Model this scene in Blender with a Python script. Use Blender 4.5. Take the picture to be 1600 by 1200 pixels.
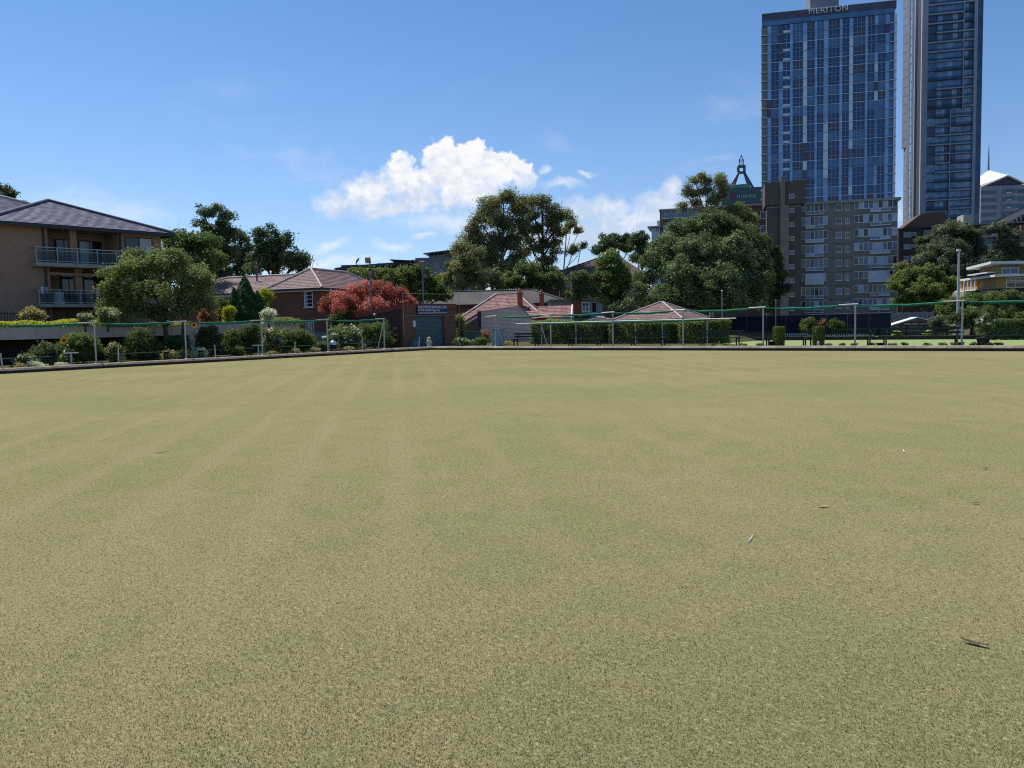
import bpy, math, random
import numpy as np
from mathutils import Vector, Matrix

# ------------------------------------------------------------------ scene, camera
for o in list(bpy.data.objects):
    bpy.data.objects.remove(o, do_unlink=True)
scene = bpy.context.scene
COL = scene.collection
random.seed(7)
RNG = np.random.default_rng(7)
R = math.radians

FPX, CX, CY = 1256.0, 800.0, 600.0           # focal length and centre, in pixels of a 1600 px wide picture
EYE = Vector((0, 0, 1.6))
YAW, PITCH, ROLL = R(39.5), R(4.25), R(1.376)
RH = Vector((math.cos(YAW), math.sin(YAW), 0))        # horizontal right
FH = Vector((-math.sin(YAW), math.cos(YAW), 0))       # horizontal forward
UP = Vector((0, 0, 1))
FW = FH * math.cos(PITCH) - UP * math.sin(PITCH)
U0 = FH * math.sin(PITCH) + UP * math.cos(PITCH)
RR = RH * math.cos(ROLL) - U0 * math.sin(ROLL)
UU = RH * math.sin(ROLL) + U0 * math.cos(ROLL)
cam = bpy.data.cameras.new('camera')
cam.sensor_width = 36.0
cam.lens = FPX / 1600 * 36.0
cam.clip_start = 0.1
cam.clip_end = 6000
co = bpy.data.objects.new('camera', cam)
COL.objects.link(co)
m = Matrix((RR, UU, -FW)).transposed().to_4x4()
m.translation = EYE
co.matrix_world = m
scene.camera = co

# ------------------------------------------------------------------ light
SUN_EL, SUN_LEFT = R(60), R(46)               # sun stands beyond the scene, left of the view
sd = (FH * math.cos(SUN_LEFT) - RH * math.sin(SUN_LEFT))
SUN_DIR = Vector((sd.x * math.cos(SUN_EL), sd.y * math.cos(SUN_EL), math.sin(SUN_EL)))
sl = bpy.data.lights.new('sun', 'SUN')
sl.energy = 5.0
sl.angle = R(0.53)
sl.color = (1.0, 0.95, 0.87)
so = bpy.data.objects.new('sun', sl)
so.rotation_euler = (-SUN_DIR).to_track_quat('-Z', 'Y').to_euler()
so.location = (0, 0, 60)
COL.objects.link(so)
SKY_STRENGTH = 0.106
scene.view_settings.view_transform = 'Standard'
scene.view_settings.look = 'None'
scene.view_settings.exposure = 0.0
scene.view_settings.gamma = 1.0
scene.view_settings.use_curve_mapping = False
scene.render.engine = 'CYCLES'
scene.cycles.use_denoising = False
scene.cycles.filter_width = 1.15
scene.cycles.sample_clamp_indirect = 4.0
scene.cycles.max_bounces = 6
scene.cycles.diffuse_bounces = 3
scene.cycles.transparent_max_bounces = 8
scene.render.resolution_x, scene.render.resolution_y = 1024, 768

def ray(px, py):
    return FW + RR * ((px - CX) / FPX) - UU * ((py - CY) / FPX)
def at(px, py, d):
    v = ray(px, py)
    return EYE + v * (d / v.dot(FH))
def onz(px, py, z):
    v = ray(px, py)
    return EYE + v * ((z - EYE.z) / v.z)
def onX(px, py, X):
    v = ray(px, py)
    return EYE + v * (X / v.x)
def onY(px, py, Y):
    v = ray(px, py)
    return EYE + v * (Y / v.y)
def dep(p):
    return Vector(p).dot(FH)

# world: clear blue sky with fair weather cumulus
w = bpy.data.worlds.new('World')
scene.world = w
w.use_nodes = True
NT = w.node_tree
NT.nodes.clear()
class NB:
    """small node builder"""
    def __init__(s, nt): s.nt = nt
    def n(s, t, **kw):
        nd = s.nt.nodes.new(t)
        for k, v in kw.items(): setattr(nd, k, v)
        return nd
    def put(s, sock, v):
        if isinstance(v, bpy.types.NodeSocket): s.nt.links.new(v, sock)
        else: sock.default_value = v
    def math(s, op, a, b=0.0, c=0.0, clamp=False):
        nd = s.n('ShaderNodeMath', operation=op); nd.use_clamp = clamp
        s.put(nd.inputs[0], a); s.put(nd.inputs[1], b); s.put(nd.inputs[2], c)
        return nd.outputs[0]
    def vec(s, op, a, b=(0, 0, 0), scale=None):
        nd = s.n('ShaderNodeVectorMath', operation=op)
        s.put(nd.inputs[0], a); s.put(nd.inputs[1], b)
        if scale is not None: s.put(nd.inputs['Scale'], scale)
        return nd.outputs['Value'] if op in ('LENGTH', 'DOT_PRODUCT', 'DISTANCE') else nd.outputs[0]
    def comb(s, x, y, z=0.0):
        nd = s.n('ShaderNodeCombineXYZ')
        for i, v in enumerate((x, y, z)): s.put(nd.inputs[i], v)
        return nd.outputs[0]
    def sep(s, v):
        nd = s.n('ShaderNodeSeparateXYZ'); s.put(nd.inputs[0], v); return nd.outputs
    def noise(s, v, scale, detail=2.0, rough=0.5, out='Fac', dims='3D'):
        nd = s.n('ShaderNodeTexNoise'); nd.noise_dimensions = dims
        s.put(nd.inputs['Vector'], v); s.put(nd.inputs['Scale'], scale)
        s.put(nd.inputs['Detail'], detail); s.put(nd.inputs['Roughness'], rough)
        return nd.outputs[out]
    def ramp(s, f, a, b, lo=0.0, hi=1.0, smooth=True):
        nd = s.n('ShaderNodeMapRange'); nd.interpolation_type = 'SMOOTHSTEP' if smooth else 'LINEAR'
        for k, v in (('Value', f), ('From Min', a), ('From Max', b), ('To Min', lo), ('To Max', hi)): s.put(nd.inputs[k], v)
        return nd.outputs[0]
    def mix(s, f, a, b, blend='MIX'):
        nd = s.n('ShaderNodeMix', data_type='RGBA'); nd.blend_type = blend
        s.put(nd.inputs[0], f)
        s.put(nd.inputs[6], a if isinstance(a, bpy.types.NodeSocket) else (*a, 1))
        s.put(nd.inputs[7], b if isinstance(b, bpy.types.NodeSocket) else (*b, 1))
        return nd.outputs[2]

nb = NB(NT)
sky = nb.n('ShaderNodeTexSky', sky_type='NISHITA')
sky.sun_disc = False
sky.sun_elevation = SUN_EL
sky.sun_rotation = math.atan2(SUN_DIR.x, SUN_DIR.y)
sky.altitude = 100
sky.air_density = 1.0
sky.dust_density = 0.5
sky.ozone_density = 1.6
tc = nb.n('ShaderNodeTexCoord').outputs['Generated']
dx = nb.vec('DOT_PRODUCT', tc, tuple(RH)); dy = nb.vec('DOT_PRODUCT', tc, tuple(FH)); dz = nb.vec('DOT_PRODUCT', tc, (0, 0, 1))
az = nb.math('ARCTAN2', dx, dy); el = nb.math('ARCSINE', dz)
ae = nb.comb(az, el, 0.0)
# billowing displacement of the direction
w1 = nb.vec('SUBTRACT', nb.noise(ae, 14.0, 3.0, 0.5, 'Color'), (0.5, 0.5, 0.5))
w2 = nb.vec('SUBTRACT', nb.noise(ae, 60.0, 4.0, 0.55, 'Color'), (0.5, 0.5, 0.5))
aw = nb.vec('ADD', ae, nb.vec('ADD', nb.vec('SCALE', w1, scale=0.045), nb.vec('SCALE', w2, scale=0.016)))
def azel(px, py):
    v = ray(px, py).normalized()
    return math.atan2(v.dot(RH), v.dot(FH)), math.asin(v.z)
def lobes(lst, soft):
    out = None
    for (px, py, rx, ry) in lst:
        a, e = azel(px, py)
        q = nb.vec('MULTIPLY', nb.vec('SUBTRACT', aw, (a, e, 0)), (FPX / rx, FPX / ry, 0.0))
        f = nb.math('SUBTRACT', 1.0, nb.vec('LENGTH', q))
        if out is None: out = f
        else: out = nb.math('SMOOTH_MAX', out, f, soft)
    return out
main = lobes([(530, 315, 48, 30), (575, 298, 58, 38), (625, 270, 34, 42), (650, 300, 70, 45), (700, 262, 42, 48), (735, 250, 40, 40),
              (770, 262, 48, 38), (805, 268, 34, 30), (730, 300, 85, 40), (600, 325, 80, 22)], 0.12)
far = lobes([(905, 325, 42, 26), (950, 325, 50, 30), (985, 350, 95, 42), (1048, 308, 26, 26), (1025, 330, 55, 38), (1110, 350, 90, 50),
             (1290, 390, 150, 40), (900, 370, 130, 26)], 0.15)
wisp = lobes([(850, 262, 14, 7), (880, 283, 55, 11), (918, 262, 18, 6), (660, 374, 22, 8), (615, 390, 40, 11), (520, 383, 40, 10), (255, 355, 14, 6),
              (700, 345, 120, 30), (500, 410, 150, 12)], 0.1)
fine = nb.noise(ae, 70.0, 6.0, 0.62)
fine_c = nb.math('SUBTRACT', fine, 0.5)
a_main = nb.ramp(nb.math('MULTIPLY_ADD', fine_c, 0.9, main), 0.0, nb.ramp(nb.math('MULTIPLY_ADD', az, 0.10, el), 0.135, 0.20, 0.85, 0.20))
a_far = nb.ramp(nb.math('MULTIPLY_ADD', fine_c, 0.5, far), 0.0, 0.65, 0.0, 0.80)
a_wisp = nb.ramp(nb.math('MULTIPLY_ADD', fine_c, 0.9, wisp), 0.0, 1.0, 0.0, 0.5)
# thin scattered fair weather cloud low round the whole sky
low = nb.math('MULTIPLY', nb.ramp(el, 0.0, 0.03), nb.ramp(el, 0.34, 0.10))
gen = nb.noise(nb.vec('MULTIPLY', aw, (1.0, 2.6, 1.0)), 5.0, 4.0, 0.55)
a_gen = nb.math('MULTIPLY', nb.ramp(gen, 0.54, 0.80, 0.0, 0.5), low)
alpha = nb.math('MAXIMUM', nb.math('MAXIMUM', a_main, a_far), nb.math('MAXIMUM', a_wisp, a_gen), clamp=True)
# thickness of the cloud: bright rims and tops, blue grey where it is deep and low
bill = nb.noise(nb.vec('ADD', aw, (0.004, -0.012, 0.0)), 34.0, 4.0, 0.6)
bill2 = nb.noise(nb.vec('ADD', aw, (0.0, 0.004, 0.3)), 80.0, 3.0, 0.6)
deep = nb.math('MULTIPLY', nb.ramp(nb.math('MULTIPLY_ADD', fine_c, 0.6, nb.math('MAXIMUM', main, far)), 0.0, 0.45), nb.ramp(nb.math('MULTIPLY_ADD', bill2, 0.5, nb.math('MULTIPLY_ADD', el, -3.4, bill)), -0.02, 0.42))
ccol = nb.mix(deep, (9.2, 9.2, 9.3), (5.6, 6.6, 8.3))
base = nb.mix(nb.ramp(el, 0.0, 0.5, 0.0, 1.0), nb.mix(1.0, sky.outputs[0], (0.88, 1.02, 1.28), 'MULTIPLY'), nb.mix(1.0, sky.outputs[0], (0.56, 0.90, 1.18), 'MULTIPLY'))
skyc = nb.mix(alpha, base, ccol)
bg = nb.n('ShaderNodeBackground')
nb.put(bg.inputs[0], skyc)
bg.inputs[1].default_value = SKY_STRENGTH
NT.links.new(bg.outputs[0], nb.n('ShaderNodeOutputWorld').inputs[0])

# ------------------------------------------------------------------ materials
LEAF_GAIN = 2.05
MATS = {}
def _new(name):
    mt = bpy.data.materials.new(name); mt.use_nodes = True
    nt = mt.node_tree; nt.nodes.clear()
    return mt, NB(nt)
def _finish(b, sh, disp=None):
    o = b.n('ShaderNodeOutputMaterial'); b.nt.links.new(sh, o.inputs[0])
def M(name, col, rough=0.8, var=0.12, scale=2.0, bump=0.0, bscale=30.0, metal=0.0, spec=0.3, stain=0.0, fine=0.0):
    """painted / mineral surface: colour with mottling, optional stain streaks and fine relief"""
    if name in MATS: return MATS[name]
    mt, b = _new(name)
    c = b.n('ShaderNodeTexCoord').outputs['Object']
    n1 = b.noise(c, scale, 5.0, 0.6)
    lo = tuple(x * (1 - var) for x in col); hi = tuple(min(1, x * (1 + var)) for x in col)
    colr = b.mix(b.ramp(n1, 0.3, 0.7), lo, hi)
    if stain:
        st = b.noise(b.vec('MULTIPLY', c, (3.0, 3.0, 0.25)), 1.5, 4.0, 0.6)
        colr = b.mix(b.ramp(st, 0.5, 0.75, 0.0, stain), colr, tuple(x * 0.45 for x in col))
    if fine:
        colr = b.mix(b.ramp(b.noise(c, bscale, 3.0, 0.7), 0.35, 0.65, 0.0, fine), colr, tuple(x * 0.55 for x in col))
    p = b.n('ShaderNodeBsdfPrincipled')
    b.put(p.inputs['Base Color'], colr)
    p.inputs['Roughness'].default_value = rough; p.inputs['Metallic'].default_value = metal
    p.inputs['Specular IOR Level'].default_value = spec
    if bump:
        bp = b.n('ShaderNodeBump'); bp.inputs['Strength'].default_value = bump; bp.inputs['Distance'].default_value = 0.02
        b.put(bp.inputs['Height'], b.noise(c, bscale, 4.0, 0.6)); b.put(p.inputs['Normal'], bp.outputs[0])
    _finish(b, p.outputs[0]); MATS[name] = mt
    return mt
def brick(name, c1, c2, mortar, bw=0.24, bh=0.086, var=0.3, rough=0.9, msize=0.012):
    mt, b = _new(name)
    s = b.sep(b.n('ShaderNodeTexCoord').outputs['Object'])
    v = b.comb(b.math('ADD', s[0], s[1]), s[2], 0.0)
    br = b.n('ShaderNodeTexBrick'); br.offset = 0.5
    b.put(br.inputs['Vector'], v); br.inputs['Scale'].default_value = 1.0
    br.inputs['Brick Width'].default_value = bw; br.inputs['Row Height'].default_value = bh
    br.inputs['Mortar Size'].default_value = msize; br.inputs['Mortar Smooth'].default_value = 0.3
    br.inputs['Color1'].default_value = (*c1, 1); br.inputs['Color2'].default_value = (*c2, 1); br.inputs['Mortar'].default_value = (*mortar, 1)
    n = b.noise(v, 0.5, 5.0, 0.65)
    col = b.mix(b.ramp(n, 0.3, 0.72, 0.0, var), br.outputs[0], tuple(x * 0.5 for x in c1))
    p = b.n('ShaderNodeBsdfPrincipled'); b.put(p.inputs['Base Color'], col); p.inputs['Roughness'].default_value = rough
    p.inputs['Specular IOR Level'].default_value = 0.2
    bp = b.n('ShaderNodeBump'); bp.inputs['Strength'].default_value = 0.5; bp.inputs['Distance'].default_value = 0.01; bp.invert = True
    b.put(bp.inputs['Height'], br.outputs[1]); b.put(p.inputs['Normal'], bp.outputs[0])
    _finish(b, p.outputs[0]); MATS[name] = mt
    return mt
def rooftile(name, c1, c2, lichen, lich=0.35, tw=0.30):
    """tile rows: per tile colour change, lichen and weather patches, rounded tile columns as relief"""
    mt, b = _new(name)
    c = b.n('ShaderNodeTexCoord').outputs['Object']
    s = b.sep(c)
    cell = b.comb(b.math('FLOOR', b.math('DIVIDE', b.math('ADD', s[0], b.math('MULTIPLY', s[1], 0.37)), tw)), b.math('FLOOR', b.math('DIVIDE', s[2], 0.11)), 0.0)
    wn = b.n('ShaderNodeTexWhiteNoise'); wn.noise_dimensions = '2D'; b.put(wn.inputs['Vector'], cell)
    col = b.mix(wn.outputs[0], c1, c2)
    col = b.mix(b.ramp(b.noise(c, 0.8, 5.0, 0.65), 0.45, 0.75, 0.0, lich), col, lichen)
    col = b.mix(b.ramp(b.noise(c, 6.0, 3.0, 0.6), 0.5, 0.8, 0.0, 0.4), col, tuple(x * 0.4 for x in c1))
    p = b.n('ShaderNodeBsdfPrincipled'); b.put(p.inputs['Base Color'], col); p.inputs['Roughness'].default_value = 0.75
    p.inputs['Specular IOR Level'].default_value = 0.35
    _finish(b, p.outputs[0]); MATS[name] = mt
    return mt
def glass(name, col, rough=0.08, spec=0.6, var=0.3, scale=0.4):
    return M(name, col, rough=rough, var=var, scale=scale, spec=spec)
def clear(name, col, alpha=0.35):
    mt, b = _new(name)
    p = b.n('ShaderNodeBsdfPrincipled'); p.inputs['Base Color'].default_value = (*col, 1)
    p.inputs['Roughness'].default_value = 0.05
    t = b.n('ShaderNodeBsdfTransparent'); t.inputs[0].default_value = (0.75, 0.85, 0.9, 1)
    mx = b.n('ShaderNodeMixShader'); mx.inputs[0].default_value = alpha
    b.nt.links.new(t.outputs[0], mx.inputs[1]); b.nt.links.new(p.outputs[0], mx.inputs[2])
    _finish(b, mx.outputs[0]); MATS[name] = mt
    return mt
def mesh_screen(name, col, cover=0.6, scale=18.0):
    """woven fence mesh: threads with holes between"""
    mt, b = _new(name)
    s = b.sep(b.n('ShaderNodeTexCoord').outputs['Object'])
    n = b.noise(b.comb(b.math('ADD', s[0], s[1]), s[2], 0.0), scale, 2.0, 0.6)
    fac = b.ramp(n, 0.62 - cover * 0.5, 0.72 - cover * 0.5)
    d = b.n('ShaderNodeBsdfDiffuse'); d.inputs[0].default_value = (*col, 1)
    t = b.n('ShaderNodeBsdfTransparent')
    mx = b.n('ShaderNodeMixShader'); b.put(mx.inputs[0], fac)
    b.nt.links.new(t.outputs[0], mx.inputs[1]); b.nt.links.new(d.outputs[0], mx.inputs[2])
    _finish(b, mx.outputs[0]); MATS[name] = mt
    return mt
def leafmat(name, dark, mid, light, trans=0.3, gloss=0.3, rough=0.5):
    dark, mid, light = (tuple(min(0.85, x * LEAF_GAIN) for x in c) for c in (dark, mid, light)); trans += 0.08; gloss *= 0.35
    mt, b = _new(name)
    a = b.n('ShaderNodeAttribute'); a.attribute_name = 'tint'
    r = b.n('ShaderNodeValToRGB'); e = r.color_ramp.elements
    e[0].position = 0.0; e[0].color = (*dark, 1); e[1].position = 1.0; e[1].color = (*light, 1)
    k = e.new(0.5); k.color = (*mid, 1)
    b.put(r.inputs[0], a.outputs['Fac'])
    p = b.n('ShaderNodeBsdfPrincipled'); b.put(p.inputs['Base Color'], r.outputs[0]); p.inputs['Roughness'].default_value = rough
    p.inputs['Specular IOR Level'].default_value = gloss
    t = b.n('ShaderNodeBsdfTranslucent'); b.put(t.inputs[0], b.mix(1.0, r.outputs[0], (1.15, 1.2, 0.7), 'MULTIPLY'))
    mx = b.n('ShaderNodeMixShader'); mx.inputs[0].default_value = trans
    b.nt.links.new(p.outputs[0], mx.inputs[1]); b.nt.links.new(t.outputs[0], mx.inputs[2])
    _finish(b, mx.outputs[0]); MATS[name] = mt
    return mt

# ------------------------------------------------------------------ mesh building
class MB:
    def __init__(s): s.v = []; s.f = []; s.mi = []; s.mat = 0; s.sm = []
    def face(s, *pts, smooth=False):
        k = len(s.v); s.v += [tuple(p) for p in pts]; s.f.append(tuple(range(k, k + len(pts)))); s.mi.append(s.mat); s.sm.append(smooth)
        return s
    def raw(s, vs, fs, smooth=False):
        k = len(s.v); s.v += [tuple(p) for p in vs]
        for f in fs: s.f.append(tuple(i + k for i in f)); s.mi.append(s.mat); s.sm.append(smooth)
        return s
    def box(s, x0, x1, y0, y1, z0, z1):
        x0, x1 = min(x0, x1), max(x0, x1); y0, y1 = min(y0, y1), max(y0, y1); z0, z1 = min(z0, z1), max(z0, z1)
        return s.raw([(x0, y0, z0), (x1, y0, z0), (x1, y1, z0), (x0, y1, z0), (x0, y0, z1), (x1, y0, z1), (x1, y1, z1), (x0, y1, z1)],
                     [(0, 3, 2, 1), (4, 5, 6, 7), (0, 1, 5, 4), (1, 2, 6, 5), (2, 3, 7, 6), (3, 0, 4, 7)])
    def prism(s, pts, y0, y1):
        """polygon in (x, z) pushed from y0 to y1"""
        n = len(pts)
        vs = [(x, y0, z) for x, z in pts] + [(x, y1, z) for x, z in pts]
        return s.raw(vs, [tuple(range(n)), tuple(range(2 * n - 1, n - 1, -1))] + [(i, i + n, (i + 1) % n + n, (i + 1) % n) for i in range(n)])
    def slab(s, pts, z0, z1):
        """polygon in (x, y) pushed from z0 to z1"""
        n = len(pts)
        vs = [(x, y, z0) for x, y in pts] + [(x, y, z1) for x, y in pts]
        return s.raw(vs, [tuple(range(n - 1, -1, -1)), tuple(range(n, 2 * n))] + [(i, (i + 1) % n, (i + 1) % n + n, i + n) for i in range(n)])
    def tube(s, pts, rad, n=8, cap=True):
        pts = [Vector(p) for p in pts]
        if not isinstance(rad, (list, tuple)): rad = [rad] * len(pts)
        vs = []
        for i, p in enumerate(pts):
            t = (pts[min(i + 1, len(pts) - 1)] - pts[max(i - 1, 0)])
            t = t.normalized() if t.length > 1e-9 else Vector((0, 0, 1))
            a = t.cross(Vector((0, 0, 1)) if abs(t.z) < 0.95 else Vector((1, 0, 0))).normalized(); c = t.cross(a)
            for k in range(n):
                g = 2 * math.pi * k / n
                vs.append(p + (a * math.cos(g) + c * math.sin(g)) * rad[i])
        fs = []
        for i in range(len(pts) - 1):
            for k in range(n):
                fs.append((i * n + k, i * n + (k + 1) % n, (i + 1) * n + (k + 1) % n, (i + 1) * n + k))
        s.raw(vs, fs, smooth=True)
        if cap:
            s.raw(vs[:n], [tuple(range(n))]); s.raw(vs[-n:], [tuple(range(n - 1, -1, -1))])
        return s
    def lathe(s, prof, c=(0, 0, 0), n=14):
        vs = []
        for r, z in prof:
            for k in range(n):
                g = 2 * math.pi * k / n; vs.append((c[0] + r * math.cos(g), c[1] + r * math.sin(g), c[2] + z))
        fs = []
        for i in range(len(prof) - 1):
            for k in range(n): fs.append((i * n + k, i * n + (k + 1) % n, (i + 1) * n + (k + 1) % n, (i + 1) * n + k))
        s.raw(vs, fs, smooth=True)
        s.raw(vs[:n], [tuple(range(n - 1, -1, -1))]); s.raw(vs[-n:], [tuple(range(n))])
        return s
    def courses(s, eA, eB, tA, tB, n, lift=0.024):
        """a roof plane of n stepped tile courses from the eave line eA-eB up to the top line tA-tB"""
        eA, eB, tA, tB = map(Vector, (eA, eB, tA, tB))
        nr = (eB - eA).cross(tA - eA)
        if nr.length < 1e-6: nr = (eB - eA).cross(tB - eA)
        nr.normalize()
        if nr.z < 0: nr = -nr
        for i in range(n):
            a, c = i / n, (i + 1) / n
            l0, l1 = eA.lerp(tA, a), eB.lerp(tB, a); u0, u1 = eA.lerp(tA, c), eB.lerp(tB, c)
            s.face(l0 + nr * lift, l1 + nr * lift, u1, u0)
            s.face(l0, l1, l1 + nr * lift, l0 + nr * lift)
        return s
    def mesh(s, name, mats):
        me = bpy.data.meshes.new(name)
        me.from_pydata(s.v, [], s.f)
        for mt in (mats if isinstance(mats, (list, tuple)) else [mats]): me.materials.append(mt)
        if any(s.mi): me.polygons.foreach_set('material_index', s.mi)
        if any(s.sm): me.polygons.foreach_set('use_smooth', s.sm)
        me.update()
        return me

class Fr:
    """upright frame: x along a facade (left to right as seen), y into it, z up"""
    def __init__(s, o, deg):
        s.o = Vector((o[0], o[1], 0)); s.a = R(deg)
        s.u = Vector((math.cos(s.a), math.sin(s.a), 0)); s.w = Vector((-math.sin(s.a), math.cos(s.a), 0))
    def loc(s, p):
        q = Vector(p) - s.o
        return (q.dot(s.u), q.dot(s.w), q.z)
    def uz(s, px, py, y=0.0):
        v = ray(px, py); o = s.o + s.w * y
        t = (o - EYE).dot(s.w) / v.dot(s.w)
        q = EYE + v * t - s.o
        return q.dot(s.u), q.z
    def rect(s, x0, y0, x1, y1, y=0.0):
        xm, ym = (x0 + x1) / 2, (y0 + y1) / 2
        return s.uz(x0, ym, y)[0], s.uz(x1, ym, y)[0], s.uz(xm, y1, y)[1], s.uz(xm, y0, y)[1]
def fr_at(px, d, deg, py=500):
    return Fr(at(px, py, d), deg)

def tag(o, label=None, cat=None, group=None, kind=None):
    if label: o['label'] = label
    if cat: o['category'] = cat
    if group: o['group'] = group
    if kind: o['kind'] = kind
    return o
def put(name, me, loc=(0, 0, 0), rz=0.0, parent=None):
    o = bpy.data.objects.new(name, me); COL.objects.link(o)
    o.location = loc; o.rotation_euler = (0, 0, rz)
    if parent is not None: o.parent = parent
    return o
def thing(name, label, cat, fr=None, loc=None, rz=0.0, group=None):
    o = bpy.data.objects.new(name, None); COL.objects.link(o)
    o.empty_display_size = 0.3
    if fr is not None: o.location = fr.o; o.rotation_euler = (0, 0, fr.a)
    else: o.location = loc; o.rotation_euler = (0, 0, rz)
    return tag(o, label, cat, group)
def part(parent, name, mb, mat, kind=None, label=None):
    o = put(name, mb.mesh(name, mat) if isinstance(mb, MB) else mb, parent=parent)
    if kind: o['kind'] = kind
    if label: o['label'] = label
    return o
def copy_tree(o, loc, rz=None, label=None):
    c = o.copy(); COL.objects.link(c); c.location = loc
    if rz is not None: c.rotation_euler = (0, 0, rz)
    if label: c['label'] = label
    for ch in [x for x in bpy.data.objects if x.parent == o]:
        d = ch.copy(); COL.objects.link(d); d.parent = c
        for g in [x for x in bpy.data.objects if x.parent == ch]:
            e = g.copy(); COL.objects.link(e); e.parent = d
    return c
def text_mesh(s, size, depth=0.01, bold=0.0, xs=1.0, spacing=1.0):
    cu = bpy.data.curves.new('lettering', 'FONT'); cu.body = s; cu.size = size; cu.extrude = depth; cu.offset = bold
    cu.space_character = spacing; cu.resolution_u = 3
    t = bpy.data.objects.new('lettering', cu); COL.objects.link(t)
    bpy.context.view_layer.update()
    me = bpy.data.meshes.new_from_object(t.evaluated_get(bpy.context.evaluated_depsgraph_get()))
    bpy.data.objects.remove(t, do_unlink=True); bpy.data.curves.remove(cu)
    # stand it upright: x along, z up, faces -y
    me.transform(Matrix.Scale(xs, 4, (1, 0, 0)))
    me.transform(Matrix.Rotation(math.pi / 2, 4, 'X'))
    return me
def fit_text(me, x0, x1, z0, z1, y):
    co = np.empty(len(me.vertices) * 3); me.vertices.foreach_get('co', co); co = co.reshape(-1, 3)
    lo, hi = co.min(0), co.max(0)
    co[:, 0] = x0 + (co[:, 0] - lo[0]) * (x1 - x0) / (hi[0] - lo[0])
    co[:, 2] = z0 + (co[:, 2] - lo[2]) * (z1 - z0) / (hi[2] - lo[2])
    co[:, 1] += y
    me.vertices.foreach_set('co', co.ravel()); me.update()
    return me

# ------------------------------------------------------------------ foliage
def leaf_mesh(name, pts, nrm, size, aspect, tint, mat):
    """one small diamond leaf face per point"""
    n = len(pts)
    rv = RNG.normal(size=(n, 3))
    t = np.cross(nrm, rv); t /= np.linalg.norm(t, axis=1)[:, None] + 1e-9
    b = np.cross(nrm, t); b /= np.linalg.norm(b, axis=1)[:, None] + 1e-9
    sz = (size * RNG.uniform(0.6, 1.35, n))[:, None]
    bend = nrm * sz * 0.12
    V = np.empty((n, 4, 3))
    V[:, 0] = pts - t * sz * 0.5 - bend; V[:, 1] = pts + b * sz * 0.5 * aspect + bend
    V[:, 2] = pts + t * sz * 0.5 - bend; V[:, 3] = pts - b * sz * 0.5 * aspect + bend
    me = bpy.data.meshes.new(name)
    me.vertices.add(4 * n); me.vertices.foreach_set('co', V.ravel())
    me.loops.add(4 * n); me.loops.foreach_set('vertex_index', np.arange(4 * n, dtype=np.int32))
    me.polygons.add(n); me.polygons.foreach_set('loop_start', np.arange(0, 4 * n, 4, dtype=np.int32))
    at_ = me.attributes.new('tint', 'FLOAT', 'FACE'); at_.data.foreach_set('value', tint.astype(np.float32))
    me.materials.append(mat)
    me.update(calc_edges=True); me.validate()
    return me
def unit(n):
    v = RNG.normal(size=(n, 3)); return v / np.linalg.norm(v, axis=1)[:, None]
def crown_points(lobes, n, clump, dens=1.0, inner=0.35, droop=0.0, flat=0.8, bud=3):
    """leaf points in clumps spread over the outer part of ellipsoid lobes; returns points, normals, clump tint"""
    P, N, T = [], [], []
    full = []
    for c, r in lobes:                       # break up each lobe with smaller ones budding from it
        full.append((c, tuple(q * 0.97 for q in r)))
        for _ in range(bud):
            dd = unit(1)[0]; dd[2] = abs(dd[2]) * 0.8 - 0.15; k = RNG.uniform(0.38, 0.62)
            full.append((tuple(np.array(c) + dd * np.array(r) * RNG.uniform(0.6, 0.85)), tuple(np.array(r) * k)))
    lobes = full
    area = np.array([(l[1][0] * l[1][1] + l[1][0] * l[1][2] + l[1][1] * l[1][2]) for l in lobes]); share = area / area.sum()
    for (c, r), sh in zip(lobes, share):
        c = np.array(c); r = np.array(r); nl = max(30, int(n * sh))
        k = max(4, int(dens * 3.0 * (r[0] * r[1] + r[0] * r[2] + r[1] * r[2]) / 3 / (clump * clump)))
        d = unit(k); d[:, 2] = np.where(d[:, 2] < -0.55, -d[:, 2] * 0.6, d[:, 2])
        rad = np.where(RNG.random(k) < inner, RNG.uniform(0.25, 0.7, k), RNG.uniform(0.66, 1.06, k))
        cc = c + d * r * rad[:, None]
        cr = clump * RNG.uniform(0.5, 1.45, k)
        ct = np.clip(RNG.normal(0.5, 0.2, k), 0, 1)
        w_ = cr ** 2; idx = RNG.choice(k, nl, p=w_ / w_.sum())
        q = unit(nl) * (RNG.random(nl) ** 0.45)[:, None]
        q[:, 2] *= flat
        p = cc[idx] + q * cr[idx][:, None]
        st = RNG.random(nl) < 0.07; p[st] = cc[idx][st] + q[st] * (cr[idx][st] * RNG.uniform(1.2, 1.9, st.sum()))[:, None]
        if droop: p[:, 2] -= droop * (q[:, 0] ** 2 + q[:, 1] ** 2) * cr[idx]
        nn = q * 0.7 + d[idx] * 0.25 + np.array([0, 0, 0.35]) + unit(nl) * 0.75
        nn /= np.linalg.norm(nn, axis=1)[:, None] + 1e-9
        P.append(p); N.append(nn); T.append(np.clip(ct[idx] + RNG.normal(0, 0.14, nl), 0, 1))
    return np.concatenate(P), np.concatenate(N), np.concatenate(T)
def L(px, py, rx, ry, d, dd=0.0, dr=0.85):
    """crown lobe seen at a pixel with pixel radii, at depth d + dd"""
    e = d + dd; c = at(px, py, e)
    a = rx * e / FPX
    return (tuple(c), (a, a * dr, ry * e / FPX))
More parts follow.
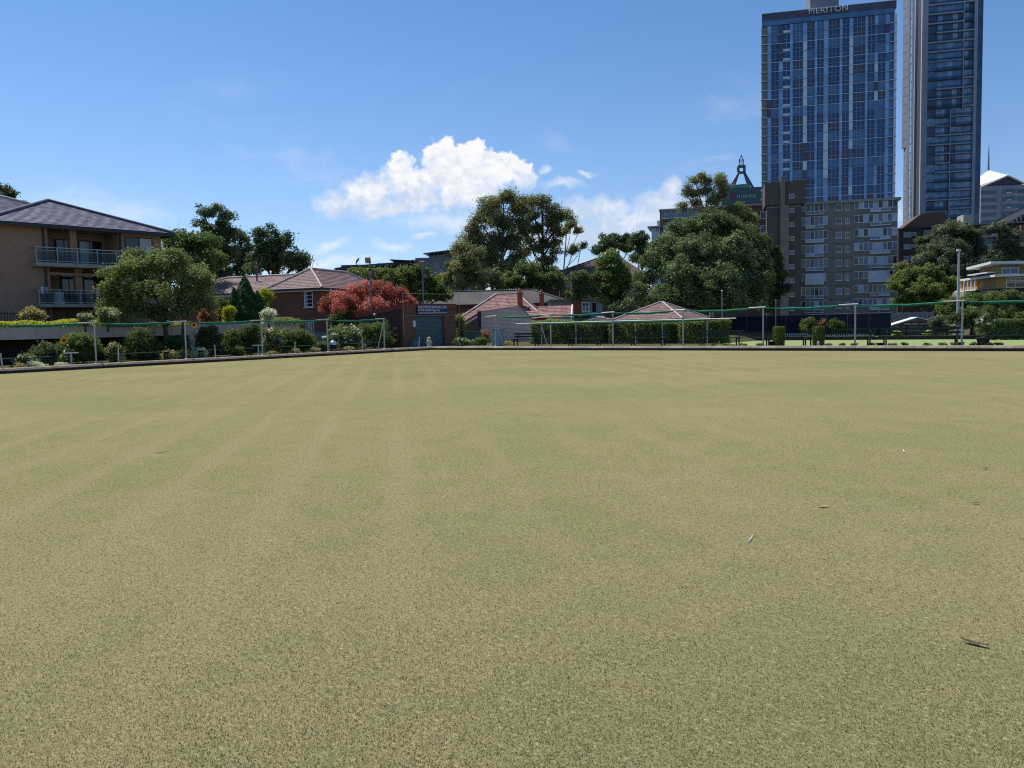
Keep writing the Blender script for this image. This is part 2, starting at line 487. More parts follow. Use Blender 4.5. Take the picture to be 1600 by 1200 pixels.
def plant(name, label, cat, base, lobes, lmat, n, size, clump=0.5, aspect=0.55, bark=None, trunk=None, limbs=True, group=None,
          dens=1.0, inner=0.35, droop=0.0, crown='crown', extra=None, zmin=None, tw=0.06):
    base = Vector(base)
    root = thing(name, label, cat, loc=base, group=group)
    lo = [((c[0] - base.x, c[1] - base.y, c[2] - base.z), r) for c, r in lobes]
    p, nn, t = crown_points(lo, n, clump, dens, inner, droop)
    if zmin is not None:
        k = p[:, 2] > zmin; p, nn, t = p[k], nn[k], t[k]
    put(crown, leaf_mesh(crown, p, nn, size, aspect, t, lmat), parent=root)
    if trunk:
        mb = MB()
        for tr in (trunk if isinstance(trunk, list) else [trunk]):
            r0, top = tr[0], Vector(tr[1]) - base
            off = Vector(tr[2]) - base if len(tr) > 2 else Vector((0, 0, -0.3))
            mid = off.lerp(top, 0.5) + Vector((random.uniform(-1, 1), random.uniform(-1, 1), 0)) * top.z * 0.03
            mb.tube([off, off + Vector((0, 0, 0.35)), mid, top], [r0 * 1.35, r0, r0 * 0.75, r0 * 0.4], 9)
        if limbs:
            top = Vector((trunk[0] if isinstance(trunk, list) else trunk)[1]) - base
            rr = (trunk[0] if isinstance(trunk, list) else trunk)[0]
            for c, r in lo:
                c = Vector(c); f = max(0.35, min(0.95, 0.75 * c.z / max(top.z, 0.1)))
                st = top * f; md = st.lerp(c, 0.55) + Vector((0, 0, -0.08 * (c - st).length))
                mb.tube([st, md, c], [rr * 0.42, rr * 0.3, rr * 0.12], 6, cap=False)
                for _ in range(5):
                    e = c + Vector(unit(1)[0] * np.array(r) * 0.9)
                    mb.tube([c.lerp(md, random.random() * 0.6), c.lerp(e, 0.5) + Vector((0, 0, 0.1 * r[2])), e], [rr * 0.14, rr * 0.1, rr * 0.03], 4, cap=False)
        part(root, 'trunk', mb, bark or MATS['bark'])
    return root

# ------------------------------------------------------------------ palette
M('bark', (0.10, 0.075, 0.055), 0.95, 0.4, 3.0, bump=0.6, bscale=12)
M('bark_pale', (0.30, 0.26, 0.21), 0.9, 0.4, 1.5, bump=0.4, bscale=8)
M('paint_cream', (0.52, 0.53, 0.46), 0.5, 0.12, 3.0, stain=0.3)
M('paint_green', (0.012, 0.035, 0.024), 0.5, 0.25, 4.0)
M('pipe', (0.42, 0.46, 0.40), 0.45, 0.1, 5.0, metal=0.2)
M('cloth_green', (0.012, 0.15, 0.085), 0.8, 0.25, 5.0, bump=0.4, bscale=20)
M('galv', (0.33, 0.36, 0.38), 0.45, 0.12, 4.0, metal=0.5)
M('galv_dark', (0.16, 0.18, 0.21), 0.5, 0.12, 4.0, metal=0.4)
M('white_paint', (0.74, 0.75, 0.76), 0.5, 0.06, 3.0, stain=0.15)
M('concrete', (0.34, 0.32, 0.29), 0.9, 0.2, 1.5, bump=0.3, stain=0.3)
M('render_pink', (0.50, 0.43, 0.40), 0.9, 0.1, 0.7, stain=0.35)
M('dark_metal', (0.02, 0.022, 0.026), 0.5, 0.2, 4.0)
M('black', (0.008, 0.008, 0.009), 0.6, 0.2, 4.0)
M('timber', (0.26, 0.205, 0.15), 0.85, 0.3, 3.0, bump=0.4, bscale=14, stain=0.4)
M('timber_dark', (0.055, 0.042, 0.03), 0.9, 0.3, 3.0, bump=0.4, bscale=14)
M('yellow', (0.60, 0.42, 0.06), 0.7, 0.15, 3.0)
M('orange_pot', (0.36, 0.14, 0.06), 0.8, 0.2, 3.0)
M('charcoal_pot', (0.05, 0.045, 0.05), 0.7, 0.2, 3.0)
M('soil', (0.09, 0.065, 0.045), 0.95, 0.4, 2.0, bump=0.8, bscale=9, fine=0.4)
brick('brick_red', (0.24, 0.085, 0.055), (0.17, 0.06, 0.042), (0.20, 0.15, 0.12))
brick('brick_brown', (0.20, 0.12, 0.085), (0.15, 0.09, 0.065), (0.19, 0.15, 0.12))
brick('brick_tan', (0.42, 0.25, 0.175), (0.36, 0.21, 0.145), (0.37, 0.265, 0.20), var=0.2)
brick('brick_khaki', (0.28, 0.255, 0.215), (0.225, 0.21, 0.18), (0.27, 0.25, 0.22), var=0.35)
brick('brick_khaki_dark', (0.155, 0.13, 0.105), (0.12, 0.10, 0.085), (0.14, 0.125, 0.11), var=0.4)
brick('brick_plum', (0.085, 0.05, 0.045), (0.06, 0.038, 0.036), (0.08, 0.065, 0.06))
brick('brick_pale', (0.60, 0.36, 0.29), (0.40, 0.20, 0.16), (0.78, 0.66, 0.60), bw=0.24, bh=0.11, msize=0.03, var=0.3)
rooftile('tile_slate', (0.045, 0.045, 0.08), (0.19, 0.187, 0.26), (0.17, 0.17, 0.22), 0.25, 0.22)
rooftile('tile_brown', (0.155, 0.085, 0.08), (0.25, 0.16, 0.15), (0.29, 0.24, 0.23))
rooftile('tile_orange', (0.16, 0.06, 0.05), (0.36, 0.20, 0.17), (0.32, 0.25, 0.24), 0.3)
rooftile('tile_dark', (0.075, 0.068, 0.065), (0.10, 0.09, 0.085), (0.11, 0.105, 0.10))
rooftile('tile_umber', (0.115, 0.062, 0.05), (0.15, 0.085, 0.066), (0.14, 0.10, 0.085), 0.2)
M('ridge', (0.50, 0.42, 0.40), 0.8, 0.25, 3.0)
M('ridge_slate', (0.10, 0.10, 0.14), 0.7, 0.25, 3.0)
M('gutter', (0.035, 0.045, 0.055), 0.5, 0.15, 2.0)
glass('glass_dark', (0.012, 0.016, 0.024))
glass('glass_blue', (0.045, 0.08, 0.15))
glass('glass_sky', (0.16, 0.26, 0.42), rough=0.15)
clear('glass_rail', (0.10, 0.13, 0.17), 0.16)
leafmat('lf_mid', (0.036, 0.056, 0.022), (0.066, 0.094, 0.033), (0.12, 0.150, 0.052), 0.32)
leafmat('lf_bright', (0.042, 0.066, 0.02), (0.078, 0.105, 0.032), (0.13, 0.15, 0.052), 0.32)
leafmat('lf_dark', (0.026, 0.042, 0.022), (0.048, 0.072, 0.034), (0.085, 0.112, 0.05), 0.28)
leafmat('lf_euc', (0.050, 0.062, 0.036), (0.105, 0.112, 0.052), (0.205, 0.185, 0.08), 0.34, 0.4)
leafmat('lf_olive', (0.055, 0.070, 0.028), (0.105, 0.122, 0.046), (0.18, 0.195, 0.075), 0.34)
leafmat('lf_fig', (0.034, 0.054, 0.027), (0.074, 0.100, 0.048), (0.175, 0.195, 0.10), 0.22, 0.3, 0.5)
leafmat('lf_grey', (0.040, 0.050, 0.034), (0.065, 0.080, 0.050), (0.115, 0.13, 0.085), 0.2, 0.5, 0.45)
leafmat('lf_conifer', (0.014, 0.034, 0.012), (0.026, 0.055, 0.018), (0.045, 0.085, 0.026), 0.2)
leafmat('lf_gold', (0.12, 0.14, 0.02), (0.20, 0.20, 0.03), (0.32, 0.28, 0.05), 0.4)
leafmat('lf_red', (0.035, 0.04, 0.018), (0.26, 0.065, 0.052), (0.42, 0.15, 0.125), 0.25)
leafmat('lf_rust', (0.09, 0.05, 0.035), (0.20, 0.09, 0.07), (0.30, 0.16, 0.12), 0.3)
leafmat('lf_straw', (0.10, 0.09, 0.04), (0.20, 0.17, 0.08), (0.33, 0.29, 0.16), 0.3)
leafmat('lf_silver', (0.22, 0.24, 0.18), (0.36, 0.38, 0.30), (0.55, 0.56, 0.48), 0.3)
leafmat('lf_white', (0.45, 0.46, 0.42), (0.66, 0.66, 0.66), (0.80, 0.80, 0.80), 0.3)
leafmat('lf_lilac', (0.42, 0.42, 0.60), (0.60, 0.60, 0.74), (0.75, 0.75, 0.82), 0.3)
leafmat('lf_pink', (0.45, 0.16, 0.15), (0.58, 0.26, 0.24), (0.70, 0.42, 0.38), 0.3)
leafmat('lf_yellow', (0.55, 0.32, 0.03), (0.70, 0.46, 0.05), (0.80, 0.62, 0.12), 0.35)

# turf of the bowling green: worn, straw tinged couch grass cut very short
def turf(name, straw, green, dark, stripes=1.0):
    mt, b = _new(name)
    c = b.n('ShaderNodeTexCoord').outputs['Object']
    sp = b.sep(c)
    wv = b.vec('SUBTRACT', b.noise(c, 0.5, 2.0, 0.5, 'Color'), (0.5, 0.5, 0.5))
    cw = b.vec('ADD', c, b.vec('SCALE', wv, scale=0.35))
    big = b.noise(c, 0.28, 5.0, 0.6); med = b.noise(c, 2.2, 5.0, 0.65); sm = b.noise(c, 14.0, 4.0, 0.65)
    fib = b.noise(b.vec('MULTIPLY', c, (1.0, 0.5, 1.0)), 120.0, 4.0, 0.75)
    fib2 = b.noise(b.vec('MULTIPLY', c, (0.5, 1.0, 1.0)), 55.0, 5.0, 0.75)
    tuft = b.noise(c, 26.0, 5.0, 0.75)
    mixf = b.math('ADD', b.math('MULTIPLY', big, 0.9), b.math('ADD', b.math('MULTIPLY', med, 0.75), b.math('MULTIPLY', sm, 0.55)))
    if stripes:
        for ang, wd, amp, ed in ((-0.142, 1.15, 0.04, 0.45), (-0.62, 2.2, 0.05, 0.9), (math.pi / 2 + 0.02, 4.1, 0.10, 0.7)):
            dr = FH * math.cos(ang) + RH * math.sin(ang); pr = Vector((dr.y, -dr.x, 0))
            ph = b.vec('DOT_PRODUCT', cw, tuple(pr * (math.pi / wd)))
            mixf = b.math('ADD', b.ramp(b.math('SINE', ph), -ed, ed, -amp * 0.5 * stripes, amp * 0.5 * stripes), mixf)
            if ed < 0.5:      # thin pale lines of wear left by the mower wheels
                ph2 = b.vec('DOT_PRODUCT', b.vec('ADD', c, b.vec('SCALE', wv, scale=0.16)), tuple(pr * (math.pi / wd)))
                mixf = b.math('ADD', b.math('MULTIPLY', b.ramp(b.math('ABSOLUTE', b.math('SINE', ph2)), 0.0, 0.70, 0.26 * stripes, 0.0), b.ramp(b.noise(c, 0.11, 2.0, 0.5), 0.40, 0.62)), mixf)
    col = b.mix(b.ramp(mixf, 0.85, 1.36), green, straw)
    col = b.mix(b.ramp(fib, 0.34, 0.56, 0.65, 0.0), col, dark)
    col = b.mix(b.ramp(tuft, 0.36, 0.52, 0.40, 0.0), col, dark)
    col = b.mix(b.ramp(fib2, 0.52, 0.68, 0.0, 0.7), col, tuple(min(1, x * 1.75) for x in straw))
    p = b.n('ShaderNodeBsdfPrincipled'); b.put(p.inputs['Base Color'], col); p.inputs['Roughness'].default_value = 0.75
    p.inputs['Specular IOR Level'].default_value = 0.0
    p.inputs['Sheen Weight'].default_value = 0.0; p.inputs['Sheen Roughness'].default_value = 0.5
    p.inputs['Sheen Tint'].default_value = (1.0, 0.86, 0.52, 1)
    bp = b.n('ShaderNodeBump'); bp.inputs['Strength'].default_value = 0.7; bp.inputs['Distance'].default_value = 0.006
    b.put(bp.inputs['Height'], b.math('ADD', fib, fib2)); b.put(p.inputs['Normal'], bp.outputs[0])
    _finish(b, p.outputs[0]); MATS[name] = mt
    return mt
turf('turf', (0.300, 0.260, 0.134), (0.232, 0.224, 0.102), (0.115, 0.103, 0.038))
turf('turf_fresh', (0.30, 0.36, 0.16), (0.25, 0.33, 0.13), (0.12, 0.17, 0.06), 0.0)
def ground_mat():
    mt, b = _new('ground')
    c = b.n('ShaderNodeTexCoord').outputs['Object']
    col = b.mix(b.ramp(b.noise(c, 0.35, 5.0, 0.65), 0.38, 0.62), (0.12, 0.095, 0.065), (0.10, 0.115, 0.045))
    col = b.mix(b.ramp(b.noise(c, 7.0, 4.0, 0.7), 0.4, 0.65, 0.0, 0.6), col, (0.05, 0.045, 0.03))
    p = b.n('ShaderNodeBsdfPrincipled'); b.put(p.inputs['Base Color'], col); p.inputs['Roughness'].default_value = 0.95; p.inputs['Specular IOR Level'].default_value = 0.0
    _finish(b, p.outputs[0]); MATS['ground'] = mt
ground_mat()

# ------------------------------------------------------------------ the ground and the greens
GX0, GX1, GY0, GY1 = -38.6, 3.0, -3.0, 38.5       # turf of the near green
DW = 0.42                                         # ditch
BX, BY = GX0 - DW, GY1 + DW                       # face of the banks
BT = 0.20                                         # top of the banks
LOWZ = -0.62
def zg(x, y):
    """height of the land: bank level, dropping to the lower green beyond"""
    bound = -18.5 - (max(0.0, y - 43.4)) * 1.9
    bound = max(bound, -33.5)
    s = min(1.0, max(0.0, (y - 41.4) / 1.4)) * min(1.0, max(0.0, (x - bound) / 1.5))
    t = min(1.0, max(0.0, (y - 104) / 12.0))
    return (0.16 + (LOWZ - 0.16) * s) * (1 - t) + 0.15 * t if s > 0 else 0.16
xs = [-3000, -900, -400, -220] + [x for x in np.arange(-140, BX - 0.9, 2.0)] + [BX - 0.30] + list(np.arange(-37.5, 4.0, 1.5)) + [GX1 + 0.7] + list(np.arange(6, 60, 3.0)) + [120, 400, 900, 3000]
ys = [-3000, -400, -80, -20, -8, GY0 - 0.7] + list(np.arange(-1, 38, 3.0)) + [BY + 0.30] + list(np.arange(40.2, 90, 0.9)) + [96, 104, 110, 116, 140, 220, 400, 900, 3000]
xs = sorted(set(float(x) for x in xs)); ys = sorted(set(float(y) for y in ys))
mb = MB(); gv = [(x, y, zg(x, y)) for y in ys for x in xs]; gf = []
for j in range(len(ys) - 1):
    for i in range(len(xs) - 1):
        xm, ym = (xs[i] + xs[i + 1]) / 2, (ys[j] + ys[j + 1]) / 2
        if BX - 0.29 < xm < GX1 + 0.69 and GY0 - 0.69 < ym < BY + 0.29: continue
        k = j * len(xs) + i; gf.append((k, k + 1, k + 1 + len(xs), k + len(xs)))
mb.raw(gv, gf)
tag(put('ground', mb.mesh('ground', MATS['ground'])), kind='structure')
# turf as a thick sheet with a soft cut edge
mb = MB()
mb.box(GX0, GX1, GY0, GY1, -0.14, 0.0)
tag(put('bowling_green', mb.mesh('bowling_green', MATS['turf'])), kind='structure')
mb = MB()
mb.box(BX - 0.05, GX1 + 0.7, GY0 - 0.7, BY + 0.05, -0.30, -0.145)
tag(put('ditch', mb.mesh('ditch', MATS['soil'])), kind='structure')
# banks: boarded face with a rounded capping
def bank(name, a, b_, face, label):
    """a-b is the foot line of the face; face points towards the green"""
    a, b_, face = Vector(a), Vector(b_), Vector(face)
    d = (b_ - a).normalized(); nseg = int((b_ - a).length / 2.4)
    root = thing(name, label, 'bank', loc=a)
    body = MB(); L_ = (b_ - a).length
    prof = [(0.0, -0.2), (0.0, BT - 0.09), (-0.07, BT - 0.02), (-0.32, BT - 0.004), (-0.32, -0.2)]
    vs = []
    for e in (0, L_):
        for f, z in prof: vs.append(d * e + face * f + Vector((0, 0, z)))
    n = len(prof)
    body.raw(vs, [(i, (i + 1) % n, (i + 1) % n + n, i + n) for i in range(n)] + [tuple(range(n)), tuple(range(2 * n - 1, n - 1, -1))])
    part(root, 'body', body, MATS['timber_dark'])  # darker timber than the capping: shade of the face put into its colour
    me = None
    for k in range(nseg):                       # capping boards butted end to end
        s0, s1 = k * L_ / nseg + 0.006, (k + 1) * L_ / nseg - 0.006
        if me is None:
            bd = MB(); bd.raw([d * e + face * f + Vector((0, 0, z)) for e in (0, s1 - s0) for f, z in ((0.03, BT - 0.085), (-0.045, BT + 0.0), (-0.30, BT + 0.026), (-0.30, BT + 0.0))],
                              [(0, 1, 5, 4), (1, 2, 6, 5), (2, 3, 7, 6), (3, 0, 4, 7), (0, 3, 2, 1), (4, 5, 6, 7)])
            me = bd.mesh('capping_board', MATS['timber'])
        o = put('capping_board', me, parent=root); o.location = d * s0
    return root
bank('bank', (BX, BY, 0), (GX1 + 0.7, BY, 0), (0, -1, 0), 'long low timber bank edging the far side of the green')
bank('bank', (BX, BY + 0.30, 0), (BX, GY0, 0), (1, 0, 0), 'low timber bank edging the left side of the green')
# lower green beyond
mb = MB(); mb.box(-32, 14, 44.0, 77.0, LOWZ - 0.1, LOWZ + 0.03)
tag(put('lower_green', mb.mesh('lower_green', MATS['turf_fresh'])), kind='structure')
mb = MB(); mb.box(-32.4, 14, 77.45, 77.85, LOWZ - 0.1, LOWZ + 0.28); 
lb = thing('bank', 'low dark bank along the far side of the lower green', 'bank', loc=(0, 0, 0))
part(lb, 'body', mb, MATS['timber_dark'])
mb = MB(); mb.box(-32.4, 14, 77.40, 77.95, LOWZ + 0.283, LOWZ + 0.33)
part(lb, 'capping_board', mb, MATS['concrete'])
mb = MB(); mb.box(-34.4, -32.5, 44.0, 78, LOWZ, LOWZ + 0.06)
tag(put('path', mb.mesh('path', MATS['concrete'])), kind='structure')

# short blades of the near turf, thinning out with distance into the plain sheet
def blades(n):
    r0, r1 = 2.2, 24.0
    e = 0.25; r = (r0 ** e + RNG.random(n) * (r1 ** e - r0 ** e)) ** (1 / e); a = RNG.uniform(-1.0, 1.0, n)
    x = r * (np.sin(a) * RH.x + np.cos(a) * FH.x); y = r * (np.sin(a) * RH.y + np.cos(a) * FH.y)
    # gather into tufts
    g = 0.005; jx, jy = np.floor(x / g), np.floor(y / g); h = np.abs(np.sin(jx * 12.9898 + jy * 78.233) * 43758.5453) % 1.0
    h2 = np.abs(np.sin(jx * 39.346 + jy * 11.135) * 24634.6345) % 1.0
    k = (h > 0.12) & (RNG.random(n) < (1 - r / r1) ** 1.2)
    x, y, h, h2, jx, jy, r_ = x[k], y[k], h[k], h2[k], jx[k], jy[k], r[k]; n = len(x)
    x = x + (((jx + h) * g) - x) * 0.45; y = y + (((jy + h2) * g) - y) * 0.45
    az_ = h * 6.283 + RNG.normal(0, 0.9, n); L_ = RNG.uniform(0.008, 0.017, n); tl = RNG.uniform(0.55, 1.25, n); w_ = RNG.uniform(0.0007, 0.0014, n) * (1 + r_ * 0.04)
    d = np.stack([np.cos(az_) * np.sin(tl), np.sin(az_) * np.sin(tl), np.cos(tl)], 1) * L_[:, None]
    s_ = np.stack([-np.sin(az_), np.cos(az_), np.zeros(n)], 1) * w_[:, None]
    b_ = np.stack([x, y, np.full(n, -0.001)], 1)
    V = np.empty((n, 3, 3)); V[:, 0] = b_ - s_; V[:, 1] = b_ + s_; V[:, 2] = b_ + d
    me = bpy.data.meshes.new('grass_blades')
    me.vertices.add(3 * n); me.vertices.foreach_set('co', V.ravel())
    me.loops.add(3 * n); me.loops.foreach_set('vertex_index', np.arange(3 * n, dtype=np.int32))
    me.polygons.add(n); me.polygons.foreach_set('loop_start', np.arange(0, 3 * n, 3, dtype=np.int32))
    big = 0.5 + 0.25 * np.sin(x * 1.7 + 1.3 * np.sin(y * 1.1)) * np.sin(y * 2.1 + np.sin(x * 0.9)) + 0.2 * np.sin(x * 6.1 + y * 3.7) * np.sin(y * 7.3 - x * 2.2)
    t = np.clip(big + (h2 - 0.5) * 0.5 + RNG.normal(0, 0.18, n), 0, 1)
    me.attributes.new('tint', 'FLOAT', 'FACE').data.foreach_set('value', t.astype(np.float32))
    me.materials.append(MATS['blade']); me.update(calc_edges=True)
    tag(put('grass_blades', me), 'short straw tinged grass of the near bowling green', 'grass', kind='stuff')
LEAF_GAIN_ = LEAF_GAIN; LEAF_GAIN = 1.0
leafmat('blade', (0.080, 0.073, 0.020), (0.115, 0.098, 0.033), (0.21, 0.175, 0.078), 0.12, 0.2, 0.6)
LEAF_GAIN = LEAF_GAIN_
blades(1500000)

# ------------------------------------------------------------------ helpers for buildings
def window(parent, r, y=0.0, frame='white_paint', pane='glass_dark', nx=2, nz=1, fw=0.06, name='window', sill=True, proud=0.03, curtain=None):
    """framed window in the facade plane: frame bars proud of the wall, panes set back; r = (u0, u1, z0, z1)"""
    u0, u1, z0, z1 = r
    f = MB()
    f.box(u0, u1, y - proud, y + 0.02, z1 - fw, z1); f.box(u0, u1, y - proud, y + 0.02, z0, z0 + fw)
    f.box(u0, u0 + fw, y - proud, y + 0.02, z0 + fw, z1 - fw); f.box(u1 - fw, u1, y - proud, y + 0.02, z0 + fw, z1 - fw)
    for i in range(1, nx):
        x = u0 + (u1 - u0) * i / nx; f.box(x - fw * 0.35, x + fw * 0.35, y - proud * 0.8, y + 0.02, z0 + fw, z1 - fw)
    for j in range(1, nz):
        z = z0 + (z1 - z0) * j / nz; f.box(u0 + fw, u1 - fw, y - proud * 0.7, y + 0.018, z - fw * 0.35, z + fw * 0.35)
    if sill: f.box(u0 - 0.08, u1 + 0.08, y - 0.10, y + 0.02, z0 - 0.07, z0 - 0.003)
    o = part(parent, name, f, MATS[frame])
    p = MB(); p.box(u0 + fw, u1 - fw, y - proud * 0.3, y + 0.015, z0 + fw, z1 - fw)
    part(o, 'pane', p, MATS[pane])
    if curtain:
        a, b_, mt = curtain; c = MB(); w_ = u1 - u0
        c.box(u0 + fw + w_ * a, u0 + w_ * b_ - fw, y - proud * 0.45, y - proud * 0.31, z0 + fw, z1 - fw); part(o, 'curtain', c, MATS[mt])
    return o
def caps(parent, lines, mat='ridge', r=0.11, name='ridge_cap'):
    mb = MB()
    for a, b_ in lines: mb.tube([a, b_], r, 6)
    return part(parent, name, mb, MATS[mat])
def hip(parent, x0, x1, y0, y1, z, rise, along='x', n=14, mat='tile_brown', cap='ridge', ov=0.0, gut='gutter', setin=None, capr=0.11):
    """hip roof over a rectangle; ridge runs along x or y; every plane is built of stepped tile courses"""
    x0 -= ov; x1 += ov; y0 -= ov; y1 += ov
    if along == 'x':
        h = (y1 - y0) / 2 if setin is None else setin; ym = (y0 + y1) / 2
        A, B = Vector((x0 + h, ym, z + rise)), Vector((x1 - h, ym, z + rise))
    else:
        h = (x1 - x0) / 2 if setin is None else setin; xm = (x0 + x1) / 2
        A, B = Vector((xm, y0 + h, z + rise)), Vector((xm, y1 - h, z + rise))
    c = [Vector((x0, y0, z)), Vector((x1, y0, z)), Vector((x1, y1, z)), Vector((x0, y1, z))]
    mb = MB()
    if along == 'x':
        for e in ((c[0], c[1], A, B), (c[1], c[2], B, B), (c[2], c[3], B, A), (c[3], c[0], A, A)): mb.courses(*e, n)
        hl = [(c[0], A), (c[3], A), (c[1], B), (c[2], B), (A, B)]
    else:
        for e in ((c[0], c[1], A, A), (c[1], c[2], A, B), (c[2], c[3], B, B), (c[3], c[0], B, A)): mb.courses(*e, n)
        hl = [(c[0], A), (c[1], A), (c[2], B), (c[3], B), (A, B)]
    mb.face(*[p - Vector((0, 0, 0.02)) for p in c])
    ro = part(parent, 'roof', mb, MATS[mat])
    up = Vector((0, 0, 0.05))
    caps(ro, [(a + up, b_ + up) for a, b_ in hl], cap, capr)
    g = MB()
    for a, b_ in ((c[0], c[1]), (c[1], c[2]), (c[2], c[3]), (c[3], c[0])):
        d = (b_ - a).normalized(); nn = Vector((d.y, -d.x, 0)) * 0.07
        g.raw([a - d * .07, b_ + d * .07, b_ + d * .07 + nn, a - d * .07 + nn] + [p - Vector((0, 0, 0.16)) for p in (a - d * .07, b_ + d * .07, b_ + d * .07 + nn, a - d * .07 + nn)],
              [(0, 1, 2, 3), (3, 2, 6, 7), (7, 6, 5, 4), (4, 5, 1, 0)])
    part(ro, 'gutter', g, MATS[gut])
    return ro

# ------------------------------------------------------------------ podium and retaining wall left of the green
PX = -46.0
def podium():
    fr = Fr((PX, 20), 90)
    root = thing('retaining_wall', 'pinkish rendered retaining beam over a dark undercroft behind the garden bed', 'wall', fr)
    u1 = fr.uz(468, 512)[0]; u0 = -28.0
    mb = MB(); mb.box(u0, u1, 0.0, 0.35, 1.42, 2.06); part(root, 'beam', mb, MATS['render_pink'])
    mb = MB(); mb.box(u0, u1, 0.36, 30, 1.75, 2.0); part(root, 'deck', mb, MATS['soil'])
    mb = MB(); mb.box(u0, u1 - 0.4, 2.6, 2.8, 0, 1.75); part(root, 'back_wall', mb, MATS['brick_plum'])
    for px in (460, 405, 300):
        u = fr.uz(px, 520)[0]; c = MB(); c.box(u - 0.16, u + 0.16, 0.05, 0.33, 0, 1.42); part(root, 'column', c, MATS['render_pink'])
    return fr
FRP = podium()
def picket_fence(name, label, fr, u0, u1, y, z0, z1, mat='dark_metal', gap=0.16, pw=0.03, post=2.4):
    root = thing(name, label, 'fence', fr)
    mb = MB(); mb.box(u0, u1, y - 0.02, y + 0.02, z1 - 0.1, z1 - 0.06); part(root, 'rail', mb, MATS[mat])
    mb = MB(); mb.box(u0, u1, y - 0.02, y + 0.02, z0 + 0.1, z0 + 0.14); part(root, 'rail', mb, MATS[mat])
    mb = MB(); x = u0
    while x < u1: mb.box(x, x + pw, y - 0.035, y - 0.021, z0, z1); x += gap
    part(root, 'pickets', mb, MATS[mat], kind='stuff')
    x = u0
    while x < u1 + 0.01:
        mb = MB(); mb.box(x - 0.03, x + 0.03, y + 0.021, y + 0.08, z0, z1 + 0.03); part(root, 'post', mb, MATS[mat]); x += post
    return root
picket_fence('picket_fence', 'dark metal picket fence on the terrace below the tan apartments', FRP, -12, FRP.uz(186, 495, 4.0)[0], 4.0, 2.0, 2.95)
picket_fence('picket_fence', 'dark metal picket fence behind the dark conical conifer', FRP, FRP.uz(335, 495, 4.0)[0], FRP.uz(428, 490, 4.0)[0], 4.0, 2.0, 3.0)
picket_fence('picket_fence', 'low dark picket fence under the pink retaining beam', FRP, -12, FRP.uz(50, 550, 0.6)[0], 0.6, 0.2, 0.95, gap=0.13)

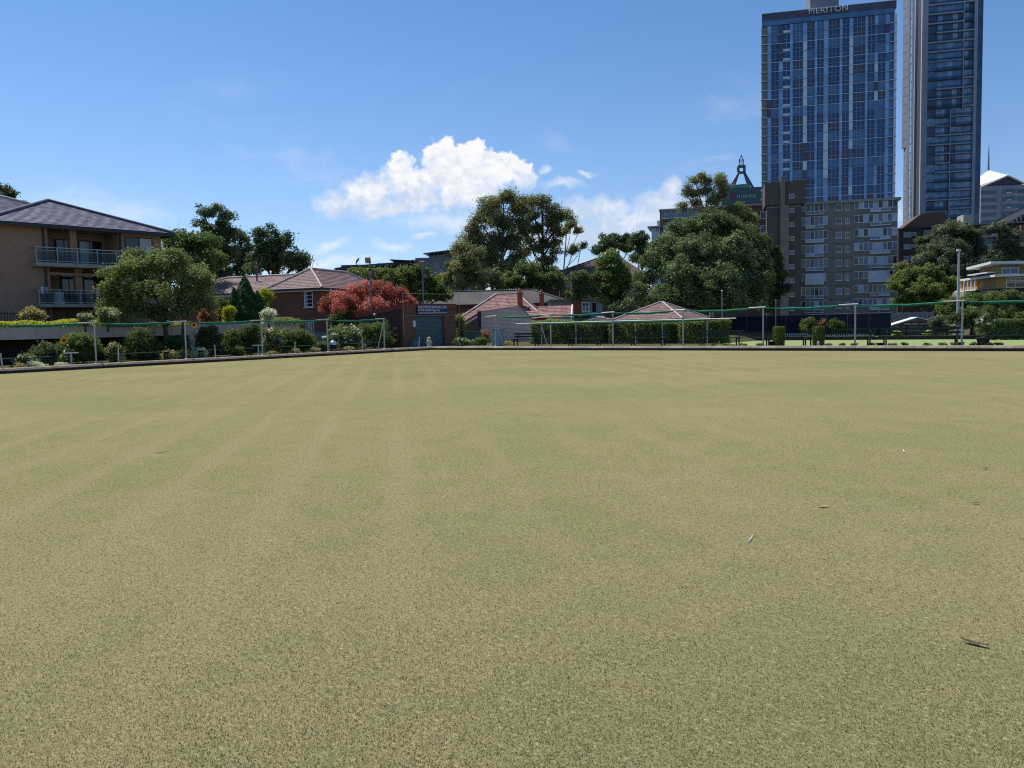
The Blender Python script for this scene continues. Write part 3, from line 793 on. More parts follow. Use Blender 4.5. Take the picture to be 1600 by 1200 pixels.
# ------------------------------------------------------------------ tan apartment building, left
def left_apartments():
    fr = Fr((-52, 20), 90)
    root = thing('apartment_building', 'tan brick apartment block with balconies and slate coloured tiled roof', 'building', fr)
    u = lambda px, y=0.0, py=430: fr.uz(px, py, y)[0]
    uA, uB, uC = u(78), u(188), u(254)
    zE = 8.12
    mb = MB(); mb.box(-22, uA, 0, 14, 0, zE); mb.box(uA, uB, 1.9, 14, 0, zE); mb.box(uB, uC, 0, 14, 0, zE)
    part(root, 'wall', mb, MATS['brick_tan'])
    for (px, py0, py1, nm) in ((57, 411, 417, 'up'), (62, 475, 480, 'lo')):
        yb = -0.85
        z1 = fr.uz(100, py0, yb)[1]; z0 = fr.uz(100, py1, yb)[1]
        ua, ub = fr.uz(px, py0, yb)[0], uB + 0.3
        mb = MB(); mb.box(ua, ub, yb, -0.002, z0, z1); mb.box(uA + 0.002, uB - 0.002, -0.001, 1.9, z0 + 0.005, z1 - 0.005)
        bal = part(root, 'balcony', mb, MATS['concrete'])
        zt = fr.uz(100, 387 if nm == 'up' else 452.5, yb)[1]
        mb = MB(); mb.box(ua, ub, yb + 0.03, yb + 0.08, zt - 0.05, zt); mb.box(ua, ua + 0.05, yb + 0.081, 0, zt - 0.05, zt)
        x = ua
        mb.box(ua, ub, yb + 0.035, yb + 0.065, z1 + 0.08, z1 + 0.11)
        mb.box(ua, ub, yb + 0.035, yb + 0.065, zt - 0.22, zt - 0.19)
        while x < ub: mb.box(x, x + 0.05, yb + 0.03, yb + 0.08, z1, zt - 0.05); x += 1.15
        part(bal, 'railing', mb, MATS['galv'])
        x = ua + 0.08
        while x < ub - 0.5:
            mb = MB(); mb.box(x, x + 1.02, yb + 0.045, yb + 0.055, z1 + 0.12, zt - 0.23); part(bal, 'glass_panel', mb, MATS['glass_rail']); x += 1.15
        # sliding doors at the back of the recess
        zd = zE - 0.55 if nm == 'up' else fr.uz(100, 425, 1.9)[1]
        for a, b_, cu in (((84, 115, None), (122, 158, (0.02, 0.42, 'galv'))) if nm == 'up' else ((89, 118, None), (126, 160, None))):
            window(root, (fr.uz(a, 380, 1.9)[0], fr.uz(b_, 380, 1.9)[0], z1 + 0.02, zd), 1.9, 'dark_metal', 'glass_dark', 2, 1, 0.06, 'sliding_door', False, 0.05, cu)
        mb = MB(); c0 = fr.uz(113 if nm == 'up' else 118, 440, 0.25)[0]
        mb.box(c0, c0 + 0.38, 0.2, 0.6, z1 + 0.002, zd + 0.4); part(root, 'pier', mb, MATS['brick_tan'])
    zs0 = fr.uz(100, 417)[1]; zs1 = fr.uz(100, 430)[1]
    mb = MB(); mb.box(uA + .002, uB - .002, 0.02, 0.3, zs1, zs0 - 0.35); part(root, 'lintel', mb, MATS['brick_tan'])
    window(root, fr.rect(195, 371, 238, 396.5), 0.0, 'dark_metal', 'glass_dark', 2, 1, 0.05, 'window', True, 0.03, (0.52, 1.0, 'galv'))
    for px in (71, 190):
        mb = MB(); mb.tube([(u(px), -0.08, 1.9), (u(px), -0.08, zE)], 0.06, 8); part(root, 'downpipe', mb, MATS['gutter'])
    mb = MB(); mb.box(-22, uC, 0.0, 0.0 + 1.9, zE - 0.12, zE - 0.02); part(root, 'soffit', mb, MATS['timber'])
    ov = 0.6; W = 5.5
    uR = uC + ov; uL = uR - 2 * W
    mb = MB(); n = 22
    e0, e1 = Vector((uL, -ov, zE)), Vector((uR, -ov, zE)); A = Vector((uR - W, W - ov, zE + 2.2)); B = Vector((uR - W, 16, zE + 2.2))
    mb.courses(e0, e1, A, A, n); mb.courses(e1, Vector((uR, 16, zE)), A, B, n); mb.courses(Vector((uL, 16, zE)), e0, B, A, n)
    # main roof running left behind the wing
    e2 = Vector((-24, -ov, zE))
    def onroof(px, py):
        v = ray(px, py); q = EYE - fr.o; sl_ = 0.4
        o_ = (q.dot(fr.u), q.dot(fr.w), q.z); g_ = (v.dot(fr.u), v.dot(fr.w), v.z)
        t = (zE + sl_ * (o_[1] + ov) - o_[2]) / (g_[2] - sl_ * g_[1])
        return Vector(tuple(a_ + b__ * t for a_, b__ in zip(o_, g_)))
    D = onroof(52, 321); C0 = onroof(0, 308); C = C0 + (C0 - D) * 0.6
    mb.courses(e2, e0, Vector((-24, C.y, C.z)), C, n + 8); mb.courses(e0, e0 + Vector((0.02, 0.05, 0.02)), C, D, n + 8)
    ro = part(root, 'roof', mb, MATS['tile_slate'])
    up = Vector((0, 0, 0.06))
    caps(ro, [(A + up, e1 + up), (A + up, e0 + up), (A + up, B + up)], 'ridge_slate', 0.12)
    caps(ro, [(C + up, D + up), (Vector((-24, C.y, C.z)) + up, C + up)], 'ridge', 0.10)  # paler than the wing's caps: sunlight on this ridge put into the colour
    g = MB(); g.box(-24, uR, -ov - 0.1, -ov - 0.002, zE - 0.2, zE + 0.02); g.box(uR + 0.002, uR + 0.1, -ov - 0.1, 16, zE - 0.2, zE + 0.02); part(ro, 'gutter', g, MATS['gutter'])
    # small things standing on the balconies
    for px, py, yy, mt, lab in ((92, 474, -0.4, 'white_paint', 'white cupboard standing on the lower balcony of the tan apartments'),):
        a = fr.uz(88, py, yy)[0]; b_ = fr.uz(101, py, yy)[0]; z0 = fr.uz(95, 475.5, -0.85)[1]; z1 = fr.uz(95, 458, yy)[1]
        mb = MB(); mb.box(0, b_ - a, 0, 0.4, 0, z1 - z0); mb.box(-0.02, b_ - a + 0.02, -0.02, 0.41, z1 - z0 + 0.002, z1 - z0 + 0.03); mb.box((b_ - a) / 2 - .005, (b_ - a) / 2 + .005, -0.012, -0.002, 0.05, z1 - z0 - 0.05)
        p = fr.o + fr.u * a + fr.w * yy
        tag(put('cupboard', mb.mesh('cupboard', MATS[mt]), (p.x, p.y, z0 + 0.012), fr.a), lab, 'cupboard')
    for k, px in enumerate((68, 160)):
        uu, z0 = fr.uz(px, 475.5, -0.5)
        p = fr.o + fr.u * uu + fr.w * (-0.5); z0 = fr.uz(100, 475, -0.85)[1] + 0.01
        o = thing('drying_rack', ('washing hung on a rack at the left end of the lower balcony', 'washing hung on a rack at the right of the lower balcony by the tree')[k], 'clothes rack', loc=(p.x, p.y, z0), rz=fr.a)
        mb = MB()
        for s in (-1, 1):
            mb.tube([(-0.35, 0.2 * s, 0), (0.35, -0.2 * s * 0 , 1.0)], 0.012, 5); mb.tube([(0.35, 0.2 * s, 0), (-0.35, 0, 1.0)], 0.012, 5)
        mb.tube([(-0.35, 0, 1.0), (0.35, 0, 1.0)], 0.012, 5); part(o, 'frame', mb, MATS['galv'])
        for q in range(3):
            mb = MB(); x = -0.32 + q * 0.23
            vs = [(x + i * 0.05, -0.02 + 0.02 * math.sin(i * 2 + j), 1.0 - j * 0.12) for j in range(5) for i in range(4)]
            mb.raw(vs, [(j * 4 + i, j * 4 + i + 1, j * 4 + i + 5, j * 4 + i + 4) for j in range(4) for i in range(3)])
            part(o, 'cloth', mb, MATS[('glass_blue', 'white_paint', 'glass_sky')[(q + k) % 3]])
left_apartments()

# ------------------------------------------------------------------ red brick house with brown hipped roof
def brick_house():
    fr = fr_at(500, 70, 20, 448)
    root = thing('brick_house', 'two storey red brick house with brown tiled hip roof behind the red flowering tree', 'house', fr)
    zE = fr.uz(500, 450)[1]
    xl = fr.uz(427, 480)[0]
    yb = 11.0
    mb = MB(); mb.box(xl, 0, 0, yb, 0, zE - 0.2); mb.box(xl - 13.5, xl - 0.002, 2.5, yb - 1, 0, zE - 0.24)
    part(root, 'wall', mb, MATS['brick_red'])
    mb = MB(); mb.box(xl - 0.45, 0.45, -0.45, yb + 0.45, zE - 0.25, zE - 0.03); part(root, 'eave', mb, MATS['white_paint'])
    mb = MB(); mb.box(xl - 14, xl - 0.46, 2.05, yb - 0.55, zE - 0.3, zE - 0.04); part(root, 'eave', mb, MATS['white_paint'])
    z_ap = fr.uz(480, 421, (0.5 - xl) / 2)[1]
    hip(root, xl, 0, 0, yb, zE, z_ap - zE, 'y', 13, 'tile_brown', 'ridge', 0.5)
    hip(root, xl - 13.5, xl + 4.0, 2.5, yb - 1, zE - 0.02, (z_ap - zE) * 0.93, 'x', 13, 'tile_brown', 'ridge', 0.5)
    window(root, fr.rect(475.5, 455, 489, 480), 0, 'white_paint', 'glass_dark', 1, 4, 0.07, curtain=(0.0, 0.45, 'galv'))
    window(root, fr.rect(478, 503, 491, 524), 0, 'white_paint', 'glass_dark', 3, 1, 0.07, curtain=(0.1, 0.9, 'galv'))
    frs = Fr(fr.o, 110)
    def side(px0, py0, px1, py1, nx, nz):
        u0, u1, z0, z1 = frs.rect(px0, py0, px1, py1)
        # right hand wall: x = 0 in the house frame, u runs along +y
        f = MB(); f.box(-0.02, 0.04, u0, u1, z0, z1); o = part(root, 'window', f, MATS['white_paint'])
        for i in range(nx):
            for j in range(nz):
                p = MB(); du, dz_ = (u1 - u0) / nx, (z1 - z0) / nz
                p.box(0.041, 0.05, u0 + i * du + 0.05, u0 + (i + 1) * du - 0.05, z0 + j * dz_ + 0.05, z0 + (j + 1) * dz_ - 0.05); part(o, 'pane', p, MATS['glass_dark'])
    side(514, 456, 523, 468, 1, 2); side(516, 503, 525, 516, 1, 2)
    uu, z0 = fr.uz(402, 446, 5.0); z1 = fr.uz(402, 419, 5.0)[1]
    mb = MB(); mb.tube([(uu, 5.0, z0 - 1.2), (uu, 5.0, z1)], 0.08, 8); mb.lathe([(0.14, 0), (0.14, 0.05), (0.02, 0.12)], (uu, 5.0, z1)); part(root, 'vent_pipe', mb, MATS['brick_brown'])
    for a, b_, mt in ((340, 351, 'galv_dark'), (357, 372, 'galv_dark')):
        window(root, fr.rect(a, 462, b_, 480, 2.5), 2.5, 'white_paint', 'glass_dark', 1, 1, 0.07)
brick_house()

# ------------------------------------------------------------------ club shed with roller door in the corner
def club_shed():
    X = -41.9
    fr = Fr((X, 39.05), 90)           # door side looks over the corner of the green
    root = thing('club_shed', 'red brick club shed with grey roller door and purple sign board', 'shed', fr)
    W = fr.uz(712, 510)[0]; zt = fr.uz(672, 474.5)[1]; D = 5.0
    d0, d1, zb, dt = fr.rect(650, 494, 694, 541)
    zf = fr.uz(634, 483)[1]
    zb = 0.1
    # wall around the door opening; roof falls to the back
    mb = MB(); mb.box(0, d0 - 0.02, 0, 0.24, zb, zt - 0.3); mb.box(d1 + 0.02, W, 0, 0.24, zb, zt - 0.3); mb.box(d0 - 0.02, d1 + 0.02, 0, 0.24, dt, zt - 0.3)
    part(root, 'wall', mb, MATS['brick_red'])
    mb = MB(); zr = zt - 0.36
    for x0, x1 in ((0.0, 0.24), (W - 0.24, W)):
        vs = [(x, y, z) for x in (x0, x1) for y, z in ((0.242, zb), (D, zb), (D, zr - 0.55), (0.242, zr))]
        mb.raw(vs, [(0, 1, 2, 3), (7, 6, 5, 4), (0, 4, 5, 1), (1, 5, 6, 2), (2, 6, 7, 3), (3, 7, 4, 0)])
    mb.box(0.24, W - 0.24, D - 0.24, D, zb, zr - 0.6)
    part(root, 'side_wall', mb, MATS['brick_plum'])  # darker brick than the door side: shade put into the wall colour
    mb = MB()
    mb.raw([(x, y, z) for x in (-0.06, W + 0.06) for y, z in ((-0.06, zt - 0.34), (D + 0.1, zt - 0.9), (D + 0.1, zt - 0.6), (-0.06, zt))],
           [(0, 1, 2, 3), (7, 6, 5, 4), (0, 4, 5, 1), (1, 5, 6, 2), (2, 6, 7, 3), (3, 7, 4, 0)])
    part(root, 'fascia', mb, M('red_paint', (0.22, 0.045, 0.035), 0.6, 0.2, 2.0, stain=0.3))
    mb = MB(); mb.box(0.02, W - 0.02, -0.045, -0.003, dt + 0.03, dt + 0.09); part(root, 'lintel', mb, MATS['galv_dark'])
    # roller door: curved slats
    door = part(root, 'roller_door', MB().box(d0, d1, 0.16, 0.2, zb, dt), M('door_teal', (0.10, 0.145, 0.155), 0.45, 0.12, 1.2, stain=0.2))
    n = 24; sl = MB(); h = (dt - zb) / n
    sl.raw([(x, y, z) for x in (d0 + .01, d1 - .01) for y, z in ((0.159, 0.004), (0.135, h * 0.3), (0.135, h * 0.7), (0.159, h - 0.004))], [(0, 1, 5, 4), (1, 2, 6, 5), (2, 3, 7, 6)])
    me = sl.mesh('slat', MATS['door_teal'])
    for k in range(n): put('slat', me, (0, 0, zb + k * h), parent=door)
    mb = MB(); mb.box(d0 - 0.3, d0 - 0.12, -0.10, -0.002, dt - 0.75, dt - 0.3); part(root, 'meter_box', mb, MATS['white_paint'])
    mb = MB(); a, b_, z0, z1 = fr.rect(639, 537, 649, 544); mb.box(a, b_, -0.5, -0.02, 0.17, 0.62); mb.box(a - .02, b_ + .02, -0.52, -0.018, 0.622, 0.66)
    p = fr.o
    tb = thing('storage_box', 'small teal storage box on the ground beside the roller door', 'box', fr)
    part(tb, 'body', mb, M('teal', (0.07, 0.20, 0.22), 0.6, 0.15, 3.0))
    # sign
    sx0, sx1, sz0, sz1 = fr.rect(650, 476.5, 697, 491)
    sg = thing('sign_board', 'purple sign board with white lettering on the club shed', 'sign', fr)
    mb = MB(); mb.box(sx0, sx1, -0.13, -0.065, sz0, sz1); part(sg, 'board', mb, M('purple', (0.055, 0.022, 0.095), 0.5, 0.12, 2.0))
    wht = M('sign_white', (0.72, 0.72, 0.80), 0.5, 0.03, 2.0)
    H = sz1 - sz0; mg = (sx1 - sx0) * 0.03
    for s, a, b_, x1 in (('CHATSWOOD BOWLING CLUB', 0.62, 0.92, 0.97), ('R 655 Pacific Highway', 0.26, 0.56, 0.74)):
        me = fit_text(text_mesh(s, 0.3, 0.006, 0.004), sx0 + mg, sx0 + (sx1 - sx0) * x1, sz0 + H * a, sz0 + H * b_, -0.136)
        me.materials.clear(); me.materials.append(wht); put('lettering', me, parent=sg)
    mb = MB(); mb.box(sx0 + mg, sx1 - mg * 0.5, -0.138, -0.1305, sz0 + H * 0.10, sz0 + H * 0.17); part(sg, 'underline', mb, wht)
    # three wooden number boards on the dark left wall (the wall that looks towards -y in the world)
    f2 = Fr((X, 39.05), 0)
    for k, (px, py) in enumerate(((617.5, 513), (619, 523), (618, 531.5))):
        u0, u1, z0, z1 = f2.rect(px - 3.2, py - 2.2, px + 3.2, py + 2.2)
        o = thing('score_board', ('top', 'middle', 'bottom')[k] + ' small yellowish wooden board on the dark side wall of the shed', 'board', f2, group='boards on the shed side wall')
        mb = MB(); mb.box(u0, u1, -0.04, -0.004, z0, z1); part(o, 'panel', mb, MATS['timber'])
        for q in range(3):
            w_ = (u1 - u0) / 3
            mb = MB(); mb.box(u0 + q * w_ + 0.02, u0 + (q + 1) * w_ - 0.02, -0.055, -0.041, z0 + 0.03, z1 - 0.03); part(o, 'number_plate', mb, M('ochre', (0.33, 0.23, 0.08), 0.8, 0.3, 9.0))
    u0, z0 = f2.uz(605, 489)
    o = thing('wall_lamp', 'small white lamp high on the dark side wall of the shed', 'lamp', f2)
    u0, z0 = f2.uz(588, 491.5)
    mb = MB(); mb.box(u0 - 0.05, u0 + 0.05, -0.08, -0.002, z0 - 0.1, z0 + 0.02); part(o, 'bracket', mb, MATS['galv'])
    mb = MB(); mb.lathe([(0.02, 0.1), (0.10, 0.06), (0.10, -0.02), (0.05, -0.06)], (u0, -0.17, z0 - 0.02), 10); part(o, 'lamp_head', mb, MATS['white_paint'])
    # thin steel frame standing behind the roof
    o = thing('steel_frame', 'thin steel goal shaped frame rising behind the shed roof', 'frame', fr)
    a, za = fr.uz(636, 459, 0.3); b_, zb2 = fr.uz(711, 459, 0.3)
    for x in (-0.12, b_):
        mb = MB(); mb.tube([(x, -0.08, 1.0 if x < 0 else 0.2), (x, -0.08, za)], 0.016, 6); part(o, 'upright', mb, MATS['galv'])
    mb = MB(); mb.tube([(-0.12, -0.08, za), (b_, -0.08, za)], 0.016, 6); part(o, 'crossbar', mb, MATS['galv'])
club_shed()

# ------------------------------------------------------------------ houses beyond the far corner
def long_roof_house():
    fr = fr_at(697, 100, 36)
    root = thing('long_house', 'long low brick building with dark grey tiled roof behind the orange tiled house', 'house', fr)
    x0 = -12.0; x1 = fr.uz(888, 470)[0]
    zE = fr.uz(800, 474)[1]; D = 9.0
    zr = fr.uz(780, 454.5, D / 2)[1]
    mb = MB(); mb.box(x0, x1 - 0.5, 0.5, D - 0.5, 0, zE - 0.05); part(root, 'wall', mb, MATS['brick_red'])
    hip(root, x0, x1, 0, D, zE, zr - zE, 'x', 12, 'tile_dark', 'tile_dark', 0.1, capr=0.12)
    for px in (741, 868): window(root, fr.rect(px, 477, px + 11, 486, 0.5), 0.5, 'white_paint', 'glass_dark', 2, 1, 0.07)
long_roof_house()
def grey_house():
    fr = fr_at(870, 86, 40)
    root = thing('flat_roofed_house', 'grey blue flat roofed house with red panel beside the dark shrub trees', 'house', fr)
    u = lambda px: fr.uz(px, 480)[0]
    z = lambda py: fr.uz(910, py)[1]
    mb = MB(); mb.box(u(860), u(941), 0, 6, 0, z(469.5)); part(root, 'wall', mb, M('grey_blue', (0.21, 0.27, 0.31), 0.8, 0.12, 1.0))
    mb = MB(); mb.box(u(857), u(944), -0.5, 6.4, z(469.2), z(467)); part(root, 'roof', mb, MATS['galv_dark'])
    r = fr.rect(894, 472, 908, 490); mb = MB(); mb.box(r[0], r[1], -0.05, -0.002, r[2], r[3]); part(root, 'panel', mb, M('red_panel', (0.33, 0.055, 0.03), 0.7, 0.15, 2.0), label='red wall panel')
    window(root, fr.rect(909, 472, 921, 487), 0, 'white_paint', 'glass_blue', 2, 2, 0.10)
    window(root, fr.rect(924, 472, 933, 489), 0, 'galv', 'glass_dark', 1, 1, 0.09)
    r = fr.rect(895, 491, 921, 497); mb = MB(); mb.box(r[0], r[1], -0.6, -0.003, r[2], r[3]); part(root, 'awning', mb, MATS['dark_metal'])
grey_house()
def orange_tile_house():
    fr = fr_at(735, 78, 33)
    root = thing('tiled_house', 'brick house with orange tiled hip roof and two red chimneys', 'house', fr)
    u = lambda px, py=480, y=0.0: fr.uz(px, py, y)[0]
    zE = fr.uz(790, 499)[1]; x0, x1 = u(712), u(851, 497); D = 10.5
    A = Vector((*fr.uz(776, 460, D / 2),)); B = Vector((*fr.uz(808, 460, D / 2),))
    zr = A.y; a = Vector((A.x, D / 2, zr)); b_ = Vector((B.x, D / 2, zr))
    mb = MB(); c = [Vector((x0, 0, zE)), Vector((x1, 0, zE)), Vector((x1, D, zE)), Vector((x0, D, zE))]
    for e in ((c[0], c[1], a, b_), (c[1], c[2], b_, b_), (c[2], c[3], b_, a), (c[3], c[0], a, a)): mb.courses(*e, 17)
    ro = part(root, 'roof', mb, MATS['tile_orange'])
    up = Vector((0, 0, 0.05)); caps(ro, [(p + up, q + up) for p, q in ((c[0], a), (c[1], b_), (c[2], b_), (c[3], a), (a, b_))], 'ridge', 0.10)
    mb = MB(); mb.box(x0 + 0.5, x1 - 0.5, 0.5, D - 0.5, 0, zE - 0.05); part(root, 'wall', mb, MATS['brick_red'])
    # right wing: gable with white barge boards
    zw = fr.uz(870, 496)[1]; zk = fr.uz(880, 477.5, 1.6)[1]; xw = u(893, 490); xa = u(838, 490)
    mb = MB(); mb.courses((xa, -0.3, zw), (xw, -0.3, zw), (xa, 1.9, zk), (xw, 1.9, zk), 8); mb.courses((xw, 4.1, zw), (xa, 4.1, zw), (xw, 1.9, zk), (xa, 1.9, zk), 8)
    r2 = part(root, 'roof', mb, MATS['tile_orange'])
    mb = MB(); mb.box(xa, xw - 0.3, 0, 3.8, 0, zw - 0.02); part(root, 'wall', mb, MATS['brick_red'])
    mb = MB(); mb.prism([(0, 0), (1, 0)], 0, 0) if False else None
    g = MB(); g.raw([(x, y, z) for x in (xw - 0.28, xw - 0.1) for y, z in ((-0.1, zw - 0.05), (3.9, zw - 0.05), (1.9, zk - 0.06))], [(0, 2, 1), (3, 4, 5), (0, 1, 4, 3), (1, 2, 5, 4), (2, 0, 3, 5)])
    g.box(xw - 2.2, xw - 0.1, -0.02, 3.9, 0, zw - 0.052)
    part(root, 'gable', g, M('pale_boards', (0.42, 0.50, 0.55), 0.8, 0.1, 2.0))
    g = MB()
    for y0, y1 in ((-0.35, 1.9), (4.15, 1.9)): g.tube([(xw + 0.03, y0, zw - 0.03), (xw + 0.03, y1, zk + 0.03)], 0.11, 4)
    part(root, 'barge_board', g, MATS['white_paint'])
    r = fr.rect(847, 501, 855, 507); window(root, (r[0], r[1], r[2], r[3]), -0.0, 'white_paint', 'glass_dark', 2, 2, 0.06)
    # left wing: gable end looking out, orange verge tiles
    gl, gr_ = fr.uz(713, 503), fr.uz(751, 488)
    y0 = -3.0
    p0 = fr.uz(726, 503, y0); p1 = fr.uz(752, 487.5, y0); xl = fr.uz(714, 505, y0)[0]
    q0 = fr.uz(714, 480, 1.0)
    mb = MB(); zl0 = p0[1] - 0.1
    apex = Vector((p1[0], y0, p1[1])); eav = Vector((p0[0] - 0.3, y0, p0[1] - 0.15)); 
    mb.courses(eav, eav + Vector((0, 7, 0)), apex, apex + Vector((0, 7, 0)), 9)
    mb.courses(Vector((2 * apex.x - eav.x, y0 + 7, eav.z)), Vector((2 * apex.x - eav.x, y0, eav.z)), apex + Vector((0, 7, 0)), apex, 9)
    part(root, 'roof', mb, MATS['tile_orange'])
    g = MB(); g.tube([eav + Vector((0, -0.05, 0.03)), apex + Vector((0, -0.05, 0.03))], 0.10, 6); part(root, 'verge', g, MATS['tile_orange'])
    g = MB(); g.tube([eav + Vector((0, -0.02, -0.2)), apex + Vector((0, -0.02, -0.2))], 0.11, 4); part(root, 'barge_board', g, MATS['white_paint'])
    g = MB(); g.prism([(eav.x + 0.35, 0), (apex.x, 0), (apex.x, apex.z - 0.25), (eav.x + 0.35, eav.z - 0.15)], y0 + 0.15, y0 + 0.4); part(root, 'wall', g, MATS['brick_brown'])
    # chimneys
    for (x0p, x1p, yt, yb, yy) in ((808.5, 816, 459, 486, 2.2), (843, 849.5, 461, 481, 5.5)):
        a0, a1, zb, zt = fr.rect(x0p, yt, x1p, yb, yy)
        ch = MB(); ch.box(a0, a1, yy, yy + 0.55, zb - 0.8, zt); ch.box(a0 - 0.05, a1 + 0.05, yy - 0.05, yy + 0.6, zt + 0.002, zt + 0.14)
        o = part(root, 'chimney', ch, M('chimney_red', (0.34, 0.10, 0.07), 0.9, 0.2, 3.0))
        pt = MB(); pt.lathe([(0.13, 0.0), (0.10, 0.15), (0.12, 0.42), (0.09, 0.42)], ((a0 + a1) / 2, yy + 0.27, zt + 0.142), 10); part(o, 'chimney_pot', pt, MATS['orange_pot'])
orange_tile_house()
def gable_wall():
    fr = fr_at(752, 67, 33)
    root = thing('outbuilding', 'pale mottled brick outbuilding with slanted gable wall below the orange tiled house', 'outbuilding', fr)
    pts = [fr.uz(*p) for p in ((751.5, 488), (810, 479.3), (823, 491), (836, 506))]
    poly = [(pts[0][0], 0)] + pts + [(pts[-1][0], 0)]
    poly = [(poly[0][0], 0.05), (poly[-1][0], 0.05)] + [pts[3], pts[2], pts[1], pts[0]]
    mb = MB(); mb.prism(poly, 0, 0.35); part(root, 'wall', mb, MATS['brick_pale'])
    cp = MB()
    for p, q in ((pts[0], pts[1]), (pts[1], pts[2]), (pts[2], pts[3])): cp.tube([(p[0], 0.17, p[1] + 0.03), (q[0], 0.17, q[1] + 0.03)], 0.10, 6)
    part(root, 'coping', cp, MATS['tile_orange'])
    mb = MB(); x = pts[0][0]; mb.box(x - 0.3, x - 0.003, -0.02, 0.4, 0.05, pts[0][1] + 0.1); part(root, 'pier', mb, MATS['brick_plum'])
    mb = MB(); mb.courses((pts[0][0], 0.4, pts[0][1] - 0.1), (pts[1][0], 0.4, pts[1][1] - 0.1), (pts[0][0], 4, pts[0][1] - 0.4), (pts[1][0], 4, pts[1][1] - 0.4), 6); part(root, 'roof', mb, MATS['tile_orange'])
gable_wall()
def pavilion():
    fr = fr_at(1066, 66, 5)
    root = thing('pavilion', 'open garden pavilion with brown tiled hip roof behind the clipped hedge', 'pavilion', fr)
    zE = fr.uz(1010, 499)[1]; xl = fr.uz(957, 500)[0]; D = 6.2
    zr = 1.6 + 29 * 68.5 / FPX
    hip(root, xl, 0, 0, D, zE, zr - zE, 'x', 10, 'tile_brown', 'ridge', 0.0, gut='orange_pot', capr=0.08)
    mb = MB(); mb.box(xl + 0.05, -0.05, 0.05, 0.2, zE - 0.34, zE - 0.03); mb.box(-0.2, -0.05, 0.201, D - 0.05, zE - 0.34, zE - 0.03); part(root, 'fascia', mb, M('rust_paint', (0.30, 0.09, 0.05), 0.7, 0.15, 2.0))
    for x in (xl + 0.3, xl / 2, -0.3):
        for y in (0.3, D - 0.3):
            mb = MB(); mb.box(x - 0.07, x + 0.07, y - 0.07, y + 0.07, -0.7, zE - 0.02); part(root, 'post', mb, MATS['timber_dark'])
    mb = MB(); mb.box(xl + 0.3, -0.3, D - 0.2, D - 0.1, -0.7, zE - 0.1); part(root, 'back_wall', mb, MATS['brick_brown'])
pavilion()
def small_hut():
    fr = fr_at(935, 72, 35)
    root = thing('hut', 'small hut with flat grey pyramid roof left of the brown tiled pavilion', 'hut', fr)
    x0, x1 = fr.uz(919, 502)[0], fr.uz(960, 502)[0]; zE = fr.uz(940, 501)[1]; zr = fr.uz(940, 495.5, 1.5)[1]
    hip(root, x0, x1, 0, 3, zE, zr - zE, 'x', 4, 'tile_dark', 'ridge', 0.0, capr=0.05)
    mb = MB(); mb.box(x0 + 0.25, x1 - 0.25, 0.25, 2.75, 0, zE - 0.03); part(root, 'wall', mb, M('hut_wall', (0.07, 0.08, 0.09), 0.8, 0.1, 2.0))
small_hut()
def umber_block():
    fr = fr_at(838, 118, 39)
    root = thing('apartment_block', 'brown brick flats with large dark umber tiled roof among trees', 'building', fr)
    zE = fr.uz(865, 437)[1]; x0 = fr.uz(836, 437)[0]; x1 = fr.uz(1015, 430)[0]; D = 19
    mb = MB(); mb.box(x0 + 0.6, x1 - 0.6, 0.6, D - 0.6, 0, zE - 0.02); part(root, 'wall', mb, MATS['brick_brown'])
    c = [Vector((x0, 0, zE)), Vector((x1, 0, zE)), Vector((x1, D, zE)), Vector((x0, D, zE))]
    A = fr.uz(948, 399, D / 2); a = Vector((A[0], D / 2, A[1])); b_ = Vector((A[0] + 1.5, D / 2, A[1]))
    mb = MB()
    for e in ((c[0], c[1], a, b_), (c[1], c[2], b_, b_), (c[2], c[3], b_, a), (c[3], c[0], a, a)): mb.courses(*e, 20)
    mb.face(*[p - Vector((0, 0, 0.03)) for p in c])
    ro = part(root, 'roof', mb, MATS['tile_umber']); caps(ro, [(c[0], a), (c[1], b_), (a, b_)], 'tile_umber', 0.16)
    g = MB(); g.box(x0 - 0.1, x1, -0.14, -0.003, zE - 0.22, zE + 0.02); part(ro, 'gutter', g, MATS['gutter'])
    window(root, fr.rect(864, 438, 871, 450, 0.6), 0.6, 'white_paint', 'glass_dark', 1, 1, 0.08)
    window(root, fr.rect(880, 437, 896, 448, 0.6), 0.6, 'white_paint', 'glass_blue', 2, 1, 0.10, curtain=(0.5, 1, 'galv'))
    x = fr.uz(874, 450)[0]; mb = MB(); mb.tube([(x, 0.5, 0), (x, 0.5, zE - 0.1)], 0.07, 6); part(root, 'downpipe', mb, MATS['white_paint'])
    mb = MB(); p = fr.uz(918, 411, 4.0); mb.box(p[0] - 0.5, p[0] + 0.5, 3.6, 4.4, p[1] - 0.1, p[1] + 0.12); part(ro, 'roof_vent', mb, MATS['galv'])
umber_block()
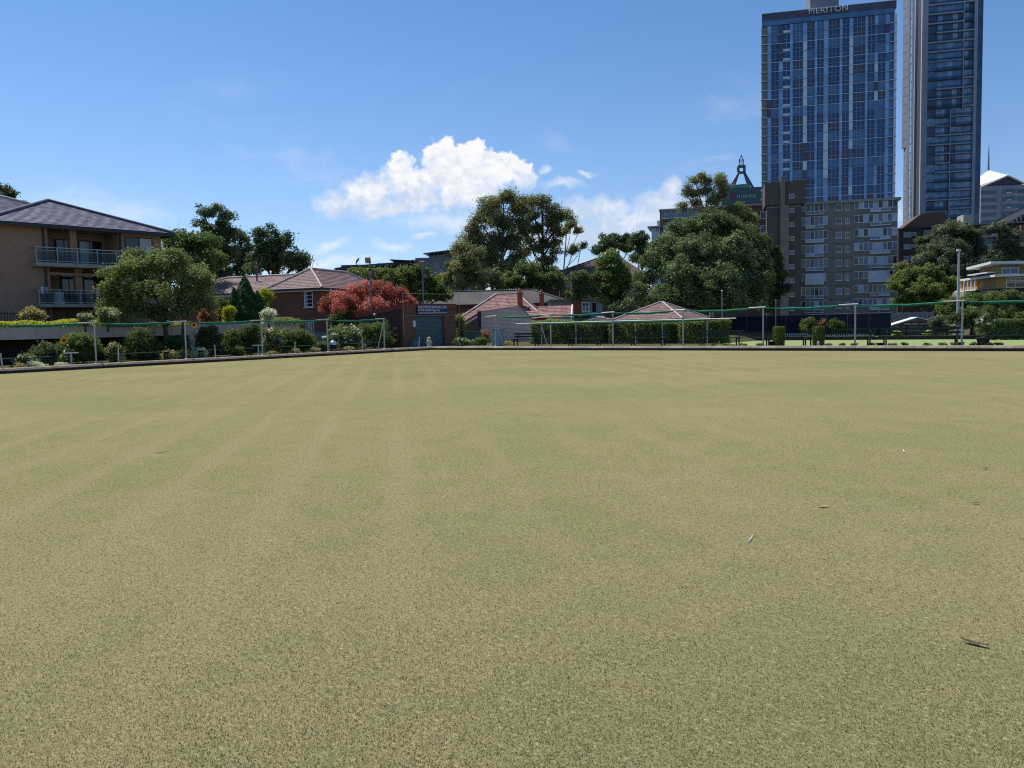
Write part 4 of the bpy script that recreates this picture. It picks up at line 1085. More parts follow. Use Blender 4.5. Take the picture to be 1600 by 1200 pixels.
def dark_modern():
    fr = fr_at(560, 140, 40)
    root = thing('modern_building', 'dark navy modern building with stepped flat roofs behind the green trees', 'building', fr)
    u = lambda px: fr.uz(px, 415)[0]; z = lambda py, px=590: fr.uz(px, py)[1]
    nav = M('navy_clad', (0.022, 0.03, 0.055), 0.6, 0.2, 0.5); ros = M('roof_sheet', (0.05, 0.06, 0.08), 0.5, 0.2, 1.0)
    mb = MB(); mb.box(u(533), u(655), 0, 14, 0, z(413)); mb.box(u(620), u(655), -0.5, 14.2, 0, z(410)); mb.box(u(523), u(550), 1.5, 13, 0, z(427)); part(root, 'wall', mb, nav)
    mb = MB(); mb.prism([(u(524), z(418)), (u(546), z(415)), (u(620), z(411)), (u(655), z(412.5)), (u(655), z(414)), (u(524), z(420.5))], -1, 15); part(root, 'roof', mb, ros)
    mb = MB(); mb.prism([(u(612), z(407)), (u(648), z(409.5)), (u(650), z(412)), (u(612), z(408.4))], -2, 10); part(root, 'canopy', mb, ros)
    for px in (528, 556): 
        r = fr.rect(px, 424, px + 12, 433); window(root, r, -0.02 if px > 540 else 1.48, 'galv_dark', 'glass_blue', 2, 1, 0.12)
    for px in (585, 592, 597, 612):
        mb = MB(); mb.box(u(px), u(px) + 0.8, 3, 3.8, z(411.5), z(409.2)); part(root, 'roof_vent', mb, MATS['galv_dark'])
    p = fr.uz(557, 414, 2.0)
    mb = MB(); mb.tube([(p[0], 2, p[1] - 0.2), (p[0], 2, p[1] + 0.7)], 0.06, 6)
    mb.lathe([(0.05, 0), (0.55, 0.2), (0.6, 0.25), (0.5, 0.2)], (0, 0, 0), 14); k = 14 * 4
    for i in range(len(mb.v) - 14 * 6, len(mb.v)):
        x, y, zz = mb.v[i]; mb.v[i] = (p[0] + x * 0.55 + zz * 0.8, 2 + y, p[1] + 0.8 + x * 0.85 - zz * 0.3)
    part(root, 'satellite_dish', mb, MATS['dark_metal'])
    mb = MB(); q = fr.uz(561, 412, 2.0)
    mb.tube([(q[0], 2, q[1] - 0.5), (q[0], 2, q[1] + 1.0)], 0.03, 5); mb.tube([(q[0] - 0.45, 2, q[1] + 0.95), (q[0] + 0.25, 2, q[1] + 0.95)], 0.03, 5); part(root, 'antenna', mb, MATS['galv_dark'])
dark_modern()
def grey_modern():
    fr = fr_at(640, 170, 36)
    root = thing('modern_building', 'pale grey rendered modern building with flat roof left of the gum trees', 'building', fr)
    gr = M('grey_render', (0.20, 0.215, 0.225), 0.8, 0.08, 0.4)
    u = lambda px: fr.uz(px, 420)[0]; z = lambda py, px=680: fr.uz(px, py)[1]
    mb = MB(); mb.box(u(642), u(669), 0.6, 16, 0, z(404.5)); mb.box(u(649), u(669.2), 0.3, 15, 0, z(402)); mb.box(u(669.4), u(730), 0, 16, 0, z(402.5)); part(root, 'wall', mb, gr)
    mb = MB(); mb.box(u(669), u(694), 1.5, 14, z(402.4), z(395)); part(root, 'upper_storey', mb, MATS['glass_blue'])
    mb = MB(); mb.box(u(694.1), u(730), 0.6, 14, z(402.4), z(394)); part(root, 'upper_wall', mb, gr)
    mb = MB(); mb.prism([(u(663.5), z(396)), (u(716), z(391)), (u(730), z(390)), (u(730), z(391.4)), (u(664), z(397))], -1.5, 16); part(root, 'roof', mb, MATS['galv_dark'])
    for px in (676, 683): 
        mb = MB(); x = u(px); mb.box(x, x + 0.25, 1.3, 1.498, z(402.3), z(395.2)); part(root, 'mullion', mb, MATS['galv'])
    window(root, fr.rect(680, 411, 685.5, 419), 0, 'galv', 'glass_blue', 2, 1, 0.12)
grey_modern()

# ------------------------------------------------------------------ tall blue glass tower
def blue_tower():
    fr = fr_at(1400, 278, 26.6, 150)
    root = thing('glass_tower', 'tall blue glass residential tower with patchwork panels and lettering at the top', 'tower', fr)
    u = lambda px: fr.uz(px, 150)[0]
    z = lambda py: fr.uz(1295, py)[1]
    xl, xr = u(1190.5), u(1396.5); D = 32
    zt = z(11); z_first = z(31.5)
    fh = 3.12; nf = int((z_first - 0) / fh)
    navy = glass('tower_glass', (0.034, 0.075, 0.20), 0.22, 0.5, 0.35, 0.15)
    blue = glass('tower_panel_blue', (0.25, 0.44, 0.72), 0.35, 0.4, 0.2, 0.2)
    pale = glass('tower_panel_pale', (0.62, 0.75, 0.88), 0.4, 0.4, 0.1, 0.2)
    brown = glass('tower_panel_brown', (0.085, 0.080, 0.135), 0.35, 0.4, 0.2, 0.2)
    mid = glass('tower_glass_mid', (0.085, 0.19, 0.39), 0.25, 0.5, 0.3, 0.2)
    slabm = M('tower_slab', (0.52, 0.65, 0.82), 0.6, 0.1, 1.0)
    mull = M('tower_mullion', (0.24, 0.36, 0.56), 0.5, 0.1, 1.0)
    body = MB(); body.slab([(xl, 0.3), (xr, 0.3), (xr, D), (xl + 13, D)], 0, zt - 2.6); part(root, 'body', body, navy)
    mb = MB(); mb.slab([(xl, -0.2), (xr + 0.5, -0.2), (xr + 0.5, D), (xl + 13, D)], zt - 2.6, zt - 0.2); part(root, 'parapet', mb, brown)
    mb = MB(); mb.slab([(xl - 0.1, -0.4), (xr + 0.6, -0.4), (xr + 0.6, D + .1), (xl + 13, D + .1)], zt - 0.198, zt); part(root, 'coping', mb, slabm)
    mb = MB(); mb.box(xl, xr, -0.3, 0.29, z_first + 0.1, zt - 2.62); part(root, 'top_band', mb, mid)
    # roof plant room
    a, b_ = u(1268), u(1313); mb = MB(); mb.box(a, b_, 4, 16, zt - 1, zt + 9); part(root, 'plant_room', mb, M('plant_grey', (0.17, 0.18, 0.22), 0.8, 0.08, 0.3))
    wins = [(1205, 1216.7), (1223.4, 1234.2), (1238.5, 1254.6), (1261, 1272.7), (1276.5, 1286.7), (1294, 1311.5), (1315.9, 1326.6), (1332.5, 1351.4), (1355.2, 1366), (1371.3, 1383)]
    pans = [(1199.2, 1205), (1216.7, 1223.4), (1254.6, 1261), (1286.7, 1294), (1326.6, 1332.5), (1366, 1371.3), (1383, 1388.8)]
    strips = [(1234.2, 1238.5), (1272.7, 1276.5), (1311.5, 1315.9), (1351.4, 1355.2)]
    for a, b_ in strips:
        mb = MB(); mb.box(u(a), u(b_), -0.12, 0.299, 0, z_first); part(root, 'pilaster', mb, blue)
    # one window mesh for each width and colour, shared by all floors
    lib = {}
    def wmesh(i, v):
        if (i, v) in lib: return lib[(i, v)]
        w_ = u(wins[i][1]) - u(wins[i][0]); n = 3 if w_ > 3.2 else 2
        m_ = MB(); m_.mat = 0; m_.box(0.04, w_ - 0.04, 0.1, 0.29, 0.3, fh - 0.02)
        m_.mat = 1
        for k in range(1, n): m_.box(w_ * k / n - 0.07, w_ * k / n + 0.07, 0.0, 0.099, 0.3, fh - 0.05)
        m_.box(0.02, w_ - 0.02, 0.0, 0.099, 1.15, 1.28)
        if v == 3: m_.mat = 2; m_.box(0.05, w_ - 0.05, -0.1, -0.002, 0.35, 1.1)
        lib[(i, v)] = m_.mesh('window', [(navy, mid, brown, navy)[v], mull, pale])
        return lib[(i, v)]
    rnd = random.Random(5)
    cnt = 0
    stuff = {0: MB(), 1: MB(), 2: MB(), 3: MB()}
    low = MB()
    band = MB()
    prev = [0] * len(pans)
    for f in range(nf):
        zb = z_first - (f + 1) * fh
        vis = f < 23
        for i in range(len(wins)):
            t = rnd.random(); v = 0 if t < 0.55 else (1 if t < 0.8 else 2)
            if i == 1 and f % 3 != 1: v = 3
            if vis: put('window', wmesh(i, v), (u(wins[i][0]), 0, zb), parent=root)
            else: low.box(u(wins[i][0]) + .1, u(wins[i][1]) - .1, 0.1, 0.29, zb + 0.3, zb + fh - 0.05)
        for i, (a, b_) in enumerate(pans):
            if rnd.random() < 0.45: prev[i] = rnd.choice((0, 0, 1, 1, 2, 3) if i in (2, 3, 4, 5) else (0, 0, 0, 2, 3))
            stuff[prev[i]].box(u(a), u(b_), -0.02, 0.295, zb + 0.12, zb + fh - 0.02)
        if vis: 
            mb = MB(); mb.box(xl, xr, -0.22, 0.298, zb - 0.10, zb + 0.09); part(root, 'floor_slab', mb, slabm if rnd.random() < 0.6 else mull)
        else: band.box(xl, xr, -0.22, 0.298, zb - 0.10, zb + 0.09)
    for k, mt in ((0, blue), (1, pale), (2, brown), (3, mid)): part(root, 'cladding', stuff[k], mt, kind='stuff')
    part(root, 'lower_windows', low, mid, kind='stuff'); part(root, 'lower_slabs', band, slabm, kind='stuff')
    # corner balconies: right with pale blades, left with curtains
    wht = M('tower_white', (0.66, 0.72, 0.78), 0.5, 0.05, 1.0)
    cur = M('tower_curtain', (0.20, 0.21, 0.20), 0.8, 0.3, 0.3)
    a, b_ = u(1389), u(1400)
    sl = MB(); sl.box(0, b_ - a, -0.9, 5, -0.1, 0.12); sl_me = sl.mesh('balcony', slabm)
    gl = MB(); gl.box(b_ - a - 0.9, b_ - a - 0.1, -0.7, -0.6, 0.15, fh - 0.25); gl.box(b_ - a - 0.12, b_ - a - 0.05, -0.59, 4.9, 0.15, 1.2); gl_me = gl.mesh('blade', wht)
    a2, b2 = u(1188.5), u(1199)
    s2 = MB(); s2.box(0, b2 - a2, -0.7, 0.29, -0.1, 0.12); s2_me = s2.mesh('balcony', slabm)
    c2 = MB(); c2.box(0.3, b2 - a2 - 0.1, 0.05, 0.29, 0.25, fh - 0.2); c2_me = c2.mesh('blind', cur)
    for f in range(23):
        zb = z_first - (f + 1) * fh
        o = put('balcony', sl_me, (a, 0, zb), parent=root); put('blade', gl_me, parent=o)
        o = put('balcony', s2_me, (a2, 0, zb), parent=root); put('blind', c2_me, parent=o)
    mb = MB(); mb.box(u(1389), xr, 0.05, 0.295, 0, z_first); part(root, 'corner_glazing', mb, mid)
    # lettering
    x0, x1 = u(1263), u(1323.5)
    zl = fr.uz(1293, 20.5)[1]; zh = fr.uz(1293, 11.8)[1]
    me = fit_text(text_mesh('MERITON', 2.0, 0.15, 0.0, spacing=1.1), x0, x1, zl, zh, -0.65)
    me.materials.clear(); me.materials.append(wht)
    sg = thing('roof_sign', 'large white letters on the top band of the blue glass tower', 'sign', fr)
    put('lettering', me, parent=sg)
    mb = MB()
    for k in range(8): x = x0 + (x1 - x0) * (k + 0.5) / 8; mb.box(x - 0.05, x + 0.05, -0.5, -0.31, zl + 0.3, zl + 0.5)
    part(sg, 'bracket', mb, slabm)
blue_tower()

# ------------------------------------------------------------------ slim grey tower with balconies
def slim_tower():
    fr = fr_at(1440, 300, 26.6, 253)
    root = thing('balcony_tower', 'very tall slim grey tower with stacked balconies running out of the picture', 'tower', fr)
    u = lambda px: fr.uz(px, 253)[0]
    z = lambda py, px=1484: fr.uz(px, py)[1]
    H = z(-130); fh = 3.32
    grey = M('slim_grey', (0.36, 0.38, 0.46), 0.7, 0.1, 0.5); dark = M('slim_dark', (0.075, 0.07, 0.085), 0.7, 0.12, 0.5)
    wht = M('slim_white', (0.42, 0.43, 0.47), 0.6, 0.06, 0.5); bl = glass('slim_blue', (0.10, 0.19, 0.36), 0.2, 0.5, 0.4, 0.3)
    pl = glass('slim_pale', (0.22, 0.33, 0.48), 0.3, 0.5, 0.3, 0.3); edge = glass('slim_edge', (0.05, 0.085, 0.17), 0.3, 0.5)
    xR = u(1524); xE = u(1533)
    mb = MB(); mb.box(0, xR, 1.3, 22, 0, H); part(root, 'body', mb, edge)
    mb = MB(); mb.box(xR + 0.01, xE, 0.6, 28, 0, H); part(root, 'edge_wall', mb, edge)
    for a, b_, mt, y0 in ((1440.3, 1447.5, grey, 0.0), (1519, 1524, grey, 0.0)):
        mb = MB(); mb.box(u(a), u(b_), y0, 1.29, 0, H); part(root, 'frame_column', mb, mt)
    mb = MB(); mb.box(-0.5, 0.0, -0.35, 0.9, 0, H); part(root, 'white_fin', mb, wht)
    mb = MB(); mb.box(-0.02, -0.003, 0.9, 8, 0, H); part(root, 'side_wall', mb, dark)
    mb = MB(); mb.box(-0.75, -0.01, 8.0, 8.6, 0, H); part(root, 'white_fin', mb, wht)
    mb = MB(); mb.box(-0.75, -0.005, 8.61, 22, 0, H); part(root, 'rear_wall', mb, M('slim_rear', (0.17, 0.18, 0.22), 0.7, 0.1, 0.5))
    mb = MB(); mb.box(-0.82, -0.751, 10, 11.2, 0, H); mb.box(-0.82, -0.751, 15, 16.2, 0, H); part(root, 'glazing_strip', mb, edge)
    x_l, x_r = u(1447.6), u(1518.9)
    dv_hi, dv_lo = u(1503), u(1484)
    z_sw = z(171)
    mb = MB(); mb.box(dv_hi - 0.15, dv_hi + 0.15, 0.1, 1.29, z_sw, H); part(root, 'divider', mb, grey)
    mb = MB(); mb.box(dv_lo - 0.15, dv_lo + 0.15, 0.1, 1.29, 0, z_sw - 0.01); part(root, 'divider', mb, grey)
    rnd = random.Random(11); nf = int(H / fh)
    wm = {}
    def win(w_, v):
        key = (round(w_, 2), v)
        if key in wm: return wm[key]
        m_ = MB(); m_.mat = 0; m_.box(0, w_, 1.05, 1.28, 0.2, fh - 0.15)
        m_.mat = 1; n = max(2, int(w_ / 1.5))
        rr = random.Random(int(w_ * 100) + v)
        for k in range(n):
            if rr.random() < 0.5: m_.box(w_ * k / n + 0.05, w_ * (k + 1) / n - 0.05, 0.98, 1.049, 0.25, fh - 0.4)
        wm[key] = m_.mesh('window', [bl if v else edge, pl])
        return wm[key]
    for f in range(nf):
        zb = H - (f + 1) * fh
        vis = zb > z(365)
        dv = dv_hi if zb > z_sw - 0.5 else dv_lo
        for (a, b_) in ((x_l, dv - 0.16), (dv + 0.16, x_r)):
            if not vis: continue
            put('window', win(b_ - a, rnd.randint(0, 2)), (a, 0, zb), parent=root)
            t = rnd.random(); cut = 2.8 if (a == x_l and rnd.random() < 0.3) else 0.0
            m_ = MB(); m_.box(a + cut, b_, 0.15 if t > 0.35 else 0.4, 0.96, zb - 0.18, zb + (0.16 if t < 0.35 else 0.30)); 
            o = part(root, 'balcony', m_, dark if t < 0.25 else grey)
            m_ = MB(); m_.box(a + cut, b_, 0.24, 0.28, zb + 0.31, zb + 1.15); part(o, 'balustrade', m_, MATS['glass_rail'])
        # saw tooth balconies on the far left side
        if vis:
            m_ = MB(); m_.raw([(x, y, zz) for zz in (zb, zb + fh - 0.15) for x, y in ((-0.76, 18.5), (-1.9 if zb > z(215) else -1.2, 21.6), (-0.76, 21.9))], [(0, 2, 1), (3, 4, 5), (0, 1, 4, 3), (1, 2, 5, 4), (2, 0, 3, 5)])
            part(root, 'side_balcony', m_, M('saw_grey', (0.24, 0.26, 0.31), 0.7, 0.1, 0.5))
            m_ = MB(); m_.box(-0.84, -0.752, 12, 14, zb + 0.3, zb + fh - 0.3); part(root, 'side_window', m_, pl)
slim_tower()

# ------------------------------------------------------------------ khaki brick flats in front of the towers
def khaki_flats():
    fr = fr_at(1252, 165, 25, 400)
    root = thing('brick_flats', 'eight storey khaki brick flats with rows of white framed balcony windows', 'building', fr)
    u = lambda px, py=400: fr.uz(px, py)[0]
    xr = u(1402)
    zt = fr.uz(1330, 312.5)[1]
    mb = MB(); mb.box(0, xr, 0, 16, 0, zt - 0.5); part(root, 'wall', mb, MATS['brick_khaki'])
    mb = MB(); mb.box(-0.2, xr + 0.5, -0.5, 16.3, zt - 0.498, zt); part(root, 'roof_edge', mb, MATS['concrete'])
    dull = M('flat_white', (0.66, 0.72, 0.80), 0.6, 0.08, 1.0); pan = M('flat_panel', (0.44, 0.52, 0.62), 0.6, 0.12, 0.7)
    gl = glass('flat_glass', (0.085, 0.13, 0.20), 0.15, 0.6, 0.4, 0.5); dk = MATS['glass_dark']; skyg = glass('flat_sky', (0.28, 0.40, 0.58), 0.1, 0.8, 0.15, 0.5)
    rnd = random.Random(3)
    tops = [317, 338.5, 360.5, 382.5, 404.5, 427, 448.5, 470]
    def bay(px0, px1, py, h, n, y0=-0.12, style=None):
        """ribbon of framed panes"""
        a, b_ = u(px0), u(px1); zt_ = fr.uz((px0 + px1) / 2, py)[1]; zb = fr.uz((px0 + px1) / 2, py + h)[1]
        f = MB()
        f.box(a, b_, y0, -0.002, zt_ - 0.09, zt_); f.box(a, b_, y0, -0.002, zb, zb + 0.09)
        w_ = (b_ - a) / n
        for k in range(n + 1): f.box(max(a, a + k * w_ - 0.05), min(b_, a + k * w_ + 0.05), y0 + 0.01, -0.002, zb + 0.09, zt_ - 0.09)
        o = part(root, 'window', f, dull)
        for k in range(n):
            t = rnd.random(); p = MB(); p.box(a + k * w_ + 0.052, a + (k + 1) * w_ - 0.052, y0 + 0.04, -0.004, zb + 0.092, zt_ - 0.092)
            part(o, 'pane', p, skyg if style == 'sky' else (gl if t < 0.45 else dk if t < 0.75 else pan))
        return a, b_, zb
    for i, py in enumerate(tops):
        hh = 13.5
        if i == 5:
            bay(1253, 1257, py, 13, 1); bay(1257.5, 1287, py + 0.5, 17.5, 4, -0.7, 'sky'); bay(1287.5, 1291, py, 12, 1)
            bay(1334, 1356, py - 3, 12, 3); bay(1356.5, 1389, py - 4, 18, 4, -0.7, 'sky'); bay(1390, 1401.5, py - 5, 12, 2)
        else:
            bay(1252.3, 1293, py, hh, 6)
            bay(1334, 1401.5, py - 4, 12.5, 9)
            for x0, x1, yy in ((1257.5, 1287, py + hh + 0.4), (1358, 1390, py + 9.2)):
                a, b_ = u(x0), u(x1); z1 = fr.uz((x0 + x1) / 2, yy)[1]; z0 = fr.uz((x0 + x1) / 2, yy + 5)[1]
                f = MB(); f.box(a, b_, -0.75, -0.13, z0, z0 + 0.12); f.box(a, b_, -0.75, -0.7, z1 - 0.07, z1)
                for k in range(3): x = a + (b_ - a) * k / 2; f.box(max(a, x - 0.04), min(b_, x + 0.04), -0.76, -0.69, z0 + 0.12, z1 - 0.07)
                o = part(root, 'balcony', f, dull)
                for k in range(2):
                    p = MB(); w_ = (b_ - a) / 2; p.box(a + k * w_ + 0.05, a + (k + 1) * w_ - 0.05, -0.73, -0.71, z0 + 0.122, z1 - 0.072); part(o, 'panel', p, gl if rnd.random() < 0.7 else pan)
        for x0, x1, n in ((1306, 1315.5, 2), (1321, 1327, 2)):
            r = fr.rect(x0, py + 2, x1, py + 11.5)
            window(root, r, 0, 'flat_white', 'flat_glass' if rnd.random() < 0.5 else 'glass_dark', n, 1, 0.08, proud=0.04)
        zc = fr.uz(1315, py - 2.5)[1]
        if i > 1:
            m_ = MB(); m_.box(u(1294), u(1333.5), -0.03, -0.002, zc - 0.05, zc + 0.05); part(root, 'string_course', m_, MATS['brick_brown'])
    # stair tower projecting on the left
    y = -3.5
    U = lambda px, py=400: fr.uz(px, py, y)[0]; Z = lambda py, px=1225: fr.uz(px, py, y)[1]
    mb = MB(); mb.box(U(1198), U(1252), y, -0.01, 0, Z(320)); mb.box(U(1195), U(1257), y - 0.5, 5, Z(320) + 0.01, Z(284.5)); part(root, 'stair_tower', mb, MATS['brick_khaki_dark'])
    mb = MB(); mb.box(U(1219), U(1232), y - 0.9, y - 0.003, 0, Z(321)); mb.box(U(1219), U(1226), y - 0.9, y - 0.503, Z(321) + 0.002, Z(278)); part(root, 'flue', mb, MATS['brick_khaki'])
    mb = MB(); mb.box(U(1219) - .05, U(1226) + .05, y - 0.95, y - 0.45, Z(278) + 0.002, Z(277)); part(root, 'flue_cap', mb, MATS['concrete'])
    for i, py in enumerate([303] + [325 + 22 * k for k in range(8)]):
        yy = y - 0.5 if i == 0 else y
        r = fr.rect(1233.5, py, 1241, py + 6.5, yy)
        window(root, r, yy, 'flat_white', 'glass_dark', 2, 1, 0.09, proud=0.04)
    mb = MB(); mb.box(U(1199), U(1251.5), y - 0.52 + 0.48, y - 0.001, Z(323.5), Z(322.3)); part(root, 'ledge', mb, MATS['concrete'])
    # rear wing with glazed top floor, seen over the big tree
    y = 9.0
    U = lambda px, py=340: fr.uz(px, py, y)[0]; Z = lambda py, px=1100: fr.uz(px, py, y)[1]
    mb = MB(); mb.box(U(1031), -2.0, y, y + 10, 0, Z(326.5)); part(root, 'wing_wall', mb, MATS['brick_brown'])
    mb = MB(); mb.box(U(1030), -1.9, y - 0.6, y + 10, Z(326.4), Z(323.5)); part(root, 'wing_roof', mb, MATS['concrete'])
    mb = MB(); mb.box(U(1018), U(1031.2), y - 0.3, y + 8, 0, Z(352)); part(root, 'wing_wall', mb, pan)
    mb = MB(); mb.box(U(1012), U(1033), y - 1.2, y + 8, Z(351.8), Z(350)); part(root, 'canopy', mb, MATS['concrete'])
    for a, b_, c, d_, n in ((1034, 1058, 328.5, 341, 5), (1059, 1075, 327.5, 340, 3), (1076, 1092, 326.8, 339, 3), (1096, 1104, 326.5, 336, 2), (1036, 1060, 352, 362, 4), (1024, 1031, 353, 363, 2), (1176, 1182, 331, 336, 1), (1188, 1197, 330, 342, 2), (1188, 1197, 352, 364, 2)):
        r = fr.rect(a, c, b_, d_, y)
        off = y - 0.3 if a == 1024 else y
        window(root, r, off, 'flat_white', 'flat_glass', n, 1, 0.10, proud=0.05)
    mb = MB(); mb.box(U(1043), U(1071), y - 0.25, y - 0.003, Z(349.5), Z(345)); part(root, 'panel', mb, pan)
    mb = MB(); mb.box(U(1026), U(1030), y + 1, y + 4, Z(350), Z(340)); part(root, 'lift_housing', mb, dull)
khaki_flats()

# ------------------------------------------------------------------ green office with mast, far behind
def mast_office():
    fr = fr_at(1160, 430, 33, 300)
    root = thing('office_building', 'green grey office top with steel mast rising over the trees', 'building', fr)
    u = lambda px: fr.uz(px, 300)[0]; z = lambda py, px=1160: fr.uz(px, py)[1]
    grn = M('office_green', (0.085, 0.145, 0.15), 0.6, 0.1, 0.3); lg = M('office_light', (0.17, 0.28, 0.22), 0.6, 0.1, 0.3); gy = M('office_grey', (0.24, 0.28, 0.30), 0.6, 0.1, 0.3)
    mb = MB(); mb.box(u(1128), u(1200), 0, 22, z(318), z(293)); part(root, 'crown', mb, grn)
    mb = MB(); mb.box(u(1126), u(1200), 0.5, 22, 0, z(318.2)); part(root, 'wall', mb, gy)
    mb = MB(); mb.prism([(u(1140), z(293)), (u(1174.5), z(293)), (u(1173), z(285.5)), (u(1143), z(287))], 3, 14); part(root, 'roof_block', mb, lg)
    st = M('mast_steel', (0.08, 0.13, 0.18), 0.5, 0.1, 1.0)
    mast = MB()
    yc = 8
    for (px, py, yy) in ((1134, 294, 2), (1144, 290, 14), (1181, 292, 2), (1172, 290, 14)):
        p = fr.uz(px, py, yy); q = fr.uz(1154 if px < 1158 else 1163, 270, yc)
        mast.tube([(p[0], yy, p[1] - 3), (q[0], yc, q[1])], 0.75, 4)
    a, zb = fr.uz(1153.5, 270, yc); b_, zt = fr.uz(1163, 260, yc)
    for x in (a, b_):
        for yy in (yc - 1.6, yc + 1.6): mast.box(x - 0.4, x + 0.4, yy - 0.4, yy + 0.4, zb, zt)
    for zz in (zb, zt): mast.box(a - 0.4, b_ + 0.4, yc - 2, yc + 2, zz - 0.4, zz + 0.4)
    z2 = fr.uz(1158, 250, yc)[1]; z3 = fr.uz(1158, 241, yc)[1]; xc = (a + b_) / 2
    for x in (a + 0.5, b_ - 0.5): mast.box(x - 0.2, x + 0.2, yc - 0.2, yc + 0.2, zt, z2)
    mast.tube([(a + 0.5, yc, zt), (b_ - 0.5, yc, z2)], 0.15, 4); mast.tube([(b_ - 0.5, yc, zt), (a + 0.5, yc, z2)], 0.15, 4)
    mast.box(a + 0.3, b_ - 0.3, yc - 0.3, yc + 0.3, z2 - 0.2, z2 + 0.2)
    mast.tube([(a + 0.5, yc, z2), (xc, yc, z2 + 2.4)], 0.2, 4); mast.tube([(b_ - 0.5, yc, z2), (xc, yc, z2 + 2.4)], 0.2, 4); mast.tube([(xc, yc, z2 + 1.5), (xc, yc, z3)], 0.14, 5)
    part(root, 'mast', mast, st)
    sg = thing('wall_sign', 'white lettering with red flower emblem on the green office top', 'sign', fr)
    x0, x1, z0, z1 = fr.rect(1152, 304, 1181, 309.5)
    me = fit_text(text_mesh('HUAWEI', 2.0, 0.12, 0.01, spacing=1.15), x0, x1, z0, z1, -0.3); me.materials.clear(); me.materials.append(M('sign_pale', (0.55, 0.60, 0.60), 0.5, 0.03, 1.0)); put('lettering', me, parent=sg)
    ex, ez = fr.uz(1144.5, 307); em = MB()
    for k in range(8):                                  # eight petals fanned out
        g = math.pi * (k + 0.5) / 8; ln = 1.7 if 1 < k < 6 else 1.25
        c, s_ = math.cos(g), math.sin(g); w_ = 0.36
        pts = [(ex + c * 0.3, ez - 0.7 + s_ * 0.3), (ex + c * ln * 0.75 - s_ * w_, ez - 0.7 + s_ * ln * 1.1 + c * w_), (ex + c * ln, ez - 0.7 + s_ * ln * 1.5), (ex + c * ln * 0.75 + s_ * w_, ez - 0.7 + s_ * ln * 1.1 - c * w_)]
        em.prism(pts[::-1], -0.3, -0.05)
    part(sg, 'emblem', em, M('emblem_red', (0.42, 0.06, 0.10), 0.6, 0.05, 1.0))
mast_office()

# ------------------------------------------------------------------ white office tower with pyramid roof, far right
def pyramid_tower():
    fr = fr_at(1566, 450, 33, 300)
    root = thing('pyramid_tower', 'pale banded office tower with white pyramid roof and spire at the right edge', 'tower', fr)
    u = lambda px: fr.uz(px, 300)[0]; z = lambda py, px=1566: fr.uz(px, py)[1]
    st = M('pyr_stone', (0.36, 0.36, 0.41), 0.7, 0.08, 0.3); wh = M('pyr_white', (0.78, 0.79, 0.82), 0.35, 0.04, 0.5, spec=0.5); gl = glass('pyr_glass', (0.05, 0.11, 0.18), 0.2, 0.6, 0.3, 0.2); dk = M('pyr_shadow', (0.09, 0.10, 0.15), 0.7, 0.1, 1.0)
    xl, xr = u(1532.5), u(1625); D = 34
    mb = MB(); mb.box(xl, xr, 0, D, 0, z(290)); part(root, 'body', mb, st)
    k = 0
    py = 297.0
    while py < 360:
        for a, b_, yy in ((1533.5, 1558, -0.05), (1592, 1624, -0.05)):
            m_ = MB(); m_.box(u(a), u(b_), yy, -0.001, z(py + 6), z(py)); part(root, 'window_band', m_, gl)
        # rounded bay
        pts = [(u(1566), -0.2), (u(1570), -2.2), (u(1579), -3.2), (u(1588), -2.2), (u(1592), -0.2)]
        m_ = MB(); m_.slab(pts, z(py + 6.5), z(py)); part(root, 'bay_window', m_, gl)
        m_ = MB(); m_.slab([(x, y - 0.3) if y < -1 else (x, y) for x, y in pts], z(py + 11.5), z(py + 6.6)); part(root, 'bay_band', m_, st)
        m_ = MB(); m_.box(u(1569.5), u(1575), -3.9, -2.4, z(py + 6.4), z(py + 5)); part(root, 'ledge', m_, wh)
        py += 11.5
    mb = MB(); e = -1.0
    A = Vector((u(1566.5), D / 2, z(257))); zE = z(287.5)
    xa, xb = u(1534), u(1604)
    c = [Vector((xa, 0.5, zE)), Vector((xb, 0.5, zE)), Vector((xb, D, zE)), Vector((xa, D, zE))]
    mid_ = Vector(((xa + xb) / 2 + 1.0, -1.0, z(274)))
    mb.face(c[0], mid_, A); mb.face(mid_, c[1], A); mb.face(c[1], c[2], A); mb.face(c[2], c[3], A); mb.face(c[3], c[0], A); part(root, 'roof', mb, wh)
    m_ = MB()
    m_.tube([c[0] + Vector((-0.6, -0.8, -1.2)), mid_ + Vector((0, -0.8, -0.4))], 0.55, 4); m_.tube([mid_ + Vector((0, -0.8, -0.4)), c[1] + Vector((0.6, -0.8, -1.2))], 0.55, 4); part(root, 'pediment', m_, wh)
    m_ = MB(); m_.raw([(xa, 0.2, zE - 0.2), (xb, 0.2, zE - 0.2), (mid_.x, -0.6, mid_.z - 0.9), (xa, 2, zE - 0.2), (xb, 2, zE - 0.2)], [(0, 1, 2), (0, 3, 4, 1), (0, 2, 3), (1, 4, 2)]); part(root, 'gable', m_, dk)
    m_ = MB(); m_.tube([A - Vector((0, 0, 1)), A + Vector((0, 0, 6)), A + Vector((0, 0, 14))], [0.55, 0.4, 0.12], 6); part(root, 'spire', m_, MATS['galv_dark'])
pyramid_tower()

